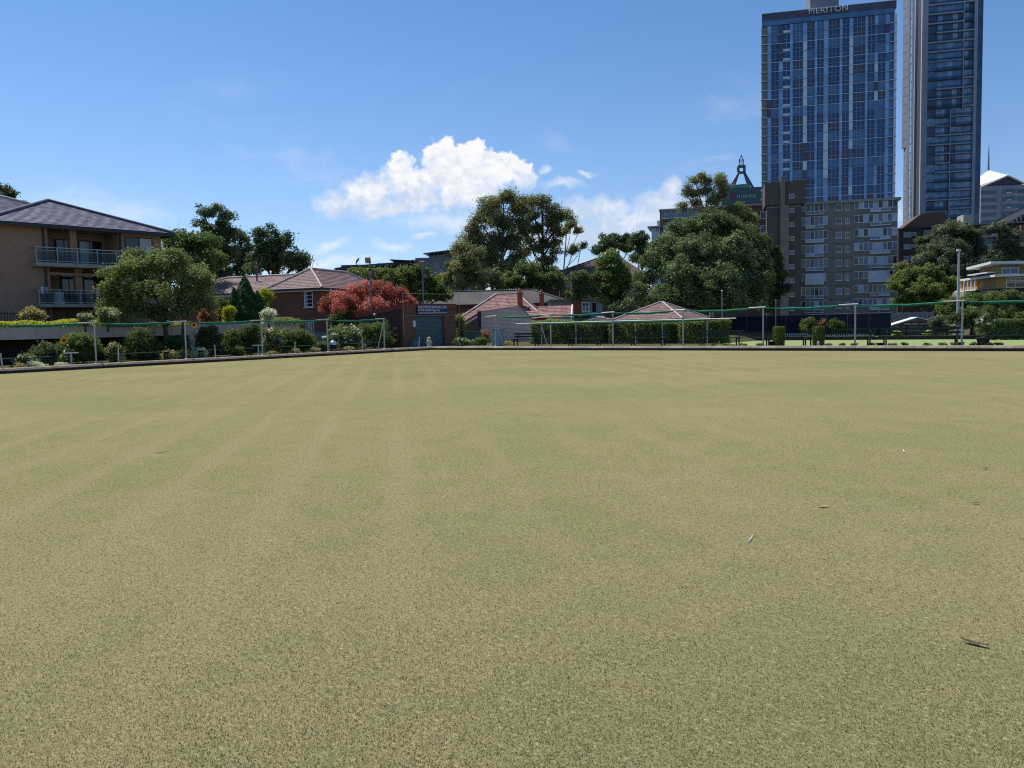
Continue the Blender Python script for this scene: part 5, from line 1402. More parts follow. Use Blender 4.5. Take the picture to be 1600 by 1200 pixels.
# ------------------------------------------------------------------ plum brick flats and others on the right
def plum_flats():
    fr = fr_at(1405, 190, 26, 380)
    root = thing('plum_flats', 'dark plum brick flats with sloping brown roof right of the khaki flats', 'building', fr)
    u = lambda px: fr.uz(px, 380)[0]; z = lambda py, px=1430: fr.uz(px, py)[1]
    mb = MB(); mb.box(u(1404), u(1440), 0, 14, 0, z(357)); mb.box(u(1440.1), u(1480), 1.8, 14, 0, z(357)); part(root, 'wall', mb, MATS['brick_plum'])
    mb = MB(); mb.prism([(u(1409), z(356.8)), (u(1482), z(356.8)), (u(1480), z(331)), (u(1442), z(333))], 2, 13); part(root, 'roof', mb, MATS['tile_umber'])
    mb = MB(); mb.box(u(1403), u(1482), -0.4, 14, z(357) - 0.02, z(356)); part(root, 'roof_edge', mb, MATS['dark_metal'])
    for k in range(4):
        py = 363 + k * 18.5
        window(root, fr.rect(1412, py, 1424, py + 7.5), 0, 'galv', 'flat_glass', 2, 1, 0.09); window(root, fr.rect(1425.5, py, 1432, py + 4.5), 0, 'galv', 'glass_dark', 2, 1, 0.08)
        window(root, fr.rect(1443, py - 4, 1458, py + 7, 1.8), 1.8, 'galv', 'glass_blue', 2, 1, 0.09)
        m_ = MB(); m_.box(u(1440.2), u(1479), 0.2, 1.79, z(py + 13), z(py + 8)); part(root, 'balcony', m_, M('balc_grey', (0.16, 0.19, 0.23), 0.8, 0.1, 1.0))
plum_flats()
def rear_flats():
    fr = fr_at(1500, 215, 28, 360)
    root = thing('concrete_flats', 'shaded concrete flats with pale balconies behind the big grey green tree', 'building', fr)
    u = lambda px: fr.uz(px, 360)[0]; z = lambda py, px=1530: fr.uz(px, py)[1]
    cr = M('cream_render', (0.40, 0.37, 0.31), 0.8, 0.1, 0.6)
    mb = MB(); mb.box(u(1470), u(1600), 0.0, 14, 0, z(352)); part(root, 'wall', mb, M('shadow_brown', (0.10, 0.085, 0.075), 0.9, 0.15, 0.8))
    mb = MB(); mb.box(u(1466), u(1604), -1.5, 14.5, z(352) + 0.01, z(350)); part(root, 'roof', mb, MATS['galv_dark'])
    mb = MB(); mb.box(u(1507), u(1523), 1.0, 6, z(349.8), z(333.5)); part(root, 'lift_housing', mb, cr)
    mb = MB(); mb.box(u(1523.2), u(1531), 1.5, 6, z(349.8), z(333)); part(root, 'tank', mb, MATS['galv_dark'])
    for py in (366, 382.5, 401): 
        m_ = MB(); m_.box(u(1528), u(1556), -1.4, -0.01, z(py + 6), z(py)); part(root, 'balcony', m_, M('balc_pale', (0.30, 0.32, 0.36), 0.8, 0.1, 1.0))
        window(root, fr.rect(1533, py - 10, 1552, py - 1), -0.0, 'galv_dark', 'glass_dark', 3, 1, 0.1)
    mb = MB(); mb.box(u(1588), u(1640), -3, 6, 0, z(356)); part(root, 'side_wing', mb, MATS['brick_brown'])
    fr2 = fr_at(1600, 240, 40, 350)
    rt = thing('glass_annex', 'dark ribbed glass annex with slanting top at the right edge', 'building', fr2)
    u2 = lambda px: fr2.uz(px, 350)[0]; z2 = lambda py: fr2.uz(1590, py)[1]
    pts = [(u2(1567), 0), (u2(1640), 0), (u2(1640), z2(315)), (u2(1600), z2(334)), (u2(1567), z2(352))]
    mb = MB(); mb.prism(pts, 0, 12); part(rt, 'body', mb, MATS['dark_metal'])
    for k in range(10):
        px = 1570 + k * 6; x = u2(px); zz = np.interp(px, (1567, 1600, 1640), (z2(352), z2(334), z2(315)))
        m_ = MB(); m_.box(x - 0.25, x + 0.25, -0.5, -0.002, 0, float(zz) - 0.1); part(rt, 'rib', m_, MATS['galv_dark'])
rear_flats()
def yellow_house():
    fr = fr_at(1556, 96, 30, 440)
    root = thing('yellow_house', 'yellow brick modern house with white flat roofs and verandah', 'house', fr)
    u = lambda px, py=440: fr.uz(px, py)[0]; z = lambda py, px=1575: fr.uz(px, py)[1]
    yb = brick('brick_yellow', (0.42, 0.28, 0.10), (0.36, 0.24, 0.085), (0.36, 0.29, 0.18), var=0.2)
    X1 = u(1640); zf = z(450.5); zm = z(432.5); zt = z(413)
    mb = MB(); mb.box(0, X1, 0, 4.8, zf, zm); mb.box(0, X1, 0, 4.8, zm + 0.3, zt); part(root, 'wall', mb, yb)
    mb = MB(); mb.box(0.05, X1, 0.05, 12, 0, zf - 0.01); part(root, 'basement', mb, M('navy_wall', (0.03, 0.035, 0.055), 0.8, 0.15, 1.0))
    mb = MB(); mb.box(-0.6, X1, -1.2, 11.5, zm + 0.002, zm + 0.26); part(root, 'roof', mb, MATS['white_paint'], label='white lower flat roof')
    mb = MB(); mb.raw([(x, y, zz) for x, y, zz in ((-1.1, -1.3, zt + 0.35), (X1, -1.3, zt + 0.2), (X1, 6, zt + 0.2), (-1.1, 6, zt + 0.1))] + [(x, y, zz - 0.3) for x, y, zz in ((-1.1, -1.3, zt + 0.35), (X1, -1.3, zt + 0.2), (X1, 6, zt + 0.2), (-1.1, 6, zt + 0.1))],
           [(0, 1, 2, 3), (7, 6, 5, 4), (0, 4, 5, 1), (1, 5, 6, 2), (2, 6, 7, 3), (3, 7, 4, 0)]); part(root, 'roof', mb, MATS['white_paint'], label='white upper flat roof')
    mb = MB(); mb.box(-0.9, 0.0, 0.2, 6.2, zt - 0.95, zt - 0.8); part(root, 'sun_shade', mb, MATS['white_paint'])
    window(root, fr.rect(1565, 418, 1592, 428.5), 0, 'white_paint', 'glass_blue', 2, 1, 0.09); window(root, fr.rect(1561, 413.4, 1592, 415.5), 0, 'dark_metal', 'glass_dark', 1, 1, 0.04, sill=False)
    window(root, fr.rect(1572, 433.2, 1630, 438.5), 0, 'white_paint', 'glass_blue', 8, 1, 0.07, sill=False); window(root, fr.rect(1572, 440, 1630, 449), 0, 'white_paint', 'glass_dark', 4, 1, 0.07, sill=False)
    # left face (x = 0): strip windows, then verandah behind
    for k, y in enumerate((0.5, 1.9, 3.3)):
        f = MB(); f.box(-0.05, -0.003, y, y + 0.8, zm + 0.5, zt - 1.0); o = part(root, 'window', f, MATS['white_paint']); p = MB(); p.box(-0.06, -0.051, y + 0.06, y + 0.74, zm + 0.56, zt - 1.06); part(o, 'pane', p, MATS['glass_dark'])
    mb = MB(); mb.box(-0.2, 3, 4.81, 11, zf, zm - 0.02); part(root, 'verandah_wall', mb, M('apricot', (0.50, 0.25, 0.06), 0.8, 0.1, 1.0))
    for k in range(6):
        y = 4.9 + k * 1.15; mb = MB(); mb.box(-0.5, -0.36, y, y + 0.14, zf, zm); part(root, 'post', mb, MATS['white_paint'])
    mb = MB(); mb.box(-0.7, -0.3, 4.0, 11.2, zf - 0.02, zf + 0.12); part(root, 'sill_beam', mb, MATS['white_paint'])
    mb = MB(); mb.box(-0.8, -0.2, 7, 11.4, 0, zf - 0.03); part(root, 'verandah_base', mb, MATS['concrete'])
yellow_house()

# ------------------------------------------------------------------ trees
def gnd(px, d, z=0.1, py=505):
    p = at(px, py, d); return Vector((p.x, p.y, z))
def T(px, py, d): return tuple(at(px, py, d))
# broad shrubby tree in front of the retaining beam, left
d = 46.6
plant('broad_tree', 'broad olive green tree standing before the pink retaining beam', 'tree', gnd(262, d, 0.15),
      [L(215, 430, 38, 32, d, -1), L(262, 415, 36, 24, d), L(300, 445, 34, 36, d), L(190, 455, 30, 32, d, -.5), L(240, 462, 48, 36, d, -1.2), L(295, 475, 36, 26, d, .5), L(170, 432, 18, 12, d), L(210, 405, 22, 14, d), L(275, 398, 14, 9, d), L(180, 480, 26, 16, d), L(225, 488, 34, 16, d, -.8), L(275, 492, 30, 12, d, -.3), L(315, 478, 20, 20, d)],
      MATS['lf_olive'], 52000, 0.15, 0.38, 0.42, trunk=[(0.17, T(255, 450, d)), (0.10, T(290, 450, d), gnd(283, d, 0.15))], dens=1.1)
# trees behind the houses at left
d = 80
plant('pale_tree', 'pale open leafed tree behind the roof corner of the tan apartments', 'tree', gnd(300, d),
      [L(285, 385, 32, 20, d), L(318, 380, 26, 18, d), L(265, 405, 26, 22, d), L(305, 412, 34, 24, d), L(330, 410, 20, 24, d, 3), L(300, 432, 30, 16, d), L(270, 430, 20, 16, d)], MATS['lf_mid'], 16000, 0.28, 0.7, trunk=(0.3, T(298, 400, d)), inner=0.2, dens=0.8)
d = 105
plant('gum_tree', 'tall dark gum tree with open crown left of the brown roofed house', 'tree', gnd(345, d),
      [L(318, 332, 15.6, 13.2, d), L(342, 335, 16.8, 14.4, d), L(357, 341, 12.0, 10.8, d), L(312, 350, 10.8, 8.4, d), L(340, 358, 26.4, 16.8, d), L(350, 378, 24.0, 21.6, d), L(328, 372, 16.8, 16.8, d), L(345, 402, 31.2, 26.4, d), L(365, 362, 9.6, 6.0, d), L(335, 425, 26, 16, d), L(318, 405, 14, 14, d)],
      MATS['lf_dark'], 17000, 0.34, 0.62, 0.4, trunk=(0.4, T(338, 345, d)), inner=0.1, dens=0.5)
plant('gum_tree', 'rounded dark gum tree between the two taller ones', 'tree', gnd(372, d + 4),
      [L(366, 372, 17.5, 15.0, d, 4), L(380, 385, 16.2, 20.0, d, 4), L(370, 405, 27.5, 22.5, d, 4), L(388, 410, 20.0, 20.0, d, 4), L(375, 425, 24, 14, d, 4), L(392, 425, 16, 12, d, 4)], MATS['lf_dark'], 9000, 0.34, 0.62, 0.4, trunk=(0.3, T(372, 385, d + 4)), inner=0.1, dens=0.6)
d = 98
plant('gum_tree', 'bushy dark gum tree rising behind the middle of the brown tiled roof', 'tree', gnd(425, d),
      [L(415, 366, 21.6, 14.4, d), L(436, 374, 16.8, 16.8, d), L(404, 378, 10.8, 14.4, d), L(420, 385, 26.4, 16.8, d), L(445, 392, 21.6, 16.8, d), L(410, 402, 28.8, 19.2, d), L(440, 408, 36.0, 19.2, d), L(470, 408, 24.0, 14.4, d), L(420, 420, 34, 12, d), L(455, 418, 28, 12, d), L(478, 414, 14, 9, d)],
      MATS['lf_dark'], 18000, 0.30, 0.6, 0.42, trunk=(0.35, T(424, 380, d)), inner=0.1, dens=0.6)
plant('gum_tree', 'crown of a dark tree showing above the left roof ridge', 'tree', gnd(-5, 85),
      [L(2, 299, 14, 9, 85), L(16, 306, 10, 8, 85), L(-5, 315, 26, 16, 85), L(18, 325, 20, 16, 85)], MATS['lf_dark'], 6000, 0.28, 0.6, trunk=(0.4, T(-5, 310, 85)))
# conifers and shrubs on the terrace
d = 55.5
def cone(name, label, px, py0, py1, w_, d, mat, n, size=0.12, z0=2.0, cat='conifer'):
    b_ = gnd(px, d, z0); top = at(px, py0, d).z - z0; rb = w_ * d / FPX
    k = RNG.random(n) ** 0.75; h = 1 - k                      # more leaf low down
    ang = RNG.uniform(0, 2 * math.pi, n); lump = 1 + 0.13 * np.sin(ang * 5 + h * 17) + RNG.normal(0, 0.06, n)
    r = rb * (np.minimum(1.0, (1 - h) * 1.25 + 0.03)) ** 0.85 * lump * (RNG.random(n) ** 0.22)
    p = np.stack([r * np.cos(ang), r * np.sin(ang), 0.05 + h * top], 1)
    nn = np.stack([np.cos(ang), np.sin(ang), np.full(n, 0.7)], 1) + unit(n) * 0.6; nn /= np.linalg.norm(nn, axis=1)[:, None]
    root = thing(name, label, cat, loc=b_)
    put('crown', leaf_mesh('crown', p, nn, size, 0.45, np.clip(RNG.normal(0.5, 0.22, n), 0, 1), mat), parent=root)
    mb = MB(); mb.tube([(0, 0, -0.4), (0, 0, top * 0.8)], [0.09, 0.02], 7); part(root, 'trunk', mb, MATS['bark'])
cone('conifer', 'tall dark conical conifer in front of the brick house', 385, 432, 495, 26, d, MATS['lf_conifer'], 15000)
cone('conifer', 'shorter dark conifer leaning against the left of the tall conical one', 368, 450, 495, 15, d - 0.5, MATS['lf_conifer'], 6000)
cone('conifer', 'low dark conifer at the right foot of the tall conical one', 404, 455, 496, 16, d + 0.2, MATS['lf_conifer'], 6000)
def bush(name, label, px, py, rx, ry, d, mat, n, size=0.1, clump=0.22, z0=0.15, cat='shrub', group=None, aspect=0.55, flowers=None, dens=1.2, stem=True, inner=0.3):
    """rounded shrub whose crown is centred at the pixel; several overlapping lobes so that the outline is uneven"""
    lb = [L(px, py, rx * 0.8, ry * 0.85, d)]
    for k in range(5):
        a = 2 * math.pi * (k + random.random() * 0.7) / 5
        lb.append(L(px + math.cos(a) * rx * 0.5, py + math.sin(a) * ry * 0.45, rx * random.uniform(0.38, 0.55), ry * random.uniform(0.4, 0.58), d, random.uniform(-0.5, 0.4) * rx * d / FPX))
    b_ = gnd(px, d, z0); top = at(px, py, d); hh = max(0.15, top.z - z0)
    for k in range(2):                        # skirt of foliage down to the ground
        lb.append(((b_.x + random.uniform(-.2, .2) * rx * d / FPX, b_.y + random.uniform(-.2, .2) * rx * d / FPX, z0 + hh * (0.3 + 0.2 * k)), (rx * d / FPX * 0.74, rx * d / FPX * 0.66, hh * 0.42)))
    o = plant(name, label, cat, b_, lb, mat, n, size, clump, aspect, trunk=((0.035 + 0.0008 * rx, tuple(top)) if stem else None), limbs=False, group=group, dens=dens, crown='foliage', zmin=0.02, inner=inner)
    if flowers:
        fm, fn, fs = flowers
        p, nn, t = crown_points([((c[0] - b_.x, c[1] - b_.y, c[2] - b_.z), tuple(q * 1.03 for q in r)) for c, r in lb], fn, clump * 0.5, 0.8, 0.0)
        k = p[:, 2] > 0.1
        put('flowers', leaf_mesh('flowers', p[k], nn[k], fs, 0.9, t[k], fm), parent=o)['kind'] = 'stuff'
    return o
bush('shrub', 'bright yellow green shrub right of the conical conifer', 415, 464, 12, 14, 57, MATS['lf_gold'], 4500, z0=2.0)
bush('shrub', 'rusty pink leaved shrub on the terrace right of the broad tree', 325, 492, 17, 14, 50, MATS['lf_rust'], 4000, z0=2.0)
bush('shrub', 'mid green shrub on the terrace left of the conifers', 345, 480, 12, 18, 52, MATS['lf_mid'], 3500, z0=2.0)
bush('shrub', 'yellow tipped shrub in front of the left small conifer', 358, 487, 9, 9, 51, MATS['lf_gold'], 2000, z0=2.0)
bush('shrub', 'silvery green shrub on the terrace below the brick house', 420, 491, 11, 9, 52, MATS['lf_silver'], 2500, z0=2.0)
bush('shrub', 'straw coloured rounded shrub on the terrace at far left', 50, 493, 20, 12, 43.5, MATS['lf_straw'], 5000, 0.12, z0=2.0)
bush('shrub', 'pale flowered shrub below the left side of the broad tree', 168, 492, 18, 13, 43, MATS['lf_olive'], 4500, z0=2.0, flowers=(MATS['lf_white'], 350, 0.07))
bush('agapanthus', 'lilac flower heads over strap leaves on the terrace edge', 133, 496, 11, 6, 42.5, MATS['lf_bright'], 1500, z0=2.0, flowers=(MATS['lf_lilac'], 420, 0.08), cat='flowers')
# ground cover spilling over the beam
def strip(name, label, p0, p1, z0, h, wid, mat, n, size, cat='ground cover', kind=None, flowers=None):
    p0, p1 = Vector(p0), Vector(p1); d_ = p1 - p0; ln = d_.length; side = Vector((-d_.y, d_.x, 0)).normalized()
    t = RNG.random(n); wv = 0.55 + 0.45 * np.sin(t * ln * 2.1) * np.sin(t * ln * 0.83 + 1)
    y = RNG.normal(0, wid / 2.2, n); zz = RNG.random(n) ** 0.7 * h * (0.6 + 0.5 * wv)
    pp = np.array(p0)[None] * 0 + np.outer(t, np.array(d_)) + np.outer(y, np.array(side)); pp[:, 2] = zz
    nn = unit(n) * 0.7 + np.array([0, 0, 0.8]); nn /= np.linalg.norm(nn, axis=1)[:, None]
    o = put(name, leaf_mesh(name, pp, nn, size, 0.5, np.clip(RNG.normal(0.5, 0.22, n), 0, 1), mat), (p0.x, p0.y, z0))
    return tag(o, label, cat, kind=kind or 'stuff')
a, b_ = onX(-60, 505, PX - 0.5), onX(166, 505, PX - 0.5)
strip('ground_cover', 'yellow green ground cover along the top of the retaining beam', a, b_, 2.02, 0.42, 0.8, MATS['lf_gold'], 9000, 0.12)
a, b_ = onX(166, 508, PX - 0.2), onX(290, 505, PX - 0.2)
strip('ground_cover', 'white flecked creeper on top of the beam under the broad tree', a, b_, 1.95, 0.3, 0.7, MATS['lf_olive'], 4500, 0.10)
a, b_ = onX(425, 505, PX - 0.3), onX(462, 505, PX - 0.3)
strip('ground_cover', 'leafy creeper spilling over the right end of the beam', a, b_, 1.85, 0.55, 0.9, MATS['lf_olive'], 3000, 0.10)

# red flowering tree and greenery behind the club shed
d = 66
plant('flowering_tree', 'red flowering bottlebrush tree beside the club shed', 'tree', gnd(565, d),
      [L(570, 462, 30, 22, d), L(600, 462, 22, 20, d), L(527, 470, 20, 18, d), L(545, 478, 32, 22, d, -1), L(580, 482, 34, 20, d, -1), L(512, 482, 12, 11, d), L(625, 470, 22, 16, d), L(640, 478, 12, 14, d), L(610, 482, 30, 16, d), L(590, 447, 14, 9, d), L(627, 455, 9, 8, d)],
      MATS['lf_red'], 40000, 0.15, 0.34, 0.45, trunk=(0.2, T(570, 470, d)), dens=1.2, inner=0.25)
plant('dark_tree', 'dark green undergrowth below the red flowering tree', 'tree', gnd(560, d + 1), [L(555, 498, 26, 18, d, 1), L(600, 500, 20, 16, d, 1), L(530, 505, 16, 16, d, 1)], MATS['lf_dark'], 9000, 0.18, 0.4, trunk=(0.15, T(560, 495, d + 1)))
d = 84
plant('leafy_tree', 'light green leafy tree with upright shoots behind the left floodlight', 'tree', gnd(590, d),
      [L(565, 432, 18, 14, d), L(595, 432, 16, 16, d), L(580, 450, 30, 18, d), L(612, 445, 20, 20, d)], MATS['lf_bright'], 15000, 0.24, 0.55, trunk=(0.25, T(588, 440, d)), inner=0.2)
plant('leafy_tree', 'light green leafy tree behind the right floodlight', 'tree', gnd(645, d + 2),
      [L(630, 432, 20, 16, d, 2), L(655, 430, 18, 14, d, 2), L(640, 452, 30, 20, d, 2), L(680, 450, 20, 20, d, 2), L(668, 462, 26, 16, d, 2), L(690, 465, 14, 10, d, 2)], MATS['lf_bright'], 20000, 0.24, 0.55, trunk=(0.28, T(645, 440, d + 2)), inner=0.2)

# gum tree group in the middle
d = 122
pale = MATS['bark_pale']
plant('gum_tree', 'tallest gum tree of the middle group with dense rounded crown', 'tree', gnd(790, d),
      [L(787, 315, 22.5, 18.8, d), L(765, 325, 20.0, 17.5, d), L(805, 330, 20.0, 20.0, d), L(748, 345, 20.0, 16.2, d), L(775, 348, 25.0, 17.5, d), L(800, 358, 22.5, 17.5, d), L(738, 362, 15.0, 10.0, d), L(760, 372, 27.5, 17.5, d), L(785, 388, 25.0, 20.0, d), L(745, 395, 25.0, 20.0, d), L(770, 415, 27.5, 22.5, d), L(795, 420, 17.5, 20.0, d), L(742, 425, 25.0, 25.0, d, -3), L(800, 385, 18, 14, d), L(815, 372, 14, 12, d), L(775, 440, 22, 14, d), L(808, 405, 14, 12, d), L(760, 405, 20, 16, d), L(725, 408, 18, 12, d), L(814, 335, 16, 14, d), L(818, 352, 14, 12, d), L(735, 378, 16, 11, d)],
      MATS['lf_euc'], 44000, 0.36, 0.95, 0.36, bark=pale, trunk=[(0.42, T(786, 345, d)), (0.3, T(765, 370, d), gnd(778, d - 1))], inner=0.18, dens=0.62)
plant('gum_tree', 'gum tree with see through crown right of the tallest one', 'tree', gnd(846, d + 3),
      [L(828, 318, 15.6, 14.4, d, 3), L(846, 320, 16.8, 14.4, d, 3), L(862, 330, 13.2, 12.0, d, 3), L(835, 340, 16.8, 12.0, d, 3), L(858, 348, 15.6, 10.8, d, 3), L(875, 342, 14.4, 9.6, d, 3), L(842, 362, 15.6, 10.8, d, 3), L(866, 366, 13.2, 8.4, d, 3), L(850, 385, 16.8, 10.8, d, 3), L(832, 392, 12.0, 12.0, d, 3), L(868, 395, 10.8, 7.2, d, 3), L(845, 408, 12.0, 8.4, d, 3), L(882, 335, 9.6, 6.0, d, 3), L(828, 358, 14, 10, d, 3), L(826, 378, 12, 10, d, 3), L(858, 408, 12, 8, d, 3), L(838, 425, 14, 10, d, 3), L(870, 380, 9, 7, d, 3), L(862, 425, 12, 8, d, 3), L(818, 395, 12, 10, d, 3), L(872, 360, 12, 8, d, 3), L(890, 345, 9, 6, d, 3)],
      MATS['lf_euc'], 21000, 0.36, 0.85, 0.36, bark=MATS['bark'], trunk=[(0.34, T(848, 330, d + 3)), (0.22, T(866, 350, d + 3), gnd(868, d + 3))], inner=0.1, dens=0.5)
plant('gum_tree', 'slender sparse gum sapling leaning out at the right of the group', 'tree', gnd(880, d - 2),
      [L(893, 353, 9, 6, d, -2), L(905, 360, 6, 5, d, -2), L(884, 362, 5, 6, d, -2), L(897, 390, 5, 6, d, -2), L(912, 384, 4, 6, d, -2), L(893, 396, 4, 5, d, -2)],
      MATS['lf_euc'], 4200, 0.3, 0.5, 0.4, bark=pale, trunk=[(0.16, T(886, 352, d - 2)), (0.10, T(908, 385, d - 2), gnd(884, d - 2))], inner=0.1, dens=0.5)
plant('gum_tree', 'bushy olive gum tree low on the left of the group', 'tree', gnd(722, d - 12),
      [L(722, 390, 16.1, 11.5, d, -12), L(735, 410, 25.3, 20.7, d, -12), L(712, 420, 20.7, 18.4, d, -12), L(700, 440, 18.4, 20.7, d, -12), L(730, 442, 32.2, 23.0, d, -12), L(765, 445, 29.9, 20.7, d, -10)],
      MATS['lf_euc'], 26000, 0.32, 0.8, 0.4, trunk=(0.3, T(725, 410, d - 12)), inner=0.25, dens=0.8)
plant('dark_tree', 'dark undergrowth tree at the foot of the gum group', 'tree', gnd(815, d - 8),
      [L(800, 445, 31.2, 18.2, d, -8), L(835, 445, 28.6, 20.8, d, -8), L(865, 440, 20.8, 20.8, d, -8), L(822, 425, 20.8, 18.2, d, -8)], MATS['lf_mid'], 14000, 0.3, 0.65, trunk=(0.25, T(820, 440, d - 8)))
d = 140
plant('dark_tree', 'dark feathery tree behind the umber tiled roof', 'tree', gnd(965, d), [L(948, 378, 16, 10, d), L(970, 372, 15, 10, d), L(962, 388, 22, 11, d), L(938, 392, 12, 9, d), L(985, 385, 10, 12, d)], MATS['lf_dark'], 13000, 0.36, 0.7, 0.45, trunk=(0.3, T(962, 385, d)), inner=0.1, dens=0.7)
plant('dark_tree', 'dark feathery tree just left of the giant round tree', 'tree', gnd(1003, d - 6), [L(1000, 378, 14, 14, d, -6), L(1008, 395, 14, 16, d, -6), L(995, 405, 12, 14, d, -6)], MATS['lf_dark'], 9000, 0.36, 0.7, 0.45, trunk=(0.3, T(1003, 390, d - 6)), inner=0.1, dens=0.7)
d = 78
plant('leafy_tree', 'upright mid green tree in front of the umber tiled roof', 'tree', gnd(955, d),
      [L(955, 410, 18, 18, d), L(945, 432, 22, 18, d), L(968, 435, 20, 22, d), L(955, 460, 30, 24, d), L(978, 465, 18, 22, d)], MATS['lf_mid'], 26000, 0.2, 0.48, trunk=(0.22, T(955, 430, d)), dens=1.0)
plant('leafy_tree', 'smaller dark green tree left of the upright tree', 'tree', gnd(908, d - 1),
      [L(906, 437, 14, 12, d, -1), L(912, 455, 20, 16, d, -1), L(898, 462, 14, 12, d, -1)], MATS['lf_dark'], 9000, 0.2, 0.45, trunk=(0.15, T(907, 445, d - 1)))
# the giant
d = 92
plant('fig_tree', 'giant round dark green tree filling the middle right', 'tree', gnd(1100, d),
      [L(1075, 362, 34, 22, d), L(1115, 352, 36, 20, d), L(1150, 368, 30, 22, d), L(1045, 390, 32, 26, d, -2), L(1090, 392, 40, 28, d, -5), L(1140, 400, 40, 30, d, -5), L(1178, 400, 24, 30, d), L(1022, 418, 30, 26, d, -3), L(1065, 430, 38, 28, d, -7), L(1115, 438, 42, 30, d, -8), L(1165, 440, 34, 34, d, -5), L(1192, 435, 16, 30, d),
       L(1005, 445, 22, 22, d, -3), L(1040, 462, 30, 20, d, -7), L(1085, 466, 36, 22, d, -8), L(1135, 470, 38, 20, d, -7), L(1178, 468, 24, 22, d, -3), L(1018, 475, 24, 14, d, -6), L(1100, 410, 70, 60, d, 3)],
      MATS['lf_fig'], 125000, 0.24, 0.62, 0.5, trunk=(0.7, T(1105, 420, d)), dens=1.15, inner=0.15)
plant('leafy_tree', 'pale leaved shrub tree at the left foot of the giant round tree', 'tree', gnd(985, 76), [L(985, 470, 20, 18, 76), L(1000, 452, 14, 14, 76), L(965, 484, 12, 8, 76)], MATS['lf_fig'], 9000, 0.18, 0.42, trunk=(0.14, T(985, 470, 76)))
d = 112
plant('gum_tree', 'gum tree with open rounded clumps above the giant round tree', 'tree', gnd(1112, d),
      [L(1087, 284, 11.5, 9.2, d), L(1101, 283, 10.3, 9.2, d), L(1118, 284, 12.6, 9.2, d), L(1128, 295, 9.2, 9.2, d), L(1073, 302, 6.9, 12.6, d), L(1092, 305, 10.3, 8.0, d), L(1106, 302, 10.3, 9.2, d), L(1124, 306, 10.3, 9.2, d), L(1067, 324, 6.9, 6.9, d), L(1088, 318, 9.2, 5.8, d), L(1112, 316, 10.3, 6.9, d), L(1138, 328, 9, 8, d), L(1150, 332, 11.5, 13.8, d), L(1160, 338, 11.5, 16.1, d), L(1172, 350, 11.5, 16.1, d), L(1130, 338, 16.1, 9.2, d), L(1104, 332, 10.3, 5.8, d)],
      MATS['lf_euc'], 22000, 0.27, 0.7, 0.38, bark=pale, trunk=[(0.26, T(1105, 320, d)), (0.2, T(1122, 310, d))], inner=0.1, dens=0.6)
plant('dark_tree', 'dark tree in the shade of the brick stair tower', 'tree', gnd(1210, 104), [L(1205, 402, 16, 18, 104), L(1212, 430, 16, 22, 104), L(1216, 460, 18, 22, 104), L(1200, 478, 14, 14, 104), L(1192, 380, 12, 16, 104)], MATS['lf_dark'], 16000, 0.28, 0.6, trunk=(0.3, T(1210, 430, 104)))
# right hand trees
d = 150
plant('fig_tree', 'broad grey green tree before the plum brick flats', 'tree', gnd(1485, d),
      [L(1485, 362, 30, 14, d), L(1460, 378, 22, 14, d), L(1508, 372, 24, 16, d), L(1480, 392, 36, 18, d, -3), L(1525, 390, 18, 20, d), L(1450, 408, 20, 16, d, -3), L(1490, 418, 40, 22, d, -5), L(1440, 428, 12, 14, d), L(1520, 420, 18, 24, d), L(1470, 440, 32, 18, d, -4)],
      MATS['lf_grey'], 60000, 0.32, 0.8, 0.5, trunk=(0.6, T(1488, 410, d)), dens=1.0, inner=0.2)
plant('fig_tree', 'dark tree at the right before the concrete flats', 'tree', gnd(1570, d + 5), [L(1560, 362, 18, 12, d, 5), L(1580, 368, 14, 12, d, 5), L(1566, 385, 16, 16, d, 5), L(1555, 405, 18, 20, d, 5), L(1585, 400, 18, 18, d, 5), L(1612, 398, 20, 20, d, 5)], MATS['lf_grey'], 24000, 0.32, 0.75, 0.5, trunk=(0.4, T(1570, 385, d + 5)), inner=0.15)
d = 102
plant('leafy_tree', 'bright fresh green tree left of the tall white light pole', 'tree', gnd(1445, d),
      [L(1425, 432, 22, 14, d), L(1455, 428, 20, 14, d), L(1410, 448, 18, 14, d), L(1440, 452, 30, 18, d, -2), L(1475, 448, 20, 18, d), L(1455, 470, 36, 16, d, -1), L(1415, 470, 20, 14, d)], MATS['lf_bright'], 34000, 0.24, 0.55, trunk=(0.28, T(1442, 445, d)), dens=1.0)
plant('leafy_tree', 'small orange tinged tree beside the khaki flats', 'tree', gnd(1410, d + 12), [L(1408, 418, 10, 10, d, 12), L(1415, 430, 12, 12, d, 12), L(1405, 440, 10, 10, d, 12)], MATS['lf_euc'], 5000, 0.26, 0.5, trunk=(0.15, T(1410, 430, d + 12)))
d = 82
plant('leafy_tree', 'dense dark garden tree below the yellow house', 'tree', gnd(1520, d, -0.3),
      [L(1490, 478, 24, 16, d), L(1525, 472, 26, 16, d), L(1560, 470, 26, 18, d), L(1485, 500, 22, 18, d, -1), L(1520, 498, 30, 22, d, -2), L(1560, 498, 28, 20, d, -1), L(1590, 485, 16, 16, d), L(1600, 470, 14, 10, d)], MATS['lf_mid'], 42000, 0.18, 0.42, trunk=(0.25, T(1520, 485, d)), dens=1.0)
plant('leafy_tree', 'feathery grey green bush beside the little shed', 'tree', gnd(1463, d - 3, -0.4), [L(1463, 506, 12, 10, d, -3), L(1470, 518, 14, 10, d, -3)], MATS['lf_grey'], 5000, 0.15, 0.35, trunk=(0.08, T(1465, 512, d - 3)))

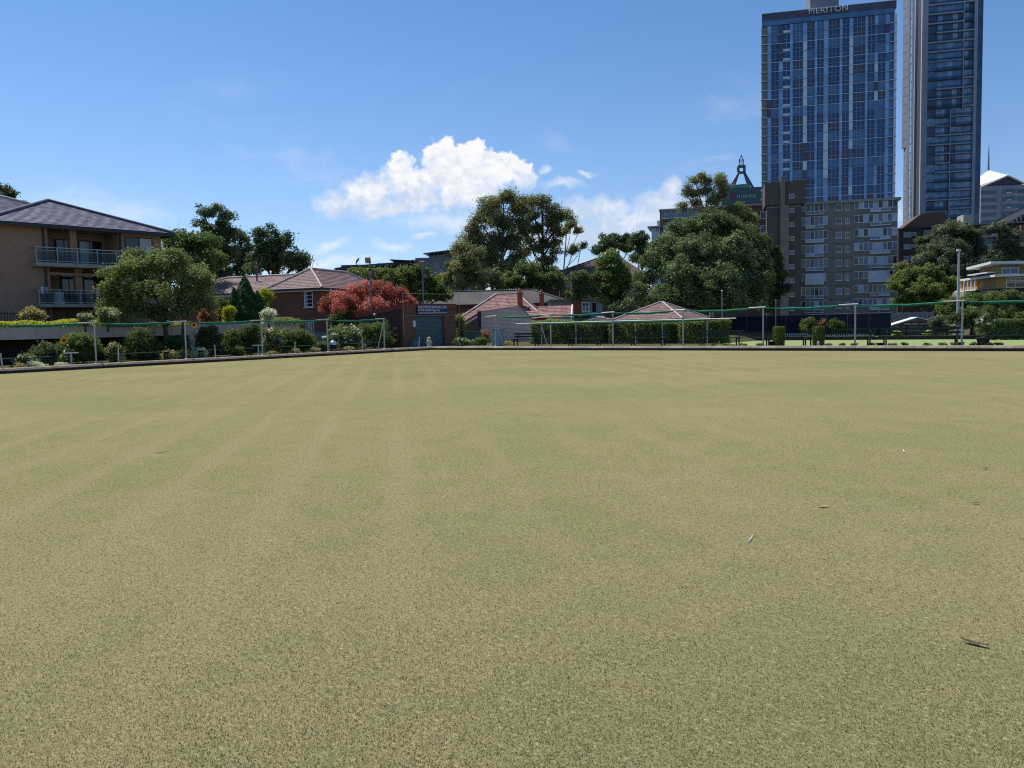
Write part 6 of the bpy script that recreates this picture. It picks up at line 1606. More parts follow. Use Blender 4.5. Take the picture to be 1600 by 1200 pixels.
# ------------------------------------------------------------------ fittings round the green
ORD = ['first', 'second', 'third', 'fourth', 'fifth', 'sixth', 'seventh', 'eighth', 'ninth', 'tenth', 'eleventh', 'twelfth', 'thirteenth', 'fourteenth', 'fifteenth']
def dX(px, X, py=530): return dep(onX(px, py, X))
def dY(px, Y, py=530): return dep(onY(px, py, Y))
PT = 1.95
def rail_post(loc, rz, label, brace=False):
    """pipe post with a short arm at the top that carries the rolled shade cloth"""
    o = thing('rail_post', label, 'post', loc=loc, rz=rz, group='pipe posts with rolled shade cloth')
    mb = MB(); mb.tube([(0, 0, -0.15), (0, 0, PT)], 0.042, 8); part(o, 'pole', mb, MATS['pipe'])
    mb = MB(); mb.tube([(-0.75, 0, PT + 0.03), (0.12, 0, PT + 0.05)], 0.035, 8); part(o, 'arm', mb, MATS['pipe'])
    mb = MB(); mb.lathe([(0.11, 0.0), (0.11, 0.03), (0.06, 0.05)], (0, 0, 0.02), 10); part(o, 'base_plate', mb, MATS['galv'])
    if brace:
        mb = MB(); mb.tube([(0.0, 0.05, PT - 0.25), (brace, 0.05, 0.0)], 0.025, 6); part(o, 'brace', mb, MATS['pipe'])
    return o
def roll(name, p0, p1, label, sag=0.07, r=0.06):
    p0, p1 = Vector(p0), Vector(p1); n = 12; pts = []; rad = []
    for k in range(n + 1):
        t = k / n; q = p1 - p0
        pts.append((q.x * t, q.y * t, -sag * 4 * t * (1 - t) + 0.01 * math.sin(t * 19)))
        rad.append((r if 0.18 < t < 0.95 else r * 0.45) * (1 + 0.15 * math.sin(t * 31 + p0.x)))
    mb = MB(); mb.tube(pts, rad, 8)
    o = put(name, mb.mesh(name, MATS['cloth_green']), p0)
    return tag(o, label, 'shade cloth', 'rolled green shade cloths between the posts')
XL = BX - 0.88
lys = [17.1 + 4.57 * k for k in range(-1, 5)]
for k, y in enumerate(lys):
    rail_post((XL, y, 0.16), R(90), (ORD[len(lys) - 1 - k] + ' pipe post along the left bank counted from the club shed'), brace=(-0.55 if k == 5 else False))
for k in range(len(lys) - 1):
    roll('shade_cloth_roll', (XL, lys[k] + 0.1, 0.16 + PT), (XL, lys[k + 1] - 0.6, 0.16 + PT + 0.02), ORD[len(lys) - 2 - k] + ' span of rolled green cloth on the left bank counted from the club shed')
YF = BY + 0.98
fxs = [-34.2 + 4.5 * k for k in range(8)]
for k, x in enumerate(fxs):
    rail_post((x, YF, 0.16), 0.0, ORD[k] + ' pipe post along the far bank counted from the club shed', brace=(0.65 if k == 0 else False))
for k in range(len(fxs) - 1):
    roll('shade_cloth_roll', (fxs[k] + 0.1, YF, 0.16 + PT), (fxs[k + 1] - 0.6, YF, 0.16 + PT + 0.02), ORD[k] + ' span of rolled green cloth on the far bank counted from the club shed')
# lower rail further back
Y2 = 43.3
def low_rail():
    o = thing('rail', 'lower pipe rail with green cloth in front of the clipped hedges', 'rail', loc=(-40, Y2, 0.16))
    xs_ = [onY(p, 520, Y2).x + 40 for p in (846, 900, 993, 1035, 1105, 1150)]
    for x in xs_[:-1]:
        mb = MB(); mb.tube([(x, 0, 0), (x, 0, 1.42)], 0.038, 8); part(o, 'post', mb, MATS['pipe'])
    a = onY(806, 498, Y2).x + 40
    mb = MB(); mb.tube([(a, 0, 1.45), (xs_[0], 0, 1.47), (xs_[-1], 0, 1.47)], 0.035, 8); part(o, 'pipe', mb, MATS['pipe'])
    mb = MB(); mb.tube([(xs_[0] + 0.2, 0, 1.40), (xs_[2], 0, 1.38), (xs_[3], 0, 1.40), (xs_[4], 0, 1.43)], 0.055, 8); part(o, 'cloth', mb, MATS['cloth_green'])
    mb = MB(); mb.tube([(xs_[0] + 0.02, 0.06, 1.2), (xs_[0] + 0.4, 0.06, 0)], 0.02, 6); part(o, 'brace', mb, MATS['white_paint'])
low_rail()

# benches
def make_bench(L_=2.1, back=True, label=''):
    o = thing('bench', label, 'bench', loc=(0, 0, 0), group='dark green benches round the green')
    g = MATS['paint_green']
    for k in range(3):
        mb = MB(); mb.box(-L_ / 2, L_ / 2, -0.22 + k * 0.15, -0.10 + k * 0.15, 0.42, 0.46); part(o, 'seat_slat', mb, g)
    for s in (-1, 1):
        x = s * (L_ / 2 - 0.25)
        mb = MB(); mb.box(x - 0.03, x + 0.03, -0.2, -0.13, 0, 0.417); part(o, 'leg', mb, g)
        mb = MB()
        if back:
            mb.raw([(x + i, y + j, z) for (y, z) in ((0.15, 0), (0.17, 0.42), (0.30, 0.84)) for i, j in ((-0.03, 0), (0.03, 0), (0.03, 0.06), (-0.03, 0.06))],
                   [(0, 1, 5, 4), (1, 2, 6, 5), (2, 3, 7, 6), (3, 0, 4, 7), (4, 5, 9, 8), (5, 6, 10, 9), (6, 7, 11, 10), (7, 4, 8, 11), (8, 9, 10, 11), (3, 2, 1, 0)])
        else: mb.box(x - 0.03, x + 0.03, 0.1, 0.17, 0, 0.417)
        part(o, 'leg', mb, g)
        mb = MB(); mb.box(x - 0.025, x + 0.025, -0.2, 0.2, 0.36, 0.418); part(o, 'bearer', mb, g)
    if back:
        for z, y in ((0.56, 0.19), (0.74, 0.245)):
            mb = MB(); mb.box(-L_ / 2, L_ / 2, y - 0.03, y, z, z + 0.10); part(o, 'back_slat', mb, g)
    return o
def place_bench(px, Y, L_, back, label, z=0.16, rz=0.0, X=None):
    p = onY(px, 533, Y) if X is None else onX(px, 553, X)
    b_ = make_bench(L_, back, label); b_.location = (p.x, p.y, z); b_.rotation_euler = (0, 0, rz)
place_bench(822, 41.6, 2.3, True, 'dark green slatted bench left of the clipped hedge by the pale brick wall')
place_bench(913, 41.6, 2.6, True, 'dark green slatted bench in front of the white canopies')
place_bench(1012, 41.6, 2.5, True, 'dark green slatted bench in front of the tiled pavilion')
place_bench(1124, 41.0, 2.6, True, 'dark green slatted bench at the right end of the hedges')
place_bench(1312, 40.6, 3.2, True, 'long dark green bench right of the clipped topiary cylinders')
place_bench(1437, 40.6, 3.5, True, 'long dark green bench in front of the little gabled shed')
place_bench(1556, 40.6, 3.6, False, 'backless dark green bench at the far right of the far bank')
place_bench(1228, 40.7, 2.4, False, 'low backless bench between the two topiary cylinders')
for px, L_, lab in ((22, 3.0, 'low dark bench at the left edge of the garden bed'), (222, 3.0, 'low dark bench under the big hedge ball in the garden bed'), (352, 3.4, 'low dark bench left of the white plant stand'),
                    (475, 3.2, 'low dark bench in front of the pale leaved hedge end'), (572, 2.8, 'low dark bench in front of the hedge beside the club shed')):
    place_bench(px, 0, L_, False, lab, 0.16, R(90), BX - 1.35)

# marker stakes on the banks
for k, px in enumerate((3, 185, 337, 461, 567, 655)):
    p = onX(px, 560, BX - 0.45)
    mb = MB(); mb.box(-0.022, 0.022, -0.022, 0.022, 0, 0.62); mb.box(-0.03, 0.03, -0.03, 0.03, 0.622, 0.65)
    o = put('marker_stake', mb.mesh('marker_stake', MATS['paint_cream']), (p.x, p.y, BT + 0.026), 0.2)
    o.rotation_euler = (0.05 * (-1) ** k, 0.03 * k - 0.06, 0.2)
    tag(o, ORD[5 - k] + ' cream marker stake on the left bank counted from the roller door', 'stake', 'marker stakes on the left bank')

# ------------------------------------------------------------------ garden bed on the left
def bedbush(px, py, rx, ry, X, mat, n, label, **kw):
    bush('shrub', label, px, py, rx, ry, dX(px, X), MATS[mat], n, kw.pop('size', 0.085), kw.pop('clump', 0.2), 0.12, **kw)
bedbush(70, 552, 22, 19, -41.3, 'lf_dark', 9000, 'dark rounded shrub left of the first sunflower')
bedbush(127, 541, 36, 25, -42.3, 'lf_mid', 15000, 'large green shrub behind the little T shaped table')
bedbush(178, 551, 15, 17, -41.5, 'lf_olive', 4000, 'loose rose bush with pale leaves right of a pipe post', flowers=(MATS['lf_white'], 60, 0.06))
bedbush(221, 537, 34, 27, -42.4, 'lf_mid', 15000, 'big rounded hedge ball in front of the broad tree')
bedbush(275, 546, 26, 22, -43.0, 'lf_dark', 9000, 'low dark shrub under the broad tree trunk')
bedbush(328, 531, 24, 25, -42.6, 'lf_dark', 11000, 'dark upright shrub right of the tall sunflower')
bedbush(362, 533, 16, 22, -42.9, 'lf_mid', 6000, 'mid green shrub between two dark shrubs')
bedbush(390, 526, 24, 24, -42.8, 'lf_dark', 10000, 'dark shrub beneath the conical conifer')
bedbush(425, 532, 18, 25, -42.2, 'lf_olive', 8000, 'light leaved shrub with pale flowers beside a pipe post', flowers=(MATS['lf_white'], 40, 0.07))
bedbush(447, 530, 18, 20, -42.6, 'lf_mid', 6000, 'green shrub in front of the beam end')
bedbush(472, 532, 26, 19, -42.4, 'lf_mid', 10000, 'round green shrub below the ground floor window of the brick house')
bedbush(540, 527, 30, 24, -42.8, 'lf_mid', 13000, 'leafy hedge shrub left of the braced post', flowers=(MATS['lf_white'], 50, 0.08))
bedbush(585, 523, 30, 26, -43.4, 'lf_mid', 14000, 'leafy hedge shrub against the club shed wall')
bedbush(40, 563, 16, 9, -40.6, 'lf_mid', 2500, 'low leafy plant at the left end of the bed', flowers=(MATS['lf_white'], 120, 0.06))
bedbush(265, 558, 12, 13, -40.7, 'lf_olive', 2500, 'wispy pale plant left of the second pipe post', flowers=(MATS['lf_pink'], 60, 0.05))
bedbush(287, 558, 13, 12, -40.9, 'lf_bright', 2800, 'rosy tipped bright plant at the second pipe post', flowers=(MATS['lf_pink'], 160, 0.05))
bedbush(310, 553, 13, 10, -41.0, 'lf_silver', 2200, 'grey green leafy plant right of the second pipe post')
bedbush(372, 550, 12, 7, -40.9, 'lf_bright', 1600, 'bright leafy clump in front of the dark shrubs')
bedbush(505, 540, 8, 6, -40.6, 'lf_mid', 900, 'small plant in front of the fence left of the bin')
for k, (px, py, rx, ry, mt) in enumerate(((28, 572, 14, 5, 'lf_straw'), (55, 569, 16, 5, 'lf_silver'), (95, 571, 9, 4, 'lf_silver'), (425, 553, 8, 4, 'lf_straw'), (462, 549, 7, 4, 'lf_straw'), (492, 547, 9, 4, 'lf_straw'), (545, 545, 10, 4, 'lf_straw'))):
    bush('edging_plant', ORD[k] + ' low pale edging plant along the left bank counted from the left', px, py, rx, ry, dX(px, -40.0, py), MATS[mt], 900, 0.06, 0.1, 0.16, cat='plant', group='pale edging plants along the left bank', stem=False)
# sunflowers
def sunflower(px, py, X, label):
    c = onX(px, py, X); b_ = Vector((c.x, c.y, 0.15)); H = c.z - 0.15
    o = thing('sunflower', label, 'sunflower', loc=b_)
    mb = MB(); mb.tube([(0, 0, 0), (0.04, 0.02, H * 0.5), (0, 0, H - 0.05), (0.05, -0.03, H)], [0.02, 0.018, 0.015, 0.012], 6); part(o, 'stem', mb, MATS['lf_mid'] if False else M('stem', (0.08, 0.13, 0.03), 0.7, 0.2, 3.0))
    f = (EYE - c); f.z = 0; f = (f.normalized() + Vector((0, 0, 0.12))).normalized(); r_ = f.cross(UP).normalized(); u_ = r_.cross(f)
    cc = Vector((0, 0, H)) + f * 0.06
    mb = MB(); ring = [cc + (r_ * math.cos(t) + u_ * math.sin(t)) * 0.075 for t in np.linspace(0, 2 * math.pi, 13)[:-1]]
    mb.raw([cc + f * 0.035] + ring + [p - f * 0.03 for p in ring], [(0, i + 1, (i + 1) % 12 + 1) for i in range(12)] + [(i + 1, i + 13, (i + 1) % 12 + 13, (i + 1) % 12 + 1) for i in range(12)]); part(o, 'flower_disc', mb, M('disc', (0.06, 0.025, 0.01), 0.9, 0.3, 30.0))
    me = None
    for k in range(18):
        t = 2 * math.pi * k / 18; dr = r_ * math.cos(t) + u_ * math.sin(t); sd_ = f.cross(dr)
        mb = MB(); p0 = cc + dr * 0.06
        mb.raw([p0 - sd_ * 0.015, p0 + dr * 0.06 + sd_ * 0.028 + f * 0.015, p0 + dr * 0.12 - f * 0.01, p0 + dr * 0.06 - sd_ * 0.028 + f * 0.015], [(0, 1, 2, 3)]); part(o, 'petal', mb, M('petal', (0.85, 0.42, 0.02), 0.6, 0.1, 5.0))
    for k in range(9):
        t = k * 2.4; z = H * (0.25 + 0.07 * k); dr = Vector((math.cos(t), math.sin(t), 0)); sd_ = Vector((-dr.y, dr.x, 0)); L_ = 0.26
        mb = MB(); mb.raw([(0, 0, z), dr * L_ * 0.5 + sd_ * 0.11 + Vector((0, 0, z + 0.05)), dr * L_ + Vector((0, 0, z - 0.07)), dr * L_ * 0.5 - sd_ * 0.11 + Vector((0, 0, z + 0.05)), dr * L_ * 0.5 + Vector((0, 0, z + 0.02))], [(0, 1, 4), (1, 2, 4), (2, 3, 4), (3, 0, 4)]); part(o, 'leaf', mb, M('sunleaf', (0.14, 0.19, 0.08), 0.6, 0.2, 5.0))
sunflower(100, 532, -41.1, 'tall sunflower with yellow head at the left of the bed')
sunflower(303, 508, -41.2, 'taller sunflower beside the second pipe post')
# little tables, bin, pots
def t_table(px, py0, py1, wpx, X, label):
    p = onX(px, py1, X); d_ = dep(p); H = at(px, py0, d_).z - 0.16; w_ = wpx * d_ / FPX
    o = thing('side_table', label, 'table', loc=(p.x, p.y, 0.16), rz=R(60))
    mb = MB(); mb.box(-w_ / 2, w_ / 2, -0.2, 0.2, H - 0.04, H); part(o, 'top', mb, MATS['galv'])
    mb = MB(); mb.tube([(0, 0, 0), (0, 0, H - 0.042)], 0.045, 8); part(o, 'leg', mb, MATS['pipe'])
    mb = MB(); mb.lathe([(0.14, 0), (0.14, 0.03), (0.05, 0.05)], (0, 0, 0), 10); part(o, 'base', mb, MATS['galv'])
t_table(112, 551, 571, 21, -40.3, 'small T shaped metal table at the left bank')
t_table(404, 539, 554, 18, -40.4, 'small T shaped metal table left of the beam end')
p = onX(521, 548, -40.5)
o = thing('litter_bin', 'dark litter bin with silver dome lid on the left bank', 'bin', loc=(p.x, p.y, 0.16))
mb = MB(); mb.lathe([(0.20, 0), (0.22, 0.02), (0.22, 0.42), (0.20, 0.44)], (0, 0, 0), 16); part(o, 'body', mb, M('bin_navy', (0.012, 0.015, 0.03), 0.5, 0.1, 2.0))
mb = MB(); mb.lathe([(0.23, 0.44), (0.235, 0.47), (0.20, 0.58), (0.12, 0.66), (0.02, 0.69)], (0, 0, 0.002), 16); part(o, 'lid', mb, M('silver', (0.62, 0.64, 0.68), 0.3, 0.05, 2.0, metal=0.8))
for k, (px, w_, lab) in enumerate(((537, 1.0, 'long terracotta trough right of the litter bin'), (562, 0.45, 'short terracotta trough at the fourth stake'))):
    p = onX(px, 548, -40.2); o = thing('planter', lab, 'planter', loc=(p.x, p.y, 0.16), rz=R(90))
    mb = MB(); mb.raw([(x * s, y * s, z) for s, z in ((0.9, 0), (1.0, 0.16)) for x, y in ((-w_, -0.14), (w_, -0.14), (w_, 0.14), (-w_, 0.14))], [(3, 2, 1, 0), (0, 1, 5, 4), (1, 2, 6, 5), (2, 3, 7, 6), (3, 0, 4, 7)]); part(o, 'trough', mb, MATS['orange_pot'])
    mb = MB(); mb.box(-w_ * 0.95, w_ * 0.95, -0.12, 0.12, 0.1, 0.14); part(o, 'earth', mb, MATS['soil'])
p = onX(505, 548, -40.3)
o = thing('flower_pot', 'dark pot with green tuft left of the litter bin', 'pot', loc=(p.x, p.y, 0.16))
mb = MB(); mb.lathe([(0.13, 0), (0.19, 0.26), (0.21, 0.27), (0.21, 0.31), (0.18, 0.31)], (0, 0, 0), 14); part(o, 'pot', mb, MATS['charcoal_pot'])
q, nn, t = crown_points([((0, 0, 0.42), (0.22, 0.22, 0.18))], 700, 0.1); put('foliage', leaf_mesh('foliage', q, nn, 0.09, 0.3, t, MATS['lf_mid']), parent=o)
p = onX(507, 527, -41.5)
o = thing('white_flower', 'single white flower umbel on a stem left of the bin', 'flowers', loc=(p.x, p.y, 0.15))
H = p.z - 0.15
mb = MB(); mb.tube([(0, 0, 0), (0, 0.02, H)], 0.012, 6); part(o, 'stem', mb, MATS['stem'])
q, nn, t = crown_points([((0, 0.02, H), (0.13, 0.13, 0.09))], 260, 0.06); put('flower_head', leaf_mesh('flower_head', q, nn, 0.045, 0.9, t, MATS['lf_white']), parent=o)
# grey boarded fence between brick house and shed
fr = Fr((-47.5, 36), 90)
o = thing('board_fence', 'blue grey board fence below the brick house', 'fence', fr)
u0, u1 = fr.uz(492, 535)[0], fr.uz(586, 530)[0]; n = int((u1 - u0) / 0.2)
me = MB().box(0, (u1 - u0) / n - 0.01, 0, 0.03, 0.1, 1.35).mesh('board', M('fence_blue', (0.16, 0.19, 0.23), 0.85, 0.15, 2.0, stain=0.3))
for k in range(n): put('board', me, (u0 + k * (u1 - u0) / n, 0.004 * (k % 2), 0), parent=o)
mb = MB(); mb.box(u0, u1, 0.036, 0.08, 0.4, 0.48); mb.box(u0, u1, 0.036, 0.08, 1.1, 1.18); part(o, 'rail', mb, MATS['timber'])
# cream garden statue and cabinet near the corner
p = onX(671, 545, BX - 0.75)
o = thing('garden_statue', 'small cream stone bird statue in front of the roller door', 'statue', loc=(p.x, p.y, 0.17), rz=R(10))
mb = MB(); mb.lathe([(0.17, 0), (0.16, 0.06), (0.12, 0.10), (0.17, 0.24), (0.18, 0.38), (0.13, 0.50), (0.085, 0.54)], (0, 0, 0), 12); part(o, 'body', mb, M('cream_stone', (0.55, 0.47, 0.33), 0.9, 0.2, 8.0, bump=0.4))
mb = MB(); mb.lathe([(0.05, 0.53), (0.11, 0.56), (0.125, 0.62), (0.09, 0.68), (0.02, 0.70)], (0, 0, 0), 12); part(o, 'head', mb, MATS['cream_stone'])
mb = MB(); mb.tube([(0.0, -0.08, 0.62), (-0.05, -0.17, 0.59), (-0.06, -0.22, 0.55)], [0.035, 0.028, 0.008], 8); part(o, 'beak', mb, MATS['cream_stone'])
for s in (-1, 1):
    mb = MB(); mb.tube([(0.13 * s, 0.02, 0.44), (0.19 * s, 0.03, 0.30), (0.15 * s, 0.06, 0.14)], [0.05, 0.045, 0.015], 8); part(o, 'wing', mb, MATS['cream_stone'])
fr = Fr(onY(776, 540, 41.3), 0)
o = thing('power_cabinet', 'pale blue grey power cabinet behind the corner of the far bank', 'cabinet', fr)
x0, x1, _, zt = fr.rect(768.5, 513, 781, 541)
mb = MB(); mb.box(x0, x1, 0, 0.5, 0.1, zt - 0.08); part(o, 'body', mb, M('cab_blue', (0.27, 0.33, 0.35), 0.6, 0.08, 2.0, stain=0.2))
mb = MB(); mb.box(x0 + 0.04, x1 - 0.04, -0.02, -0.002, 0.2, zt - 0.14); part(o, 'door', mb, M('cab_door', (0.23, 0.32, 0.37), 0.6, 0.08, 2.0))
mb = MB(); mb.box(x0 - 0.04, x1 + 0.04, -0.05, 0.54, zt - 0.078, zt); part(o, 'top', mb, MATS['cab_blue'])
# teal fence and bed between shed and pale wall
fr = fr_at(712, 63.5, 33)
o = thing('low_wall', 'low teal painted wall between the shed and the pale brick wall', 'wall', fr)
x0, x1, _, zt = fr.rect(713, 519, 752, 540)
mb = MB(); mb.box(x0 - 0.5, x1, 0, 0.2, 0, zt); part(o, 'body', mb, M('teal_dull', (0.075, 0.12, 0.13), 0.8, 0.15, 1.0))
mb = MB(); mb.box(x0 - 0.5, x1, -0.03, 0.23, zt + 0.002, zt + 0.06); part(o, 'coping', mb, MATS['galv_dark'])
for px, py, rx, ry, mt, n, lab, fl in ((722, 535, 12, 8, 'lf_mid', 2000, 'flowering bed plant right of the club shed', (MATS['lf_white'], 120, 0.07)), (738, 537, 10, 6, 'lf_olive', 1500, 'low pinkish bed plant right of the club shed', (MATS['lf_pink'], 120, 0.06)), (752, 535, 12, 7, 'lf_bright', 2200, 'bright leafy plant left of the power cabinet', None), (793, 539, 9, 4, 'lf_gold', 900, 'low yellow plant right of the power cabinet', None)):
    bush('shrub', lab, px, py, rx, ry, 57.5, MATS[mt], n, 0.1, 0.2, 0.15, flowers=fl)
bush('shrub', 'loose creeper on the shed corner beside the orange roof', 718, 505, 8, 16, 61.5, MATS['lf_olive'], 2500, 0.12, 0.3, 0.15)
bush('shrub', 'rosy shrub at the foot of the pale brick wall', 757, 527, 8, 12, 64, MATS['lf_rust'], 1800, 0.12, 0.3, 0.1)

# ------------------------------------------------------------------ hedges along the far side
def hedge(name, label, fr, u0, u1, y0, y1, z0, z1, mat, n, size=0.09, group=None, lump=0.1):
    A = [(u1 - u0) * (z1 - z0), (y1 - y0) * (z1 - z0), (u1 - u0) * (y1 - y0)]; s = sum(A)
    f = RNG.choice(3, n, p=[a / s for a in A]); a, b_, c = RNG.random(n), RNG.random(n), RNG.random(n)
    x = np.where(f == 1, np.where(a < 0.5, u0, u1), u0 + a * (u1 - u0)); y = np.where(f == 0, np.where(b_ < 0.75, y0, y1), y0 + b_ * (y1 - y0)); zz = np.where(f == 2, z1, z0 + c * (z1 - z0))
    wob = lump * np.sin(x * 3.1 + zz * 2.3) * np.sin(x * 1.3 + 2 * zz)
    p = np.stack([x, y, zz], 1); nm = np.zeros((n, 3)); nm[f == 0, 1] = np.where(b_[f == 0] < 0.75, -1, 1); nm[f == 1, 0] = np.where(a[f == 1] < 0.5, -1, 1); nm[f == 2, 2] = 1
    p += nm * (wob - np.abs(RNG.normal(0, 0.11, n)) + 0.05)[:, None] + RNG.normal(0, 0.05, (n, 3))
    nn = nm + unit(n) * 0.8; nn /= np.linalg.norm(nn, axis=1)[:, None]
    o = thing(name, label, 'hedge', fr, group=group)
    put('foliage', leaf_mesh('foliage', p, nn, size, 0.6, np.clip(RNG.normal(0.5, 0.22, n) + 0.2 * wob / lump, 0, 1), mat), parent=o)
    mb = MB()
    k = max(2, int((u1 - u0) / 0.8))
    for i in range(k): xx = u0 + (i + 0.5) * (u1 - u0) / k; mb.tube([(xx, (y0 + y1) / 2, z0 - 0.15), (xx, (y0 + y1) / 2, z1 - 0.2)], 0.03, 5)
    mb.box(u0 + 0.18, u1 - 0.18, y0 + 0.2, y1 - 0.2, z0 + 0.1, z1 - 0.2)  # near black box inside: shade within the hedge put into colour
    part(o, 'stems_dark_core', mb, M('hedge_core', (0.012, 0.018, 0.01), 0.95, 0.3, 3.0), kind='stuff')
fr = Fr((-30, 45.0), 0)
for k, (a, b_, yt, lab) in enumerate(((828, 884, 503, 'clipped hedge right of the pale brick wall'), (886, 942, 505, 'clipped hedge below the white canopies'), (952, 1000, 504, 'clipped hedge left of the pavilion middle'), (1003, 1048, 505, 'clipped hedge in front of the pavilion'), (1062, 1092, 504, 'clipped hedge right of the pavilion corner'), (1096, 1128, 502, 'last clipped hedge before the dark court screen'))):
    u0, u1 = fr.uz(a, 520)[0], fr.uz(b_, 520)[0]; zt = fr.uz((a + b_) / 2, yt)[1]
    hedge('hedge', lab, fr, u0, u1, 0, 1.1, 0.15, zt, MATS['lf_mid' if k % 2 else 'lf_olive'], 9000, 0.1, 'clipped hedges along the far side')
fr = Fr((-6, 62), 0)
hedge('hedge', 'dark clipped hedge at the right edge behind the lower green', fr_at(1575, 64, 20), -1.6, 6, 0, 1.4, -0.6, fr_at(1575, 64, 20).uz(1575, 501)[1], MATS['lf_dark'], 12000, 0.12)
# white canopies and a parked white car behind the hedges
def canopy(px, py, wpx, d, label):
    p = at(px, py, d); w_ = wpx * d / FPX / 2
    o = thing('market_umbrella', label, 'umbrella', loc=(p.x, p.y, 0.1), group='white canopies behind the hedge')
    H = p.z - 0.1; mb = MB()
    mb.lathe([(w_, H - 0.22), (w_ * 0.97, H - 0.10), (w_ * 0.6, H + 0.06), (w_ * 0.25, H + 0.16), (0.03, H + 0.2)], (0, 0, 0), 8); part(o, 'canopy', mb, MATS['white_paint'])
    mb = MB(); mb.tube([(0, 0, 0), (0, 0, H)], 0.03, 6); part(o, 'pole', mb, MATS['galv'])
for k, px in enumerate((895, 911, 928)): canopy(px, 506.5, 19, 58, ('left', 'middle', 'right')[k] + ' one of three white canopies over the hedge')
fr = fr_at(926, 57, 30)
o = thing('banner', 'yellow banner strip hanging below the white canopies', 'banner', fr)
r = fr.rect(902, 509, 936, 513); mb = MB(); mb.box(r[0], r[1], 0, 0.02, r[2], r[3]); part(o, 'cloth', mb, MATS['yellow'])
def car(px, d, deg, label):
    fr = fr_at(px, d, deg); o = thing('parked_car', label, 'car', fr)
    prof = [(-2.0, 0.35), (-2.05, 0.75), (-1.9, 0.92), (-1.1, 1.0), (-0.5, 1.42), (0.9, 1.46), (1.6, 1.02), (2.05, 0.95), (2.1, 0.4)]
    mb = MB(); mb.prism(prof[::-1], -0.85, 0.85); part(o, 'body', mb, M('car_white', (0.75, 0.76, 0.78), 0.25, 0.03, 1.0, spec=0.6))
    for y0, y1 in ((-0.87, -0.852), (0.852, 0.87)):
        mb = MB(); mb.prism([(-0.95, 1.0), (1.45, 1.02), (0.85, 1.38), (-0.45, 1.36)], y0, y1); part(o, 'side_window', mb, MATS['glass_dark'])
    for x in (-1.3, 1.35):
        for y0, y1 in ((-0.88, -0.66), (0.66, 0.88)):
            mb = MB(); mb.tube([(x, y0, 0.32), (x, y1, 0.32)], 0.32, 14); part(o, 'wheel', mb, MATS['black'])
    mb = MB(); mb.box(-2.08, -2.04, -0.75, -0.45, 0.65, 0.8); part(o, 'headlight', mb, MATS['galv'])
    mb = MB(); mb.box(-2.08, -2.04, 0.45, 0.75, 0.65, 0.8); part(o, 'headlight', mb, MATS['galv'])
car(950, 59, 50, 'white car parked in the gap between the hedges')

# ------------------------------------------------------------------ court screen, shed and others beyond the lower green
fr = fr_at(1100, 92, 14)
o = thing('court_fence', 'dark mesh screened court fence beyond the lower green', 'fence', fr)
xa, xb = fr.uz(1108, 505)[0], fr.uz(1392, 505)[0]; zt = fr.uz(1250, 492)[1]
mb = MB(); mb.box(xa, xb, 0, 0.02, -0.5, zt - 0.05); part(o, 'screen', mb, mesh_screen('court_mesh', (0.030, 0.036, 0.055), 0.95, 9.0))
n = 9
for k in range(n + 1):
    x = xa + (xb - xa) * k / n; mb = MB(); mb.tube([(x, -0.05, -0.6), (x, -0.05, zt + 0.05)], 0.035, 6); part(o, 'post', mb, MATS['galv_dark'])
mb = MB(); mb.tube([(xa, -0.05, zt), (xb, -0.05, zt)], 0.03, 6); part(o, 'top_rail', mb, MATS['galv_dark'])
for k, (px, py, rx, ry) in enumerate(((1264, 512, 16, 18), (1308, 512, 17, 20), (1334, 512, 15, 19), (1365, 511, 16, 20))):
    bush('shrub', ORD[k] + ' clipped bush against the dark court screen counted from the left', px, py, rx, ry, 86, MATS['lf_mid'], 3500, 0.16, 0.35, -0.6, group='bushes against the court screen')
bush('shrub', 'bare pinkish shrub between the clipped bushes at the court screen', 1285, 507, 8, 9, 86.5, MATS['lf_rust'], 700, 0.12, 0.3, -0.6)
fr = fr_at(1372, 97, 20)
o = thing('panel_fence', 'tall pale grey corrugated screen behind the little gabled shed', 'fence', fr)
xa, xb = fr.uz(1374, 500)[0], fr.uz(1460, 500)[0]; n = 24; zt = fr.uz(1415, 488)[1]
me = MB().prism([(0, -0.5), ((xb - xa) / n - 0.02, -0.5), ((xb - xa) / n - 0.02, zt), (0, zt)], 0, 0.05).mesh('sheet', M('sheet_grey', (0.23, 0.24, 0.27), 0.7, 0.2, 1.0, stain=0.4))
for k in range(n): put('sheet', me, (xa + k * (xb - xa) / n, 0.06 * (k % 2), 0.06 * math.sin(k * 1.7)), parent=o)
fr = fr_at(1434, 86, 24)
o = thing('garden_shed', 'little gabled shed with slatted front and name board beyond the lower green', 'shed', fr)
A = fr.uz(1434, 496); l = fr.uz(1393, 508.5); r_ = fr.uz(1473, 506)
zb = LOWZ
mb = MB(); mb.prism([(l[0] + 0.35, zb), (r_[0] - 0.35, zb), (r_[0] - 0.35, r_[1]), (A[0], A[1] - 0.1), (l[0] + 0.35, l[1])], 0, 3); part(o, 'wall', mb, M('shed_grey', (0.17, 0.16, 0.14), 0.85, 0.15, 1.0))
for a, b_, nm in ((l, A, 0), (A, r_, 1)):
    mb = MB(); mb.raw([(x, y, z - t) for t in (0, 0.1) for x, z in ((a[0], a[1] + 0.05), (b_[0], b_[1] + 0.05)) for y in (-0.04, 3.2)], [(0, 2, 3, 1), (4, 5, 7, 6), (0, 4, 6, 2), (1, 3, 7, 5), (0, 1, 5, 4), (2, 6, 7, 3)]); part(o, 'roof', mb, MATS['white_paint'])
n = 22; x0, x1 = l[0] + 0.5, r_[0] - 0.5; zs = fr.uz(1434, 509)[1]
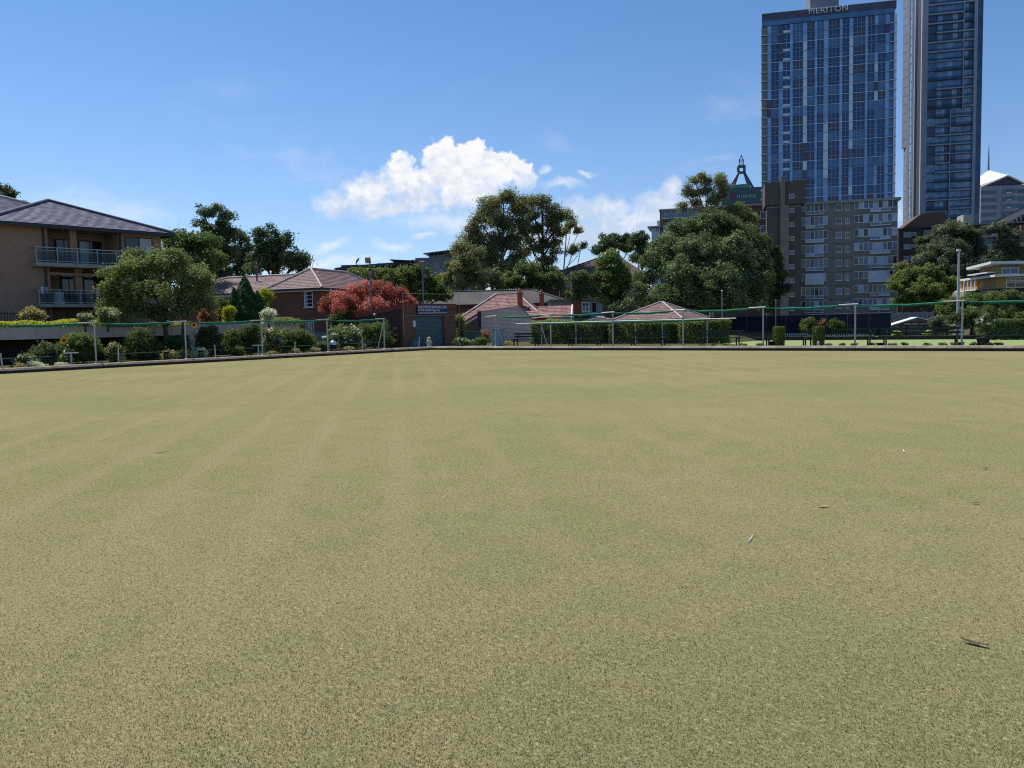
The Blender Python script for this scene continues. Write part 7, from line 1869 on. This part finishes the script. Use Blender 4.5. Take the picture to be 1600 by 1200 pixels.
me = MB().box(0, (x1 - x0) / n - 0.06, -0.06, -0.003, zb + 0.1, zs).mesh('slat', M('slat_grey', (0.24, 0.23, 0.21), 0.8, 0.2, 2.0))
for k in range(n): put('slat', me, (x0 + k * (x1 - x0) / n, 0, 0), parent=o)
for px in (1407, 1416, 1444, 1457):
    x = fr.uz(px, 515)[0]; mb = MB(); mb.box(x - 0.06, x + 0.06, -0.14, -0.062, zb, zs + 0.1); part(o, 'post', mb, MATS['dark_metal'])
s = thing('name_board', 'black name board with white letters on the little gabled shed', 'sign', fr)
x0, x1, z0, z1 = fr.rect(1410, 503.8, 1450.5, 508.2)
mb = MB(); mb.box(x0, x1, -0.12, -0.07 if False else -0.061, z0, z1); part(s, 'board', mb, MATS['black'])
me = fit_text(text_mesh('NORM BERRY GREEN', 0.3, 0.006, 0.006), x0 + 0.12, x1 - 0.1, z0 + 0.07, z1 - 0.07, -0.127); me.materials.clear(); me.materials.append(MATS['white_paint']); put('lettering', me, parent=s)
for px, py, w_, lab in ((1402, 521, 9, 'hanging box of yellow flowers left of the little shed'), (1457, 520, 16, 'long box of yellow and orange flowers right of the little shed')):
    bush('flower_box', lab, px, py, w_ * 0.9, 4, 84, MATS['lf_mid'], 600, 0.12, 0.2, LOWZ, cat='flowers', flowers=(MATS['lf_yellow'], 700, 0.14))
fr = fr_at(1376, 88, 25)
o = thing('awning', 'white sloping awning on a pole left of the little shed', 'awning', fr)
x0, x1, z0, z1 = fr.rect(1358, 501.5, 1389, 505)
mb = MB(); mb.raw([(x0, -1.2, z0), (x1 - 0.3, -1.2, z0), (x1, 0, z1), (x0 + 0.4, 0, z1)] + [(x0, -1.2, z0 - 0.06), (x1 - 0.3, -1.2, z0 - 0.06), (x1, 0, z1 - 0.06), (x0 + 0.4, 0, z1 - 0.06)], [(0, 1, 2, 3), (7, 6, 5, 4), (0, 4, 5, 1), (1, 5, 6, 2), (2, 6, 7, 3), (3, 7, 4, 0)]); part(o, 'canopy', mb, MATS['white_paint'])
mb = MB(); x = fr.uz(1374, 510)[0]; mb.tube([(x, 0.05, -0.6), (x, 0.05, fr.uz(1374, 482)[1])], 0.05, 6); part(o, 'pole', mb, MATS['galv_dark'])
mb = MB(); q = fr.uz(1353, 518); mb.tube([(x, 0, z1 - 0.1), (q[0], -0.6, q[1])], 0.03, 6); part(o, 'brace', mb, MATS['galv'])
picket_fence('picket_fence', 'pale picket fence on the far bank behind the lower green', fr_at(1240, 84, 14), fr_at(1240, 84, 14).uz(1226, 525)[0], fr_at(1240, 84, 14).uz(1366, 525)[0], 0, LOWZ + 0.1, fr_at(1240, 84, 14).uz(1290, 520)[1], 'paint_cream', 0.22, 0.1)
place_bench(1236, 78.6, 2.6, False, 'small dark bench on the far bank of the lower green', LOWZ)
# light poles
def flood_pole(px, py0, py1, d, heads, label, r=0.09):
    b_ = gnd(px + 3, d, 0.1); tp = at(px, py0, d); b_ = Vector((tp.x, tp.y, 0.1)); H = tp.z - 0.1
    o = thing('floodlight_pole', label, 'light pole', loc=b_, rz=YAW)
    mb = MB(); mb.tube([(0, 0, 0), (0, 0, H)], [r, r * 0.6], 10); part(o, 'pole', mb, MATS['galv_dark'])
    for dx_, py in heads:
        z = at(px, py, d).z - 0.1
        mb = MB(); mb.box(-0.2, 0.2, -0.22, -0.06, -0.22, 0.22)
        c, s_ = math.cos(0.6), math.sin(0.6)
        mb.v = [(x + dx_, y * c - zz * s_, y * s_ + zz * c + z) for x, y, zz in mb.v]; h = part(o, 'lamp_head', mb, MATS['dark_metal'])
        mb = MB(); mb.box(-0.17, 0.17, -0.235, -0.222, -0.19, 0.19); mb.v = [(x + dx_, y * c - zz * s_, y * s_ + zz * c + z) for x, y, zz in mb.v]; part(h, 'lens', mb, MATS['galv'])
        mb = MB(); mb.tube([(0, 0, z - 0.1), (dx_, -0.05, z - 0.05)], 0.035, 6); part(o, 'bracket', mb, MATS['dark_metal'])
    return o
flood_pole(577.5, 401, 498, 61.5, [(-0.12, 405), (0.02, 424)], 'floodlight pole in front of the red flowering tree')
flood_pole(659.5, 408, 474, 66, [(0.0, 411), (0.2, 429)], 'floodlight pole rising behind the club shed roof')
tp = at(1498.5, 392, 80); b_ = Vector((tp.x, tp.y, LOWZ)); H = tp.z - LOWZ
o = thing('light_pole', 'tall pale tapering light pole behind the lower green', 'light pole', loc=b_, rz=YAW)
mb = MB(); mb.tube([(0, 0, 0.8), (0, 0, H)], [0.15, 0.09], 12); part(o, 'pole', mb, M('pole_pale', (0.46, 0.48, 0.50), 0.5, 0.08, 1.0))
mb = MB(); mb.box(-0.22, 0.22, -0.2, 0.2, 0, 0.8); part(o, 'base_box', mb, MATS['white_paint'])
mb = MB(); mb.box(-0.22, 0.12, -0.14, 0.1, H - 0.02, H + 0.16); part(o, 'lamp_head', mb, MATS['white_paint'])
for k, (px, py0, py1, d_, lab) in enumerate(((1212, 470, 535, 84, 'thin grey pole at the shaded brick stair tower'), (1128, 455, 520, 80, 'thin pole in front of the giant round tree'), (1507, 440, 470, 88, 'thin pole with white cap beside the yellow house'))):
    tp = at(px, py0, d_); o = thing('thin_pole', lab, 'pole', loc=(tp.x, tp.y, -0.6))
    mb = MB(); mb.tube([(0, 0, 0), (0, 0, tp.z + 0.6)], 0.045, 8); part(o, 'pole', mb, MATS['galv'])
    mb = MB(); mb.lathe([(0.09, 0), (0.09, 0.08), (0.03, 0.12)], (0, 0, tp.z + 0.6), 8); part(o, 'cap', mb, MATS['white_paint'])

# topiary and pots on the far bank
def topiary(px, label):
    p = onY(px, 539, 40.05); d_ = dep(p); w_ = 8.6 * d_ / FPX; H = at(px, 508, d_).z - 0.2; n = 9000
    o = thing('topiary', label, 'topiary', loc=(p.x, p.y, 0.18))
    a = RNG.uniform(0, 2 * math.pi, n); h = RNG.random(n); cap = RNG.random(n) < 0.2
    rr = np.where(cap, np.sqrt(RNG.random(n)), 1.0) * w_ * (0.86 + 0.14 * np.sin(np.clip(h * 1.2 + 0.4, 0, 1.6))) ; zz = np.where(cap, H - 0.04 - (rr / w_) ** 4 * 0.12, h * H * 0.96)
    rr = np.where(~cap & (zz > H * 0.9), rr * (1 - (zz / H - 0.9) * 1.2), rr) + RNG.normal(0, 0.012, n)
    q = np.stack([rr * np.cos(a), rr * np.sin(a), zz], 1); nn = np.stack([np.cos(a), np.sin(a), np.where(cap, 2.0, 0.4)], 1) + unit(n) * 0.6; nn /= np.linalg.norm(nn, axis=1)[:, None]
    put('foliage', leaf_mesh('foliage', q, nn, 0.045, 0.4, np.clip(RNG.normal(0.45, 0.2, n), 0, 1), leafmat('lf_topiary', (0.04, 0.06, 0.012), (0.085, 0.11, 0.02), (0.17, 0.18, 0.04), 0.25) if 'lf_topiary' not in MATS else MATS['lf_topiary']), parent=o)
    mb = MB(); mb.lathe([(w_ * 0.75, 0.02), (w_ * 0.8, H * 0.85), (w_ * 0.4, H * 0.93)], (0, 0, 0), 12); part(o, 'core', mb, MATS['hedge_core'])  # near black filling: shade inside the clipped foliage given as colour
topiary(1217, 'left one of two clipped cylinder conifers on the far bank'); topiary(1279, 'right one of two clipped cylinder conifers on the far bank')
def pot(px, Y, w0, w1, H, label, mat='charcoal_pot', leaf=None, lh=0.3, n=900, fl=None, sq=False):
    p = onY(px, 539, Y); o = thing('planter_pot', label, 'pot', loc=(p.x, p.y, BT - 0.02))
    mb = MB(); mb.lathe([(w0, 0), (w1, H - 0.04), (w1 + 0.02, H - 0.035), (w1 + 0.02, H), (w1 - 0.02, H), (w1 - 0.03, H - 0.03)], (0, 0, 0), 4 if sq else 16); part(o, 'pot', mb, MATS[mat])
    if leaf:
        q, nn, t = crown_points([((0, 0, H + lh * 0.5), (w1 * 1.3, w1 * 1.3, lh * 0.6)), ((w1 * 0.3, 0, H + lh), (w1 * 0.8, w1 * 0.8, lh * 0.5))], n, 0.12); put('foliage', leaf_mesh('foliage', q, nn, 0.12, 0.3, t, MATS[leaf]), parent=o)
    if fl:
        q, nn, t = crown_points([((0, 0, H + lh * 0.8), (w1 * 1.4, w1 * 1.4, lh * 0.6))], fl[1], 0.06); put('flowers', leaf_mesh('flowers', q, nn, fl[2], 0.9, t, fl[0]), parent=o)['kind'] = 'stuff'
pot(1536, 40.0, 0.19, 0.27, 0.36, 'large dark pot with white flowered plant on the far bank', leaf='lf_mid', lh=0.75, n=1600, fl=(MATS['lf_white'], 40, 0.09))
pot(1501, 40.0, 0.10, 0.14, 0.16, 'small dark empty pot on the far bank below the light pole', sq=True)
pot(1375, 40.0, 0.12, 0.16, 0.14, 'small square black pot right of the tallest bench post', mat='black', sq=True)
pot(1208, 39.95, 0.22, 0.26, 0.24, 'black tub left of the first clipped cylinder', mat='black', sq=True)
p = onY(1279, 540, 39.75)
mb = MB(); mb.lathe([(0.06, 0), (0.055, 0.1), (0.065, 0.2), (0.04, 0.23)], (0, 0, 0), 10); mb.box(-0.11, -0.05, -0.02, 0.02, 0.08, 0.11)
tag(put('garden_tap', mb.mesh('garden_tap', MATS['paint_cream']), (p.x, p.y, BT - 0.01)), 'small cream tap stub in front of the right clipped cylinder', 'tap')
for k, px in enumerate((1095, 1114, 1134, 1160, 1187, 1295, 1316, 1335, 1362, 1394, 1412, 1448, 1473, 1490, 1521, 1545, 1560)):
    Y = 39.75 + random.uniform(-0.1, 0.15); p = onY(px, 540, Y); d_ = dep(p); w_ = random.uniform(0.15, 0.24)
    o = thing('edging_plant', (ORD + ['sixteenth', 'seventeenth'])[k] + ' tiny dark edging plant on the far bank counted from the hedges', 'plant', loc=(p.x, p.y, BT - 0.02), group='tiny edging plants on the far bank')
    q, nn, t = crown_points([((0, 0, 0.06), (w_, w_ * 0.7, 0.075))], 420, 0.07); q[:, 2] = np.abs(q[:, 2])
    put('foliage', leaf_mesh('foliage', q, nn, 0.05, 0.6, t, MATS['lf_mid']), parent=o)
# litter on the turf
def leaf_litter(px, py, L_, ang, mat, label, name='fallen_leaf', cat='leaf', curl=0.02, w_=0.28):
    p = onz(px, py, 0.0); mb = MB(); n = 7; vs = []
    for i in range(n):
        t = i / (n - 1); ww = L_ * w_ * math.sin(math.pi * min(0.97, t + 0.03)) ** 0.8 * 0.5; z = 0.006 + curl * (abs(t - 0.5) * 2) ** 2
        vs += [((t - 0.5) * L_, -ww, z + 0.004), ((t - 0.5) * L_, 0, z), ((t - 0.5) * L_, ww, z + 0.004)]
    mb.raw(vs, [(i * 3 + j, i * 3 + 3 + j, i * 3 + 4 + j, i * 3 + 1 + j) for i in range(n - 1) for j in range(2)])
    tag(put(name, mb.mesh(name, mat), (p.x, p.y, 0.003), ang), label, cat)
dry = M('dry_leaf', (0.42, 0.28, 0.12), 0.7, 0.3, 20.0); brown = M('brown_leaf', (0.10, 0.055, 0.025), 0.7, 0.3, 20.0); wh = M('feather', (0.72, 0.73, 0.76), 0.6, 0.05, 10.0)
leaf_litter(1286, 793, 0.10, YAW - 0.3, dry, 'single yellowed leaf lying on the turf at right', w_=0.4)
leaf_litter(1173, 843, 0.25, YAW + 1.1, wh, 'slim white feather lying on the turf', 'feather', 'feather', 0.004, 0.03)
leaf_litter(1523, 1008, 0.125, YAW - 0.8, brown, 'curled brown leaf lying on the near turf at right', curl=0.010, w_=0.24)
leaf_litter(1412, 706, 0.22, YAW + 1.2, wh, 'pale straw lying on the turf at right', 'straw', 'straw', 0.006, 0.05)
leaf_litter(1524, 788, 0.07, YAW, brown, 'tiny brown leaf on the turf at the right', curl=0.01)
leaf_litter(1540, 733, 0.08, YAW + 0.4, brown, 'tiny dark leaf on the turf near the right edge', curl=0.01)
leaf_litter(252, 708, 0.16, YAW + 0.1, brown, 'dark leaf scrap on the turf at left', curl=0.006, w_=0.15)
leaf_litter(566, 815, 0.03, YAW + 0.1, brown, 'dark speck of leaf on the turf left of the middle', curl=0.004)
